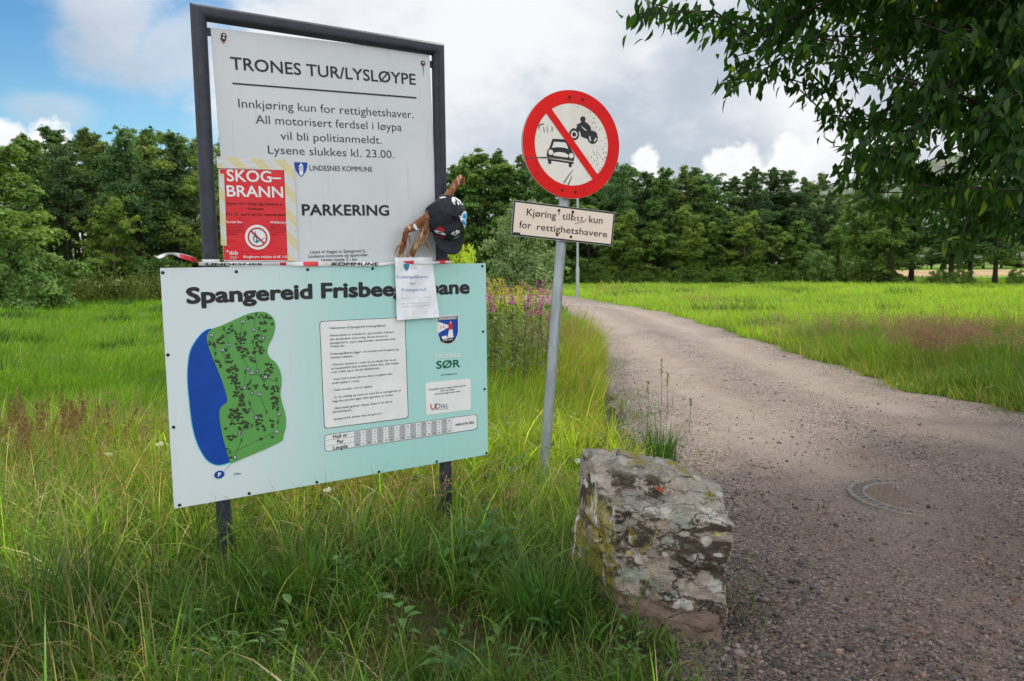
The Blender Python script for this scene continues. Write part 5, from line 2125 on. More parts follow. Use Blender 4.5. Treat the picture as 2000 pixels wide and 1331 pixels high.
    text(mb, SP, 'att', k5(492, 1010), k5(575, 1018), 12.6, L + .0008, -.012)
    text(mb, SP, 'kun', k5(612, 1025), k5(707, 1034), 13.6, L + .0008, .004)
    text(mb, SP, 'for', k5(122, 1062), k5(206, 1070), 13.6, L + .0008, .004)
    text(mb, SP, 'rettighetshavere', k5(246, 1076), k5(739, 1130), 12.8, L + .0008, .004)
    mb.poly(pxpoly(SP, [k5(82, 1092), k5(130, 1096), k5(129, 1110), k5(81, 1106)], L + .0008))
    mb.m = 1
    # worn patch that ate into the letters
    for q in ([(540, 990), (548, 980), (556, 996), (550, 1012), (542, 1006)], [(566, 1000), (574, 992), (580, 1010), (572, 1018)], [(530, 975), (541, 972), (538, 984), (528, 986)]):
        mb.poly(pxpoly(SP, [k5(*a_) for a_ in q], L + .0016))
    mb.m = 2
    for q in ([(510, 1030), (580, 1016), (596, 996), (598, 1000), (582, 1022), (512, 1034)], [(398, 948), (406, 948), (404, 976), (400, 970)], [(495, 958), (503, 958), (500, 990), (497, 980)], [(384, 1112), (392, 1112), (389, 1126), (386, 1126)], [(482, 1128), (488, 1128), (486, 1142)]):
        mb.poly(pxpoly(SP, [k5(*a_) for a_ in q], L + .0012))
    mb.build('lettering', [BLACK, m, mat('rust_run', (.34, .20, .11), .8, .4, 90)], plate)
    for q in ((402, 940), (499, 950), (388, 1110), (485, 1125)):
        cc = pc(q)
        mb = MB()
        mb.dome(SP.w(cc.x, cc.y, L), en, .0085, .005, 12, 3)
        mb.build('bolt', RUST, plate)


build_road_sign()


# ---------------------------------------------------------------- boulder
def build_boulder():
    # the eight corners of the block, base then top (front-left, front-right, back-right, back-left)
    fl, fr = gpt(1205, 1232), gpt(1418, 1262)
    bl = fl + Vector((-.165, .43, 0))
    br = fr + Vector((-.03, .47, 0))
    z0 = -.06
    A = [Vector((p.x, p.y, z0)) for p in (fl, fr, br, bl)]

    def on(px, py, p):
        q = at(px, py, p.y)
        return Vector((q.x, q.y, q.z))
    T = [on(1197, 992, fl + Vector((0, .035, 0))), on(1436, 1022, fr + Vector((0, .05, 0))), on(1402, 930, br), on(1132, 916, bl + Vector((0, -.06, 0)))]
    n = 44
    rs = {}
    V, Fc = [], []

    def pos(i, j, k):
        u, v, w = i / n, j / n, k / n
        q = lambda L: (L[0] * (1 - u) + L[1] * u) * (1 - v) + (L[3] * (1 - u) + L[2] * u) * v
        return q(A) * (1 - w) + q(T) * w

    def vid(i, j, k):
        key = (i, j, k)
        if key not in rs:
            rs[key] = len(V)
            V.append((pos(i, j, k), i / n, j / n, k / n))
        return rs[key]
    for a in range(n):
        for b in range(n):
            Fc.append((vid(a, b, n), vid(a + 1, b, n), vid(a + 1, b + 1, n), vid(a, b + 1, n)))
            Fc.append((vid(a, 0, b), vid(a + 1, 0, b), vid(a + 1, 0, b + 1), vid(a, 0, b + 1)))
            Fc.append((vid(a, n, b), vid(a, n, b + 1), vid(a + 1, n, b + 1), vid(a + 1, n, b)))
            Fc.append((vid(0, a, b), vid(0, a, b + 1), vid(0, a + 1, b + 1), vid(0, a + 1, b)))
            Fc.append((vid(n, a, b), vid(n, a + 1, b), vid(n, a + 1, b + 1), vid(n, a, b + 1)))
    from mathutils import noise as mn
    cen = sum((p for p, *_ in V), Vector((0, 0, 0))) / len(V)
    out = []
    for p, u, v, w in V:
        # round the edges: pull towards a superellipsoid
        q = Vector((2 * u - 1, 2 * v - 1, 2 * w - 1))
        r6 = (abs(q.x) ** 9 + abs(q.y) ** 9 + abs(q.z) ** 9) ** (1 / 9)
        p = cen + (p - cen) * (1 / r6) ** .30 if r6 > 1 else p
        d = (p - cen).normalized()
        s = p * 1.0
        # sloping bedding: ledges running along the block
        lay = p.z * 9 - p.x * 1.2 + p.y * 1.0 + 1.1 * mn.noise(s * 4)
        ledge = abs((lay % 1.) - .5) * 2
        ledge = ledge ** 3
        f = .027 * mn.fractal(s * 4.6, .9, 2., 5) + .010 * mn.noise(s * 13) + .006 * mn.noise(s * 30) - .012 * ledge * (1 - .7 * w)
        cr_ = mn.voronoi(s * 5.5)[0]
        f -= .014 * max(0, .10 - (cr_[1] - cr_[0])) / .10
        p = p + d * f
        if w > .93:
            # step on the top: a raised tier at the back, dipping to the right
            st = 1 / (1 + math.exp(-(v - .46 + .10 * mn.noise(s * 6) + .15 * u) * 34))
            u_ = min(1, max(0, (u - .42) / .58))
            p.z += ((.082 - .070 * u_ * u_ * (3 - 2 * u_)) * st - .004 * (1 - st)) + .012 * mn.noise(s * 11)
            if u > .6:
                p.z -= .02 * (u - .6) / .4 * st
        # undercut foot on the right
        if w < .25 and u > .5:
            p.x -= .035 * (.25 - w) / .25 * (u - .5) * 2
        out.append(p)
    from mathutils.bvhtree import BVHTree
    bvh = BVHTree.FromPolygons(out, Fc)
    SPOTS = []
    WHT, PNK, MNT, YLW = ((.40, .38, .34), (.62, .60, .56)), ((.30, .245, .205), (.45, .39, .34)), ((.24, .28, .225), (.36, .40, .33)), ((.42, .40, .06), (.52, .50, .10))
    for cx_, cy_, rx_, ry_, cc_ in ((752, 552, 34, 15, WHT), (870, 592, 26, 22, WHT), (645, 660, 18, 14, WHT), (823, 668, 26, 15, WHT), (930, 662, 32, 10, WHT), (452, 650, 14, 12, YLW), (928, 554, 11, 9, YLW), (735, 482, 48, 32, MNT), (908, 825, 42, 34, WHT),
                                    (620, 772, 72, 44, PNK), (430, 838, 80, 60, PNK), (455, 765, 50, 30, MNT), (858, 778, 38, 32, PNK), (770, 838, 62, 26, PNK), (520, 680, 40, 22, WHT), (470, 478, 34, 26, PNK), (320, 260, 40, 52, PNK), (640, 432, 60, 12, WHT), (900, 460, 80, 12, WHT), (830, 885, 60, 16, PNK), (740, 985, 40, 14, MNT)):
        d_ = ray(1060 + cx_ / 2.711, 840 + cy_ / 2.711)
        hit = bvh.ray_cast(CAM, d_.normalized())
        if hit[0] is not None:
            k_ = hit[3] / F / 2.711
            SPOTS.append(((hit[0].x - cen.x, hit[0].y - cen.y, hit[0].z), rx_ * k_, ry_ * k_ * 1.1, *cc_))
    root = empty('boulder', (cen.x, cen.y, 0), 'waist-low squarish boulder with lichen and moss standing between grass and gravel', 'boulder')
    m, t, p, outn, ob = new_mat('lichen_rock')
    g = t.node('ShaderNodeNewGeometry')
    sn_ = t.node('ShaderNodeSeparateXYZ')
    t.l.new(g.outputs['Normal'], sn_.inputs[0])
    so_ = t.node('ShaderNodeSeparateXYZ')
    t.l.new(ob, so_.inputs[0])
    z = so_.outputs[2]
    band = t.vscale(ob, (1, 1, 2.6))
    n1 = t.noise(band, 4.2, 8, .68, .3)
    n2 = t.noise(band, 11, 8, .7, .5)
    n3 = t.noise(ob, 55, 5, .7)
    n4 = t.noise(t.vscale(ob, (1, 1, 1.6)), 7., 7, .68, .8)
    stone = t.mix(t.smooth(n3, .35, .65), (.20, .16, .13), (.36, .30, .25))
    stone = t.mix(t.smooth(n2, .52, .62), stone, (.30, .205, .165))
    dark = t.smooth(t.m('ADD', n1, t.m('MULTIPLY', t.m('SUBTRACT', n2, .5), .45)), .46, .51)
    n5 = t.noise(ob, 230, 4, .75)
    c = t.mix(dark, stone, t.mix(t.smooth(n3, .3, .7), (.030, .022, .015), (.095, .070, .048)))
    # grey green crust lichen
    cr1 = t.smooth(t.m('ADD', n4, t.m('MULTIPLY', t.m('SUBTRACT', n3, .5), .16)), .545, .585)
    c = t.mix(t.m('MULTIPLY', cr1, .9), c, t.mix(n3, (.24, .235, .20), (.42, .42, .37)))
    # white edges and blotches
    w1 = t.voro(t.vscale(t.mix(.06, ob, t.noise(ob, 14, 4, .6, 0, 1)), (1, 1, 1.2)), 8.5)
    wh = t.m('MULTIPLY', t.smooth(t.m('ADD', w1, t.m('MULTIPLY', t.m('SUBTRACT', n3, .5), .22)), .27, .22), t.smooth(t.noise(ob, 3.2, 3), .40, .50))
    c = t.mix(t.m('MULTIPLY', wh, .92), c, t.mix(n3, (.46, .44, .39), (.70, .68, .63)))
    pv = t.node('ShaderNodeNewGeometry')
    edge = t.smooth(t.m('ADD', pv.outputs['Pointiness'], t.m('MULTIPLY', t.m('SUBTRACT', n2, .5), .14)), .545, .60)
    c = t.mix(t.m('MULTIPLY', edge, .55), c, (.60, .54, .49))
    mint = t.m('MULTIPLY', t.smooth(t.noise(ob, 9., 6, .7, .5), .61, .66), t.smooth(z, .12, .3))
    c = t.mix(t.m('MULTIPLY', mint, .8), c, (.30, .36, .30))
    top_light = t.m('MULTIPLY', t.smooth(sn_.outputs[2], .45, .8), t.smooth(n2, .36, .52))  # light on the top ledge painted in as a paler lichen tone
    c = t.mix(t.m('MULTIPLY', top_light, .65), c, t.mix(n3, (.20, .19, .155), (.38, .36, .32)))
    # separate lichen patches
    jit = t.m('ADD', t.m('MULTIPLY', t.m('SUBTRACT', n3, .5), .8), t.m('MULTIPLY', t.m('SUBTRACT', t.noise(ob, 24, 6, .7, .8), .5), 2.6))
    for P_, rx_, rz_, c0_, c1_ in SPOTS:
        dv = t.node('ShaderNodeVectorMath', operation='SUBTRACT')
        t.l.new(ob, dv.inputs[0])
        dv.inputs[1].default_value = P_
        ln = t.node('ShaderNodeVectorMath', operation='LENGTH')
        t.l.new(t.vscale(dv.outputs[0], (1 / rx_, .6 / rx_, 1 / rz_)), ln.inputs[0])
        c = t.mix(t.m('MULTIPLY', t.smooth(t.m('ADD', ln.outputs['Value'], jit), 1.05, .72), .74), c, t.mix(n3, c0_, c1_))
    # yellow lichen on the left face, moss on the top
    left = t.smooth(sn_.outputs[0], -.45, -.75)
    yl = t.m('MULTIPLY', left, t.smooth(t.m('ADD', n4, t.m('MULTIPLY', z, -.45)), .30, .42))
    c = t.mix(t.m('MULTIPLY', yl, .72), c, t.mix(n3, (.22, .17, .015), (.40, .32, .03)))
    lw = t.m('MULTIPLY', left, t.smooth(t.noise(t.vscale(ob, (2, 2, .35)), 12, 5, .6), .57, .63))
    c = t.mix(t.m('MULTIPLY', lw, .85), c, (.64, .62, .60))
    topm = t.m('MULTIPLY', t.smooth(sn_.outputs[2], .55, .85), t.smooth(t.noise(ob, 6.5, 5, .6), .56, .64))
    c = t.mix(t.m('MULTIPLY', topm, .85), c, t.mix(n3, (.13, .12, .012), (.26, .20, .03)))
    # the bare freshly buried foot
    foot = t.smooth(t.m('ADD', z, t.m('MULTIPLY', t.m('SUBTRACT', n1, .5), .12)), .125, .085)
    c = t.mix(t.m('MULTIPLY', foot, .9), c, t.mix(n2, (.17, .115, .09), (.26, .185, .15)))
    crk = t.voro(t.vscale(t.mix(.12, ob, t.noise(ob, 9, 5, .65, 0, 1)), (1, 1, 2.8)), 7., 'DISTANCE_TO_EDGE')
    crack = t.m('MULTIPLY', t.smooth(crk, .030, .006), t.smooth(t.noise(ob, 5, 4), .42, .56))
    c = t.mix(t.m('MULTIPLY', crack, .85), c, (.018, .014, .010))
    c = t.mix(1., c, t.mix(n5, (.55, .54, .52), (1.45, 1.45, 1.45)), 'MULTIPLY')
    t.inp(p.inputs['Base Color'], c)
    t.inp(p.inputs['Roughness'], t.smooth(dark, 0, 1, .9, .72))
    p.inputs['Specular IOR Level'].default_value = .3
    hgt = t.m('ADD', t.m('MULTIPLY', n2, .9), t.m('MULTIPLY', n3, .35))
    hgt = t.m('ADD', hgt, t.m('MULTIPLY', n5, .16))
    hgt = t.m('SUBTRACT', hgt, t.m('MULTIPLY', crack, .5))
    hgt = t.m('ADD', hgt, t.m('MULTIPLY', cr1, .12))
    t.l.new(t.bump(hgt, .85, .022), p.inputs['Normal'])
    o = npmesh('stone', np.array([tuple(v) for v in out]), np.array(Fc), m, parent=root)
    bm = bmesh.new()
    bm.from_mesh(o.data)
    bmesh.ops.recalc_face_normals(bm, faces=bm.faces)
    bm.to_mesh(o.data)
    bm.free()
    # a fallen leaf on the ledge
    lp = at(1288, 968, fl.y + .12)
    red = mat('withered_leaf', (.24, .045, .012), .6, .4, 90)
    b = MB()
    b.smooth = True
    L, Wd = .021, .016
    rows = []
    for i in range(7):
        t_ = i / 6
        w_ = Wd * math.sin(math.pi * min(1, t_ * .94 + .05)) ** .8
        zz = .006 + .020 * t_ * (1 - .4 * t_)
        rows += [Vector((-w_, (t_ - .5) * L * 1.6, zz + .012)), Vector((0, (t_ - .5) * L * 1.6, zz)), Vector((w_ * .9, (t_ - .5) * L * 1.6, zz + .010))]
    b.add([lp + Vector((r.x * .9 - r.y * .3, r.x * .3 + r.y * .9, r.z)) for r in rows], [q for i in range(6) for q in ((3 * i, 3 * i + 1, 3 * i + 4, 3 * i + 3), (3 * i + 1, 3 * i + 2, 3 * i + 5, 3 * i + 4))])
    tag(b.build('withered_leaf', red), 'small curled reddish brown leaf lying on the ledge of the boulder', 'leaf')
    return fl, fr, br, bl


BOUL = build_boulder()

# ---------------------------------------------------------------- leafy plants
PLANT = leaf_mat('plant_leaf', .35, .55)


def leaf_faces(n, per=8):
    f = np.array([(0, 2, 1, 1), (0, 1, 3, 3)])
    return f


class Leaves:
    """folded pointed leaves, gathered into one mesh"""
    T = np.array([(0, 1, 2), (0, 2, 3), (1, 4, 5), (1, 5, 2), (2, 5, 6), (2, 6, 3), (4, 7, 5), (5, 7, 6)])

    def __init__(s):
        s.V, s.C = [], []

    def add(s, P, D, Up, L, Wd, C, droop=.25, fold=.25):
        """P base (N,3), D direction, Up leaf normal, lengths L, widths Wd, colours C"""
        P, D, Up = (np.asarray(q, float).reshape(-1, 3) for q in (P, D, Up))
        D = D / np.linalg.norm(D, axis=1, keepdims=True)
        S = np.cross(D, Up)
        S /= np.linalg.norm(S, axis=1, keepdims=True) + 1e-9
        Nn = np.cross(S, D)
        L = np.asarray(L, float).reshape(-1, 1)
        Wd = np.asarray(Wd, float).reshape(-1, 1)

        def pt(a, b, c):
            return P + D * L * a + S * Wd * b + Nn * (Wd * c - L * droop * a * a)
        V = np.stack([pt(0, 0, 0), pt(.33, -.46, fold), pt(.36, 0, 0), pt(.33, .46, fold), pt(.68, -.36, fold * .8), pt(.70, 0, 0), pt(.68, .36, fold * .8), pt(1, 0, 0)], 1)
        s.V.append(V)
        s.C.append(np.repeat(np.asarray(C, float).reshape(-1, 1, 3), 8, 1))

    def build(s, name, m, parent=None, local=False):
        V = np.concatenate(s.V)
        C = np.concatenate(s.C)
        Fc = (np.arange(len(V))[:, None, None] * 8 + s.T[None]).reshape(-1, 3)
        return npmesh(name, V.reshape(-1, 3), Fc, m, C.reshape(-1, 3), parent=parent, local=local)


STEM = mat('green_stem', (.08, .12, .03), .7, .25, 30)
REDSTEM = mat('reddish_stem', (.16, .07, .05), .7, .25, 30)


def build_fireweed():
    def make(seed, H):
        r = np.random.default_rng(seed)
        root = empty('fireweed', (0, 0, 0), 'tall fireweed with purple pink flower spike beside the gravel road', 'wild flower', 'fireweed left of the road')
        b = MB()
        lean = r.normal(0, .13, 2)
        pts = [Vector((lean[0] * t * t, lean[1] * t * t, H * t)) for t in np.linspace(0, 1, 8)]
        b.tube(pts, [.006, .006, .0055, .005, .0045, .004, .003, .0015], 6)
        b.build('stem', REDSTEM, root, True)
        lv = Leaves()
        n = 46
        t = r.uniform(.12, .72, n)
        a = r.uniform(0, 6.28, n)
        P = np.stack([lean[0] * t * t, lean[1] * t * t, H * t], 1)
        D = np.stack([np.cos(a), np.sin(a), r.uniform(-.1, .5, n)], 1)
        c = lerpc((.05, .11, .03), (.13, .18, .05), r.uniform(0, 1, n))
        lv.add(P, D, np.array([[0, 0, 1.]]).repeat(n, 0), r.uniform(.09, .15, n), r.uniform(.015, .024, n), c, .4)
        lv.build('leaf', PLANT, root, True)
        fv = Leaves()
        n = 64
        t = r.uniform(.80, 1.0, n)
        k = (t - .80) / .20
        a = r.uniform(0, 6.28, n)
        rad = .036 * (1 - k) ** .6 + .004
        P = np.stack([lean[0] * t * t + np.cos(a) * rad * .4, lean[1] * t * t + np.sin(a) * rad * .4, H * t], 1)
        D = np.stack([np.cos(a), np.sin(a), r.uniform(-.4, .6, n)], 1)
        c = lerpc((.40, .10, .30), (.58, .26, .48), r.uniform(0, 1, n)) * (1 - .25 * k[:, None])
        fv.add(P, D, r.normal(0, 1, (n, 3)), rad * .8 + .010, rad * .5 + .005, c, .1)
        fv.build('flower_spike', PLANT, root, True)
        return root
    protos = [make(1, 1.25), make(2, 1.1), make(3, 1.38), make(4, .98)]
    r = np.random.default_rng(11)
    # (photo x of the stem, photo y of the tip, distance)
    spots = [(958, 540, 8.6), (970, 546, 9.4), (983, 552, 8.2), (994, 544, 9.9), (1006, 556, 8.0), (1018, 549, 10.2), (1030, 545, 9.0), (1041, 556, 8.4), (1054, 538, 9.6), (1060, 546, 8.8), (1068, 566, 9.3),
             (1076, 578, 9.8), (1048, 578, 7.8), (1022, 576, 7.6), (992, 580, 7.6), (965, 572, 7.7), (1082, 585, 8.8), (950, 556, 9.8), (1036, 562, 11.2), (1008, 566, 11.), (978, 566, 10.6), (1064, 600, 8.0)]
    for i, (px, py, d) in enumerate(spots):
        q = at(px, py, d)
        g = float(gz(q.x, d))
        k = i % 4
        o = protos[k] if i < 4 else copy_tree(protos[k])
        H = (1.25, 1.1, 1.38, .98)[k]
        o.location = (q.x, d, g - .02)
        s = (q.z - g + .02) / H
        o.scale = (max(s, .85), max(s, .85), s)
        o.rotation_euler.z = r.uniform(0, 6.28)

    def golden(seed, H):
        r = np.random.default_rng(seed)
        root = empty('yellow_tansy_plant', (0, 0, 0), 'leafy weed with yellow flower heads among the pink fireweed', 'wild flower', 'yellow flowering weeds among the fireweed')
        b = MB()
        b.tube([Vector((0, 0, H * t)) for t in np.linspace(0, 1, 4)], [.006, .005, .004, .002], 6)
        for k in range(9):
            a = r.uniform(0, 6.28)
            b.tube([(0, 0, H * (.6 + .03 * k)), (math.cos(a) * .05, math.sin(a) * .05, H * (.72 + .03 * k)), (math.cos(a) * .09, math.sin(a) * .09, H * (.80 + .022 * k))], [.003, .002, .001], 5)
        b.build('stem', STEM, root, True)
        lv = Leaves()
        n = 60
        t = r.uniform(.1, .75, n)
        a = r.uniform(0, 6.28, n)
        lv.add(np.stack([0 * t, 0 * t, H * t], 1), np.stack([np.cos(a), np.sin(a), r.uniform(-.1, .6, n)], 1), np.array([[0, 0, 1.]]).repeat(n, 0), r.uniform(.08, .15, n), r.uniform(.03, .05, n), lerpc((.09, .16, .03), (.22, .29, .05), r.uniform(0, 1, n)), .4)
        lv.build('leaf', PLANT, root, True)
        fv = Leaves()
        n = 150
        a = r.uniform(0, 6.28, n)
        rd = .13 * np.sqrt(r.uniform(0, 1, n))
        fv.add(np.stack([np.cos(a) * rd, np.sin(a) * rd, H * (1 - .16 * r.uniform(0, 1, n) - rd)], 1), r.normal(0, 1, (n, 3)) + (0, 0, .6), r.normal(0, 1, (n, 3)), np.full(n, .022), np.full(n, .016), lerpc((.36, .36, .03), (.55, .52, .06), r.uniform(0, 1, n)), .1)
        fv.build('flower_head', PLANT, root, True)
        return root
    gp = [golden(5, 1.2), golden(6, 1.05)]
    for i, (px, py, d) in enumerate([(966, 533, 9.3), (976, 536, 9.6), (1008, 548, 9.0), (1024, 543, 9.4), (985, 556, 10.4), (1046, 560, 10.6), (957, 552, 8.2), (1000, 562, 8.5)]):
        q = at(px, py, d)
        g = float(gz(q.x, d))
        o = gp[i % 2] if i < 2 else copy_tree(gp[i % 2])
        o.location = (q.x, d, g - .02)
        s = (q.z - g + .02) / (1.2, 1.05)[i % 2]
        o.scale = (max(s, .9), max(s, .9), s)
        o.rotation_euler.z = r.uniform(0, 6.28)
    # green understorey of the same bank
    lv = Leaves()
    n = 5200
    x, y = around(1010, 640, n, .62, 1.5)
    k = (x < road_l(y) - .05) & (y > 6.8)
    x, y = x[k], y[k]
    n = len(x)
    hh = (.15 + .75 * np.exp(-((y - 9.) / 1.6) ** 2) * np.clip((road_l(y) - x) / .5, .2, 1))
    z = gz(x, y) + hh * rng.uniform(.1, 1, n)
    lv.add(np.stack([x, y, z], 1), rng.normal(0, 1, (n, 3)) + (0, 0, .7), rng.normal(0, .5, (n, 3)) + (0, 0, 1), rng.uniform(.05, .11, n), rng.uniform(.014, .03, n), grass_colour(x, y, n, np.full(n, .05), np.full(n, .25)), .3)
    tag(lv.build('bank_weeds', PLANT), kind='stuff')


build_fireweed()


def build_nettle():
    spots = [(900, 1020, 3.02), (955, 1005, 3.05), (925, 1050, 2.9), (985, 1040, 2.95)]
    for i, (px, py, d) in enumerate(spots):
        q = at(px, py, d)
        g = float(gz(q.x, d))
        H = max(.22, q.z - g)
        root = empty('nettle', (q.x, d, g), 'broad leaved green nettle in the grass in front of the right sign post', 'nettle', 'nettles under the lower panel')
        b = MB()
        b.tube([(q.x, d, g), (q.x + .01, d, g + H * .5), (q.x + .015, d, g + H)], [.003, .003, .0015], 6)
        b.build('stem', STEM, root)
        lv = Leaves()
        r = np.random.default_rng(30 + i)
        for k in range(7):
            zz = g + H * (.25 + .78 * k / 6)
            for a in (k * 1.57, k * 1.57 + math.pi):
                a += r.uniform(-.3, .3)
                L = .085 * (1.1 - .6 * k / 6) * r.uniform(.85, 1.2)
                lv.add([(q.x + .01, d, zz)], [(math.cos(a), math.sin(a), .28)], [(0, 0, 1)], [L], [L * .62], [np.array((.050, .125, .030)) * r.uniform(.8, 1.4)], .55, .18)
        lv.build('leaf', PLANT, root)


build_nettle()


def tuft(name, label, cat, c, n, h, spread, col, w=.005, seed=0, lean=.5, group=None):
    root = empty(name, c, label, cat, group)
    r = np.random.default_rng(seed)
    a = r.uniform(0, 6.28, n)
    rr = spread * np.sqrt(r.uniform(0, 1, n))
    x, y = c[0] + np.cos(a) * rr, c[1] + np.sin(a) * rr
    C = np.clip(np.array(col)[None] * r.uniform(.65, 1.4, (n, 1)), 0, 1)
    blades(x, y, np.full(n, c[2] - .01), h * r.uniform(.45, 1.1, n), w * r.uniform(.7, 1.4, n), np.abs(r.normal(lean, .35, n)), a + r.normal(0, .6, n), r.uniform(0, 3.14, n), 6, C, 'blade', GRASS, parent=root, kind='stuff',
           tipc=np.clip(r.uniform(-.8, .6, n), 0, 1))
    return root


def build_verge_weeds():
    lv = Leaves()
    r = np.random.default_rng(91)
    for _ in range(150):
        y = r.uniform(2.0, 5.6)
        x = y * r.uniform(-.72, .30)
        if x > float(road_l(y)) - .12:
            continue
        g = float(gz(x, y))
        n = int(r.integers(5, 13))
        a = r.uniform(0, 6.28, n)
        hh = r.uniform(.03, .17, n)
        L = r.uniform(.028, .062) * r.uniform(.7, 1.2, n)
        lv.add(np.stack([x + np.cos(a) * .02, y + np.sin(a) * .02, g + hh], 1), np.stack([np.cos(a), np.sin(a), r.uniform(.1, .9, n)], 1), np.array([[0, 0, 1.]]).repeat(n, 0), L, L * r.uniform(.35, .7), np.array((.05, .125, .025)) * r.uniform(.6, 1.7, (n, 1)), .5, .18)
    tag(lv.build('verge_weeds', PLANT), kind='stuff')


build_verge_weeds()


def build_tufts():
    p = gpt(1295, 905)
    tuft('grass_tuft', 'upright dark green grass tuft growing just behind the boulder', 'grass tuft', (p.x, p.y, float(gz(p.x, p.y))), 170, .30, .11, (.045, .115, .025), .0055, 1, .35)
    p = gpt(60, 1290)
    tuft('grass_tuft', 'big clump of long dark grass in the lower left corner', 'grass tuft', (p.x, p.y, float(gz(p.x, p.y))), 420, .42, .22, (.04, .10, .02), .007, 2, .55)
    p = gpt(590, 1190)
    tuft('grass_tuft', 'fresh green grass tuft fanning out in front of the left post', 'grass tuft', (p.x, p.y, float(gz(p.x, p.y))), 190, .34, .07, (.07, .15, .02), .0055, 3, .7)
    p = gpt(1060, 1215)
    tuft('grass_tuft', 'long green grass clump leaning towards the foot of the boulder', 'grass tuft', (p.x, p.y, float(gz(p.x, p.y))), 300, .34, .13, (.05, .13, .022), .0055, 4, .85)
    p = gpt(800, 1330)
    tuft('grass_tuft', 'pale green grass tuft at the lower edge by the bare soil', 'grass tuft', (p.x, p.y, float(gz(p.x, p.y))), 130, .20, .06, (.08, .15, .02), .005, 5, .8)
    p = gpt(1150, 1130)
    tuft('grass_tuft', 'grass clump pressed against the yellow lichen side of the boulder', 'grass tuft', (p.x, p.y, float(gz(p.x, p.y))), 200, .30, .10, (.05, .13, .02), .005, 6, .8)
    # thin seeding stalks standing on the gravel by the boulder
    r = np.random.default_rng(77)
    for i, (px, base, top, lab) in enumerate(((1262, 872, 745, 'tallest thin weed stalk with seed head behind the boulder'), (1288, 868, 700, None), (1300, 865, 730, None), (1345, 850, 780, None))):
        p = gpt(px, base)
        q = at(px + 4, top, p.y)
        lab = ('slender brown seed stalk left of the group behind the boulder', 'tallest green seed stalk behind the boulder', 'green seed stalk next to the tallest one behind the boulder', 'short seed stalk on the gravel right of the tuft')[i]
        g = float(gz(p.x, p.y))
        root = empty('seed_stalk', (p.x, p.y, g), lab, 'seed stalk', 'seed stalks behind the boulder')
        b = MB()
        H = q.z - g
        b.tube([(p.x, p.y, g - .01), (p.x + .01, p.y, g + H * .5), (q.x, p.y, q.z)], [.0022, .0018, .001], 5)
        b.build('stem', STEM, root)
        lv = Leaves()
        n = 40
        t = r.uniform(.80, 1.0, n)
        P = np.stack([p.x + (q.x - p.x) * t + r.normal(0, .006, n), p.y + r.normal(0, .006, n), g + H * t], 1)
        lv.add(P, r.normal(0, .5, (n, 3)) + (0, 0, 1), r.normal(0, 1, (n, 3)), np.full(n, .016), np.full(n, .006), lerpc((.10, .12, .03), (.25, .2, .08), r.uniform(0, 1, n)), .1)
        n = 5
        t = r.uniform(.1, .6, n)
        a = r.uniform(0, 6.28, n)
        lv.add(np.stack([p.x + 0 * t, p.y + 0 * t, g + H * t], 1), np.stack([np.cos(a), np.sin(a), 0 * a + .8], 1), np.array([[0, 0, 1.]]).repeat(n, 0), np.full(n, .12), np.full(n, .008), lerpc((.06, .12, .03), (.12, .18, .04), r.uniform(0, 1, n)), .5)
        lv.build('seed_head', PLANT, root)
    # white yarrow heads
    for i, (px, py, d, lab) in enumerate(((312, 868, 4.0, 'white yarrow flower left of the lower panel'), (213, 888, 4.1, 'small white yarrow flower in the grass far left of the lower panel'), (640, 958, 3.35, 'white yarrow flower just under the lower panel'), (1133, 900, 3.3, 'tiny white flower beside the left top corner of the boulder'))):
        q = at(px, py, d)
        g = float(gz(q.x, d))
        root = empty('yarrow', (q.x, d, g), lab, 'wild flower', 'white yarrow flowers')
        b = MB()
        b.tube([(q.x + .02, d, g), (q.x + .008, d, (g + q.z) / 2), (q.x, d, q.z)], [.0018, .0015, .001], 5)
        b.build('stem', STEM, root)
        lv = Leaves()
        n = 44
        a = r.uniform(0, 6.28, n)
        rd = .020 * np.sqrt(r.uniform(0, 1, n))
        lv.add(np.stack([q.x + np.cos(a) * rd, d + np.sin(a) * rd, q.z + r.uniform(-.008, .006, n)], 1), r.normal(0, 1, (n, 3)) + (0, 0, .5), r.normal(0, 1, (n, 3)), np.full(n, .009), np.full(n, .008), np.full((n, 3), .72), .1)
        lv.build('flower_head', PLANT, root)


build_tufts()

# ---------------------------------------------------------------- trees of the far wood
CROWN = leaf_mat('far_foliage', .30, .7, spec=.2)
BARK = mat('grey_brown_bark', (.085, .068, .052), .9, .35, 8, 0, .6, 25)
DBARK = mat('dark_bark', (.035, .028, .022), .9, .35, 8, 0, .6, 25)


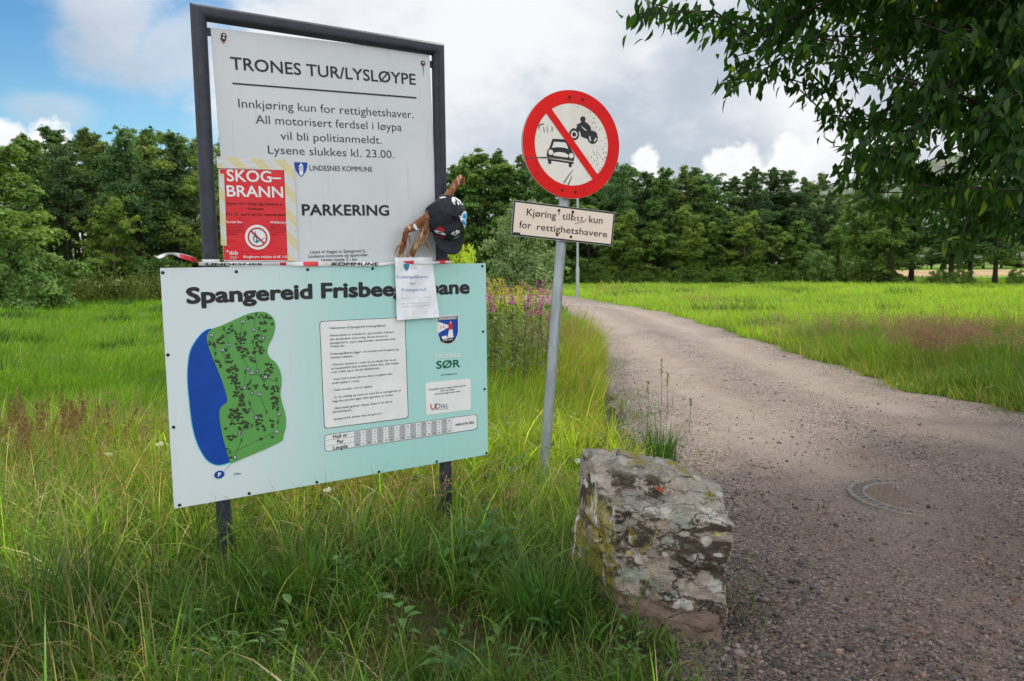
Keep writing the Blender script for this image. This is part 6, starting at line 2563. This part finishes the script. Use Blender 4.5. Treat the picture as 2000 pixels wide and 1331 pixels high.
def tree_meshes(seed, H, Rr, base, kind, nleaf, ls, ca, cb):
    r = np.random.default_rng(seed)
    b = MB()
    random.seed(seed)
    bend = r.normal(0, .035 * H, 2)
    axis = lambda t: np.array([bend[0] * t * t, bend[1] * t * t, H * t])
    tr = .017 * H + .03
    if kind != 'bush':
        b.tube([Vector(axis(t)) for t in np.linspace(0, .97, 9)], [tr * (1.25 if i == 0 else 1 - .92 * i / 8) for i in range(9)], 8)
    # foliage pads strung along uneven limbs
    C, Rad, Tn = [], [], []

    def env_at(k):
        if kind == 'alder':
            return Rr * (.50 + .65 * math.sin(math.pi * min(1, k * .80 + .15))) * (1 - .70 * k ** 3.2)
        if kind == 'pine':
            return Rr * (.35 + .75 * math.sin(math.pi * min(1, k * .72 + .12))) * (1 - .7 * k ** 2)
        return Rr * (.5 + .6 * math.sin(math.pi * (k * .85 + .08))) * (1 - .6 * k ** 3)
    if kind == 'bush':
        nc = 70
        for i in range(nc):
            k = (i + r.uniform(0, 1)) / nc
            env = Rr * math.sqrt(max(.02, 1 - (k * 1.02 - .15) ** 2))
            a = r.uniform(0, 6.28)
            rr = env * (.25 + .75 * r.uniform(0, 1) ** .55) * r.uniform(.75, 1.15)
            C.append(axis(base + (1 - base) * k) + np.array([math.cos(a) * rr, math.sin(a) * rr, -.10 * rr]))
            Rad.append(Rr * r.uniform(.16, .40) * (1 - .45 * k))
            Tn.append(r.uniform(0, 1))
    else:
        nl = {'alder': 34, 'pine': 26, 'birch': 38}[kind]
        for i in range(nl):
            k = ((i + r.uniform(-.4, 1.4)) / nl)
            k = min(max(k, 0), 1)
            h = base + (1 - base) * k
            a = r.uniform(0, 6.28)
            ln = env_at(k) * r.lognormal(-.05, .34)
            rise = {'alder': .45, 'pine': .12, 'birch': .65}[kind] * ln * r.uniform(.4, 1.5)
            p0 = axis(max(base * .7, h - .05))
            p1 = axis(h) + np.array([math.cos(a) * ln, math.sin(a) * ln, rise * .6])
            mid = (p0 + p1) / 2 + np.array([0, 0, -.06 * ln])
            b.tube([Vector(p0), Vector(mid), Vector(p1)], [tr * .38 * (1 - .6 * k), tr * .2, .010], 4, False)
            tone = r.uniform(0, 1)
            m_ = int(r.integers(3, 7))
            for j in range(m_):
                f = .35 + .65 * (j + r.uniform(0, 1)) / m_
                c = p0 * (1 - f) ** 2 + mid * 2 * f * (1 - f) + p1 * f * f
                side = np.array([-math.sin(a), math.cos(a), 0]) * r.normal(0, .22) * ln
                C.append(c + side + (0, 0, r.normal(.02, .06) * Rr))
                Rad.append(Rr * r.uniform(.12, .40) * (1 - .40 * k) * (1.15 - .35 * f))
                Tn.append(min(1, max(0, tone + r.normal(0, .2))))
        for j in range(7):
            C.append(axis(.975 - .03 * j) + r.normal(0, .16 * Rr, 3))
            Rad.append(Rr * (.10 + .02 * j))
            Tn.append(r.uniform(.3, 1))
    nc = len(C)
    if kind == 'bush':
        for i in range(10):
            c = C[r.integers(0, nc)]
            b.tube([Vector((r.normal(0, .1), r.normal(0, .1), 0)), Vector(c * .5), Vector(c)], [.05, .03, .01], 5, False)
    # dark sprigs that stick out of the outline
    for i in range(int(nc * .6)):
        j = r.integers(0, nc)
        C.append(C[j] + r.normal(0, 1, 3) * Rad[j] * np.array([.62, .62, .35]) + (0, 0, Rad[j] * .42))
        Rad.append(Rad[j] * r.uniform(.3, .5))
        Tn.append(r.uniform(.2, .9))
    C, Rad, Tn = np.array(C), np.array(Rad), np.array(Tn)
    w = Rad ** 1.6
    j = r.choice(len(C), nleaf, p=w / w.sum())
    d = r.normal(0, 1, (nleaf, 3))
    d /= np.linalg.norm(d, axis=1, keepdims=True)
    q = r.uniform(0, 1, nleaf) ** .6 * r.lognormal(0, .30, nleaf)
    flat = {'alder': .42, 'pine': .36, 'bush': .75, 'birch': .5}[kind]
    P = C[j] + d * (Rad[j] * q)[:, None] * np.array([1, 1, flat])
    P[:, 2] -= .25 * Rad[j] * (d[:, 0] ** 2 + d[:, 1] ** 2) * q * q
    P[:, 2] = np.maximum(P[:, 2], .03)
    n = d * .7 + r.normal(0, .6, (nleaf, 3)) + (0, 0, .65)
    n /= np.linalg.norm(n, axis=1, keepdims=True)
    t1 = np.cross(n, r.normal(0, 1, (nleaf, 3)))
    t1 /= np.linalg.norm(t1, axis=1, keepdims=True)
    t2 = np.cross(n, t1)
    s = ls * r.uniform(.6, 1.4, nleaf)[:, None]
    asp = .55 if kind != 'pine' else .38
    V = np.stack([P - t1 * s, P + t2 * s * asp - n * s * .12, P + t1 * s, P - t2 * s * asp - n * s * .12], 1)
    tone = np.clip(.55 * Tn[j] + .45 * r.uniform(0, 1, nleaf), 0, 1)
    Cc = lerpc(ca, cb, tone) * (2.7, 2.5, 2.7)
    Fq = np.arange(nleaf * 4).reshape(-1, 4)
    return b, V.reshape(-1, 3), Fq, np.repeat(Cc, 4, 0)


PROTO = {}
SPEC = {
    'alder0': ('alder', 9.0, 2.3, .10, 30000, 0.108, (.020, .050, .012), (.070, .120, .022)),
    'alder1': ('alder', 9.6, 2.0, .16, 27000, 0.104, (.018, .048, .014), (.060, .105, .022)),
    'alder2': ('alder', 8.6, 2.6, .02, 33000, 0.112, (.022, .055, .014), (.080, .125, .022)),
    'alder3': ('alder', 10.2, 2.1, .28, 25500, 0.104, (.017, .045, .014), (.055, .098, .024)),
    'pine0': ('pine', 10.0, 2.2, .38, 22500, 0.108, (.018, .042, .016), (.050, .085, .026)),
    'pine1': ('pine', 9.2, 1.9, .45, 21000, 0.104, (.016, .038, .015), (.045, .078, .025)),
    'alder4': ('alder', 9.4, 1.9, .22, 25500, 0.080, (.024, .050, .014), (.085, .115, .026)),
    'alder5': ('alder', 8.8, 2.4, .12, 30000, 0.078, (.016, .046, .016), (.055, .100, .030)),
    'birch1': ('birch', 8.8, 1.9, .15, 27000, 0.072, (.028, .060, .012), (.095, .130, .024)),
    'birch0': ('birch', 8.0, 2.2, .12, 30000, 0.096, (.030, .065, .012), (.100, .145, .024)),
    'bush0': ('bush', 3.4, 2.0, .02, 13500, 0.080, (.030, .070, .020), (.085, .135, .035)),
    'bush1': ('bush', 2.2, 1.6, .02, 10500, 0.068, (.024, .058, .012), (.075, .120, .020)),
    'willow': ('bush', 5.4, 2.3, .02, 19500, 0.092, (.050, .085, .036), (.120, .165, .070)),
    'lime': ('bush', 2.0, 1.2, .02, 7500, 0.060, (.14, .20, .02), (.24, .30, .03)),
}
NAMES = {'alder': 'alder_tree', 'pine': 'pine_tree', 'birch': 'birch_tree', 'bush': 'bush'}


def plant(key, x, y, H, label, group=None, rot=None, wide=1., bark=None):
    kind, H0 = SPEC[key][0], SPEC[key][1]
    z = float(gz(x, y)) - .05
    if key not in PROTO:
        sp = SPEC[key]
        b, V, Fq, C = tree_meshes(100 + len(PROTO) * 7, *sp[1:4], sp[0], *sp[4:])
        o = empty(NAMES[kind] if key not in ('willow',) else 'willow_bush', (0, 0, 0), label, 'bush' if kind == 'bush' else 'tree', group)
        b.build('trunk' if kind != 'bush' else 'stems', BARK if kind == 'birch' else DBARK, o, True)
        npmesh('crown', V, Fq, CROWN, C, o, False, local=True)
        PROTO[key] = o
    else:
        o = copy_tree(PROTO[key])
        o['label'] = label
        o['category'] = 'bush' if kind == 'bush' else 'tree'
        if group:
            o['group'] = group
        elif 'group' in o:
            del o['group']
    s = H / H0
    o.location = (x, y, z)
    o.scale = (s * wide, s * wide, s)
    o.rotation_euler.z = random.uniform(0, 6.28) if rot is None else rot
    return o


def tree_px(key, px, top, y, label, group=None, wide=1., dx=0):
    """a tree at distance y whose trunk is seen at photo x and whose top reaches photo height top"""
    q = at(px, top, y)
    return plant(key, q.x, y, max(1., q.z - float(gz(q.x, y)) + .05), label, group, None, wide)


def build_wood():
    random.seed(21)
    G1 = 'trees behind the left meadow'
    l1 = 'dark leafy tree in the row behind the left meadow'
    kk_ = {0: ('alder0', 'alder5'), 1: ('alder1', 'birch1'), 2: ('alder2', 'alder5'), 3: ('alder3', 'alder4'), 4: ('pine0', 'alder4'), 5: ('pine1', 'pine1')}

    class K:
        def __getitem__(self, i):
            return random.choice(kk_[i])
    keys = K()
    # left: near bushy trees at the picture's edge, then the row
    tree_px('alder2', 8, 292, 24, 'bushy green tree nearest on the far left, foliage down to the ground', None, 1.15)
    tree_px('bush0', 14, 452, 23.4, 'leafy bush hiding the foot of the nearest tree on the far left', None, 1.0)
    tree_px('alder0', -70, 250, 27, 'tall dense tree at the left end of the row', None, 1.1)
    row = [(40, 268, 33, 1), (78, 258, 36, 3), (118, 272, 33.5, 5), (160, 262, 38, 5), (200, 262, 35, 3), (238, 270, 39, 4), (262, 258, 34, 0), (300, 262, 37, 3), (335, 258, 35, 5), (368, 268, 38, 4), (400, 280, 34, 1), (438, 285, 38, 3),
           (20, 262, 38, 4), (100, 264, 42, 5), (186, 272, 43, 5), (280, 266, 43, 3), (350, 265, 43, 1), (430, 280, 43, 0)]
    for px, top, y, k in row:
        tree_px(keys[k], px, top + random.uniform(-12, 14), y + random.uniform(-.6, .6), l1, G1, random.uniform(.7, 1.2))
    tree_px('birch0', 215, 395, 31.5, 'lighter green spreading tree in front of the left row', None, 1.0)
    tree_px('bush0', 300, 500, 32, 'low green bush under the left row beside the lower panel', None, 1.2)
    tree_px('bush0', 120, 520, 34, 'dark low bush under the trees behind the left meadow', None, 1.2)
    # behind the boards
    l2 = 'dark tree of the wood seen behind the sign boards'
    G2 = 'trees behind the sign boards'
    for px, top, y, k in ((480, 330, 44, 0), (520, 330, 48, 1), (565, 335, 46, 3), (610, 335, 50, 2), (650, 330, 47, 1), (700, 335, 51, 0), (745, 335, 49, 3), (790, 330, 50, 4), (830, 335, 48, 1)):
        tree_px(keys[k], px, top, y, l2, G2, 1.0)
    # centre and right: the wood across the meadow
    l3 = 'tall dark green tree in the row across the right meadow'
    G3 = 'trees across the right meadow'
    row = [(880, 335, 58, 1), (905, 322, 60, 3), (935, 308, 58, 0), (968, 310, 60, 3), (1000, 318, 59, 1), (1035, 322, 61, 4), (1065, 330, 58, 0), (1100, 335, 60, 3), (1140, 340, 59, 1), (1175, 345, 61, 2), (1205, 340, 58, 0), (1230, 338, 62, 3),
           (1262, 342, 60, 5), (1290, 348, 58, 1), (1318, 352, 61, 4), (1340, 338, 60, 4), (1362, 345, 62, 5), (1385, 362, 58, 1), (1410, 352, 60, 0), (1437, 338, 61, 4), (1462, 348, 63, 4), (1482, 338, 59, 4), (1512, 332, 62, 4), (1540, 350, 60, 5), (1575, 338, 60, 4), (1602, 352, 63, 4), (1625, 362, 60, 5), (1640, 378, 62, 1),
           (920, 330, 64, 1), (980, 330, 66, 0), (1050, 340, 66, 3), (1120, 350, 66, 1), (1190, 355, 66, 0), (1250, 360, 66, 1), (1305, 370, 66, 0), (1350, 400, 66, 2), (1400, 400, 66, 0), (1450, 410, 66, 2), (1500, 410, 66, 0), (1550, 415, 66, 2), (1600, 420, 66, 0), (1640, 430, 66, 2)]
    for px, top, y, k in row:
        tree_px(keys[k], px, top + random.uniform(-18, 12), y + random.uniform(-.6, .6), l3, G3, random.uniform(.75, 1.3))
    # lower leafy trees along the front of that row
    l4 = 'lower leafy tree along the foot of the wood across the right meadow'
    G4 = 'low trees along the wood edge'
    for px, top, y, k in ((890, 430, 55, 'alder2'), (1085, 440, 56, 'birch0'), (1150, 400, 56, 'alder2'), (1215, 420, 56, 'birch0'), (1280, 430, 56.5, 'alder2'), (1345, 415, 56, 'birch0'), (1400, 430, 56.5, 'alder0'), (1455, 420, 56, 'birch0'), (1515, 440, 56.5, 'alder2'), (1560, 430, 57, 'alder0'), (1640, 440, 57, 'alder2'), (1010, 430, 56, 'alder0')):
        tree_px(k, px, top, y, l4, G4, 1.15)
    tree_px('willow', 1012, 392, 42, 'pale grey green willow bush left of the round road sign', None, .95)
    tree_px('bush0', 1592, 490, 54.5, 'round lighter green bush at the foot of the wood across the meadow', None, 1.0)
    tree_px('lime', 897, 472, 17, 'bright yellow green bush peeking above the right end of the lower panel', None, .42)
    # right: the dark group of trees with bare trunks
    tree_px('pine0', 1720, 305, 52, 'tallest dark conifer in the right group behind the hanging branches', None, .9)
    tree_px('alder0', 1690, 345, 53, 'dark tree at the left of the right group, in front of the misty hill gap', None, .8)
    tree_px('alder2', 1745, 380, 50, 'broad dark tree in the right group with drooping low foliage', None, 1.0)
    tree_px('alder3', 1790, 330, 51, 'dark tree with a bare lower trunk in the right group', None, 1.2)
    tree_px('alder3', 1868, 340, 49, 'thick trunked tree in the middle of the right group', None, 1.3)
    tree_px('alder3', 1905, 345, 49.5, 'straight trunked tree right of the thick trunk in the right group', None, 1.2)
    tree_px('alder3', 1955, 350, 47, 'leaning tree at the right end of the right group', None, 1.3)
    l8 = 'distant tree on the slope beyond the pale field on the right'
    for i, px in enumerate((1690, 1722, 1760, 1790, 1822, 1850, 1890, 1925, 1960, 1995, 2030)):
        tree_px(('alder2', 'alder5', 'birch0')[i % 3], px, 448 + random.uniform(-14, 22), 118 + random.uniform(-4, 4), l8, 'distant trees beyond the pale field', 1.5)
    tree_px('alder3', 2060, 330, 50, 'tree just outside the right end of the group', None, 1.3)
    for i, (px, top, y, lab) in enumerate(((1835, 532, 48, 'low dark bush between the trunks of the right group'), (1880, 525, 46.5, 'brushy bush at the foot of the thick trunked tree'), (1990, 530, 46, 'low bush at the right edge of the meadow'), (1700, 505, 52, 'dark bush at the left foot of the right group'))):
        tree_px('bush1', px, top, y, lab, None, 1.0)
    # ground cover along the foot of the wood
    l5 = 'low dark green bush in the hedge at the foot of the wood'
    G5 = 'hedge bushes at the foot of the wood'
    for i in range(26):
        px = 1120 + i * 24 + random.uniform(-8, 8)
        tree_px('bush1', px, 528 + random.uniform(-8, 8), 55 + random.uniform(-.8, .8), l5, G5, 1.3)
    l6 = 'low dark bush in the shade under the left row'
    G6 = 'bushes under the left row'
    for i in range(9):
        px = -10 + i * 52 + random.uniform(-8, 8)
        if not 110 < px < 190:
            tree_px('bush1', px, 530 + random.uniform(-14, 10), 35.5 + random.uniform(-1, 1), l6, G6, 1.4)
    # bare pole stems inside the left wood
    l7 = 'slim dark trunk standing in the gap of the left wood'
    G7 = 'slim trunks in the gap of the left wood'
    for i in range(14):
        px = 122 + i * 5.4 + random.uniform(-2, 2)
        y = 37 + random.uniform(0, 5)
        q = at(px, 470, y)
        b = MB()
        z = float(gz(q.x, y))
        b.tube([(q.x, y, z - .1), (q.x + random.uniform(-.1, .1), y, z + 2.5), (q.x + random.uniform(-.2, .2), y, z + 5.5)], [.075, .06, .04], 7)
        tag(b.build('bare_trunk', DBARK), l7, 'tree', G7)


build_wood()


def build_far_land():
    # hill far behind
    xs = np.linspace(-60, 420, 121)
    ys = np.linspace(330, 640, 60)
    X, Y = np.meshgrid(xs, ys)
    ridge = 34 * np.exp(-((X - 175) / 60) ** 2) + 50 * np.exp(-((X - 265) / 60) ** 2) + 40 * np.exp(-((X - 370) / 70) ** 2)
    Z = -1.4 + ridge * np.clip((Y - 330) / 110, 0, 1) ** .8 * (1 - .2 * np.clip((Y - 500) / 140, 0, 1)) + 2.2 * fbm(X, Y, .12, 1.) * np.clip((Y - 330) / 60, 0, 1) + 1.5 * fbm(X, Y, .6, 2.) * np.clip((Y - 330) / 60, 0, 1)
    nx, ny = len(xs), len(ys)
    i = np.arange((ny - 1) * nx).reshape(ny - 1, nx)[:, :-1].ravel()
    m, t, p, out, ob = new_mat('wooded_hill')
    n = t.noise(ob, .10, 6, .7)
    t.inp(p.inputs['Base Color'], t.mix(t.smooth(n, .35, .65), (.06, .085, .055), (.13, .15, .10)))  # distant mist put into the colour as a greyer green
    p.inputs['Roughness'].default_value = 1
    tag(npmesh('hill', np.stack([X, Y, Z], -1), np.stack([i, i + 1, i + nx + 1, i + nx], 1), m), kind='structure')
    # pale mown field and a road beyond the right group
    def strip(name, y0, y1, x0, x1, z, m_, n=24):
        X, Y = np.meshgrid(np.linspace(x0, x1, n), np.linspace(y0, y1, 8))
        Z = gz(X, Y) + z
        i = np.arange(7 * n).reshape(7, n)[:, :-1].ravel()
        tag(npmesh(name, np.stack([X, Y, Z], -1), np.stack([i, i + 1, i + n + 1, i + n], 1), m_), kind='structure')
    strip('mown_field', 72, 104, 34, 110, .06, mat('dry_field', (.30, .20, .10), 1., .3, .4))
    strip('green_field', 60, 71.5, 30, 100, .05, mat('bright_field', (.17, .25, .025), 1., .3, .4))
    X, Y = np.meshgrid(np.linspace(50, 190, 30), np.linspace(0, 1, 6))
    Yr = 150 - (X - 50) * .16 + Y * 7
    Z = -.5 + (X - 50) * .008 + 0 * Y
    n = 30
    i = np.arange(5 * n).reshape(5, n)[:, :-1].ravel()
    Z2 = Z + 0
    V = np.stack([X, Yr, Z2], -1)
    tag(npmesh('far_road', V, np.stack([i, i + 1, i + n + 1, i + n], 1), mat('pale_asphalt', (.34, .35, .37), .8, .1, .3)), kind='structure')
    # its grassy embankment
    Vb = np.stack([np.stack([X[0], Yr[0] - .05, Z2[0] - .02], -1), np.stack([X[0], Yr[0] - 6, Z2[0] * 0 - 1.35], -1)], 0)
    i = np.arange(n - 1)
    tag(npmesh('embankment', Vb, np.stack([i, i + 1, i + n + 1, i + n], 1), mat('bank_grass', (.15, .17, .06), 1., .3, .3)), kind='structure')


build_far_land()


def build_lamp():
    y = 33.
    q = at(1128, 557, y)
    g = float(gz(q.x, y))
    H = at(1128, 262, y).z - g
    root = empty('street_lamp', (q.x, y, g), 'slender galvanised lamp post by the bend of the gravel road', 'street lamp')
    st = mat('lamp_steel', (.42, .46, .48), .5, .1, 3, .4)
    b = MB()
    b.tube([(q.x, y, g - .2), (q.x, y, g + 1.25)], .075, 14)
    b.tube([(q.x, y, g + 1.2), (q.x, y, g + 1.3)], [.075, .05], 14)
    b.tube([(q.x, y, g + 1.25), (q.x, y, g + H)], [.050, .036], 12)
    b.tube([(q.x, y, g + H - .05), (q.x + .02, y - .1, g + H + .08), (q.x + .03, y - .35, g + H + .1)], .028, 10)
    b.build('post', st, root)
    b = MB()
    c = Vector((q.x + .035, y - .55, g + H + .10))
    prof = [(-.28, .03, .02), (-.22, .10, .05), (0, .13, .06), (.2, .10, .05), (.28, .05, .03)]
    rows = []
    for d, w, h in prof:
        rows.append([c + Vector((w * math.cos(a), d, h * math.sin(a) + .01)) for a in np.linspace(0, 2 * math.pi, 12, endpoint=False)])
    b.smooth = True
    b.add([v for r in rows for v in r], [(i * 12 + k, i * 12 + (k + 1) % 12, (i + 1) * 12 + (k + 1) % 12, (i + 1) * 12 + k) for i in range(4) for k in range(12)])
    b.smooth = False
    b.add(rows[0], [tuple(range(12))])
    b.add(rows[-1], [tuple(range(12))[::-1]])
    b.build('lamp_head', st, root)


build_lamp()


# ---------------------------------------------------------------- the near tree that hangs in from the right
def build_near_tree():
    r = np.random.default_rng(5)
    base = Vector((7.6, 6.6, float(gz(7.6, 6.6))))
    fork = Vector((7.3, 6.4, 2.7))
    edge_y = [-400, -60, 0, 60, 110, 170, 240, 300, 330, 360, 400, 430, 470, 500]
    edge_x = [1000, 1300, 1480, 1500, 1570, 1640, 1650, 1690, 1720, 1730, 1770, 1840, 1940, 2080]
    tips = []
    hand = [(1249, 40), (1270, 18), (1306, 28), (1330, -15), (1357, 42), (1395, 34), (1424, 62), (1466, 24), (1441, 58), (1470, 52), (1466, 84), (1500, 84), (1432, 124), (1428, 160), (1458, 145), (1487, 148), (1512, 140), (1525, 42), (1558, 118), (1588, 160), (1613, 190), (1613, 236), (1638, 262), (1643, 215),
            (1668, 246), (1685, 304), (1647, 312), (1647, 350), (1706, 388), (1727, 408), (1780, 314), (1790, 372), (1828, 418), (1887, 455), (1880, 476), (1933, 440), (1992, 455), (1960, 400), (1850, 380), (1900, 390), (1750, 350), (1700, 340), (1960, 350)]
    for i, (px, py) in enumerate(hand):
        d = 4.5 + 1.7 * (i * .618 % 1)
        q = at(px, py - 12, d)
        tips.append((q, 1.0 if i % 2 else .8))
    n0 = 0
    while n0 < 1150:
        px, py, d = r.uniform(1300, 2250), r.uniform(-330, 455), r.uniform(4.2, 8.2)
        if px < np.interp(py + 26, edge_y, edge_x) + 14 * r.uniform(-1, 1):
            continue
        if r.uniform(0, 1) > .22 + .78 * min(1, max(0, (px - np.interp(py, edge_y, edge_x)) / 420)):
            continue
        tips.append((at(px, py, d), 1.0))
        n0 += 1
    n0 = 0
    while n0 < 260:
        d = Vector(r.normal(0, 1, 3)).normalized() * (r.uniform(0, 1) ** .42)
        p = Vector((7.2 + d.x * 4.4, 6.6 + d.y * 3.8, 6.0 + d.z * 3.4))
        q = proj([p])[0]
        if p.y < 2.2 or p.z < 2.4 or (q[1] > -330 and q[0] < 2250):
            continue
        tips.append((p, 1.0))
        n0 += 1
    tips.sort(key=lambda t: (t[0] - fork).length)
    # greedy branching: each spray hangs on the nearest node that lies nearer to the fork
    nodes = [fork]
    par = [-1]
    last = []
    for q, s in tips:
        dq = (q - fork).length
        arr = np.array([tuple(v) for v in nodes])
        dist = np.linalg.norm(arr - np.array(q), axis=1)
        dn = np.linalg.norm(arr - np.array(fork), axis=1)
        cost = dist + .35 * dn + np.where(dn > dq * .96, 5., 0)
        j = int(np.argmin(cost))
        a = nodes[j]
        steps = max(1, int((q - a).length / .40))
        prev = j
        mid_up = Vector((0, 0, .07 * (q - a).length))
        for k in range(1, steps + 1):
            t = k / steps
            p = a.lerp(q, t) + mid_up * math.sin(math.pi * t) * 1.2 + (Vector(r.normal(0, .025, 3)) if k < steps else Vector((0, 0, 0)))
            nodes.append(p)
            par.append(prev)
            prev = len(nodes) - 1
        last.append(prev)
    cnt = np.zeros(len(nodes))
    for e in last:
        cnt[e] += 1
    for i in range(len(nodes) - 1, 0, -1):
        cnt[par[i]] += cnt[i]
    rad = .0018 + .0026 * cnt ** .52
    root = empty('cherry_tree', base, 'large dark cherry tree whose leafy branches hang in from the right', 'tree')
    b = MB()
    random.seed(2)
    b.tube([base - Vector((0, 0, .2)), base.lerp(fork, .15), base.lerp(fork, .55), fork], [.24, .17, .15, .14], 14, True, .06)
    for i in range(1, len(nodes)):
        a, c = nodes[par[i]], nodes[i]
        if (c - a).length < 1e-4:
            continue
        n = 8 if cnt[i] > 30 else 4
        b.tube([a, c], [float(min(rad[par[i]], rad[i] * 1.25)), float(rad[i])], n, False)
    b.build('trunk', mat('dark_cherry_bark', (.045, .033, .028), .8, .3, 12, 0, .5, 40), root)
    lv = Leaves()
    nodes_a = np.array([tuple(v) for v in nodes])
    thin = [i for i in range(1, len(nodes)) if cnt[i] <= 6]
    P, D = [], []
    for e, (q, s) in zip(last, tips):
        # leaves along the last stretch of the spray and in a hanging bunch at its tip
        i = e
        chain = [nodes[i]]
        while par[i] >= 0 and len(chain) < 4:
            i = par[i]
            chain.append(nodes[i])
        n = int(32 * s)
        for k in range(n):
            t = r.uniform(0, 1) ** 2.0 * min(1.2, len(chain) - 1)
            a = int(t)
            a = min(a, len(chain) - 2)
            p = chain[a].lerp(chain[a + 1], t - a)
            P.append(np.array(p) + r.normal(0, .045, 3) + (0, 0, -.02))
            out = np.array(q) - np.array(fork)
            out = out / (np.linalg.norm(out) + 1e-6)
            D.append(out * .35 + r.normal(0, .45, 3) + (0, 0, -.95))
    for i in thin:
        for k in range(5):
            P.append(nodes_a[i] + r.normal(0, .05, 3))
            D.append(r.normal(0, .5, 3) + (0, 0, -.8))
    # dense inner crown
    m = 26000
    px, py, dd = r.uniform(1400, 2300, m), r.uniform(-330, 440, m), r.uniform(4.6, 8.4, m)
    inner = np.clip((px - np.interp(py + 50, edge_y, edge_x) - 120) / 420, 0, 1) * np.clip((430 - py) / 320, 0, 1)
    k = r.uniform(0, 1, m) < inner
    Q = np.array([tuple(at(a_, b_, d_)) for a_, b_, d_ in zip(px[k], py[k], dd[k])])
    P = np.concatenate([np.array(P), Q])
    D = np.concatenate([np.array(D), r.normal(0, .5, (len(Q), 3)) + (0, 0, -.8)])
    n = len(P)
    L = r.uniform(.065, .108, n)
    C = lerpc((.011, .036, .007), (.042, .100, .013), r.uniform(0, 1, n) ** 1.5)
    y = r.uniform(0, 1, n) < .03
    C[y] = np.array((.16, .22, .02)) * r.uniform(.7, 1.2, (y.sum(), 1))
    lv.add(P, D, r.normal(0, 1, (n, 3)) + (0, -.2, .4), L, L * r.uniform(.34, .46, n), C, .30, .2)
    lv.build('crown', leaf_mat('cherry_leaf', .40, .5, spec=.22, tgain=(2.2, 2.6, .5)), root)


build_near_tree()
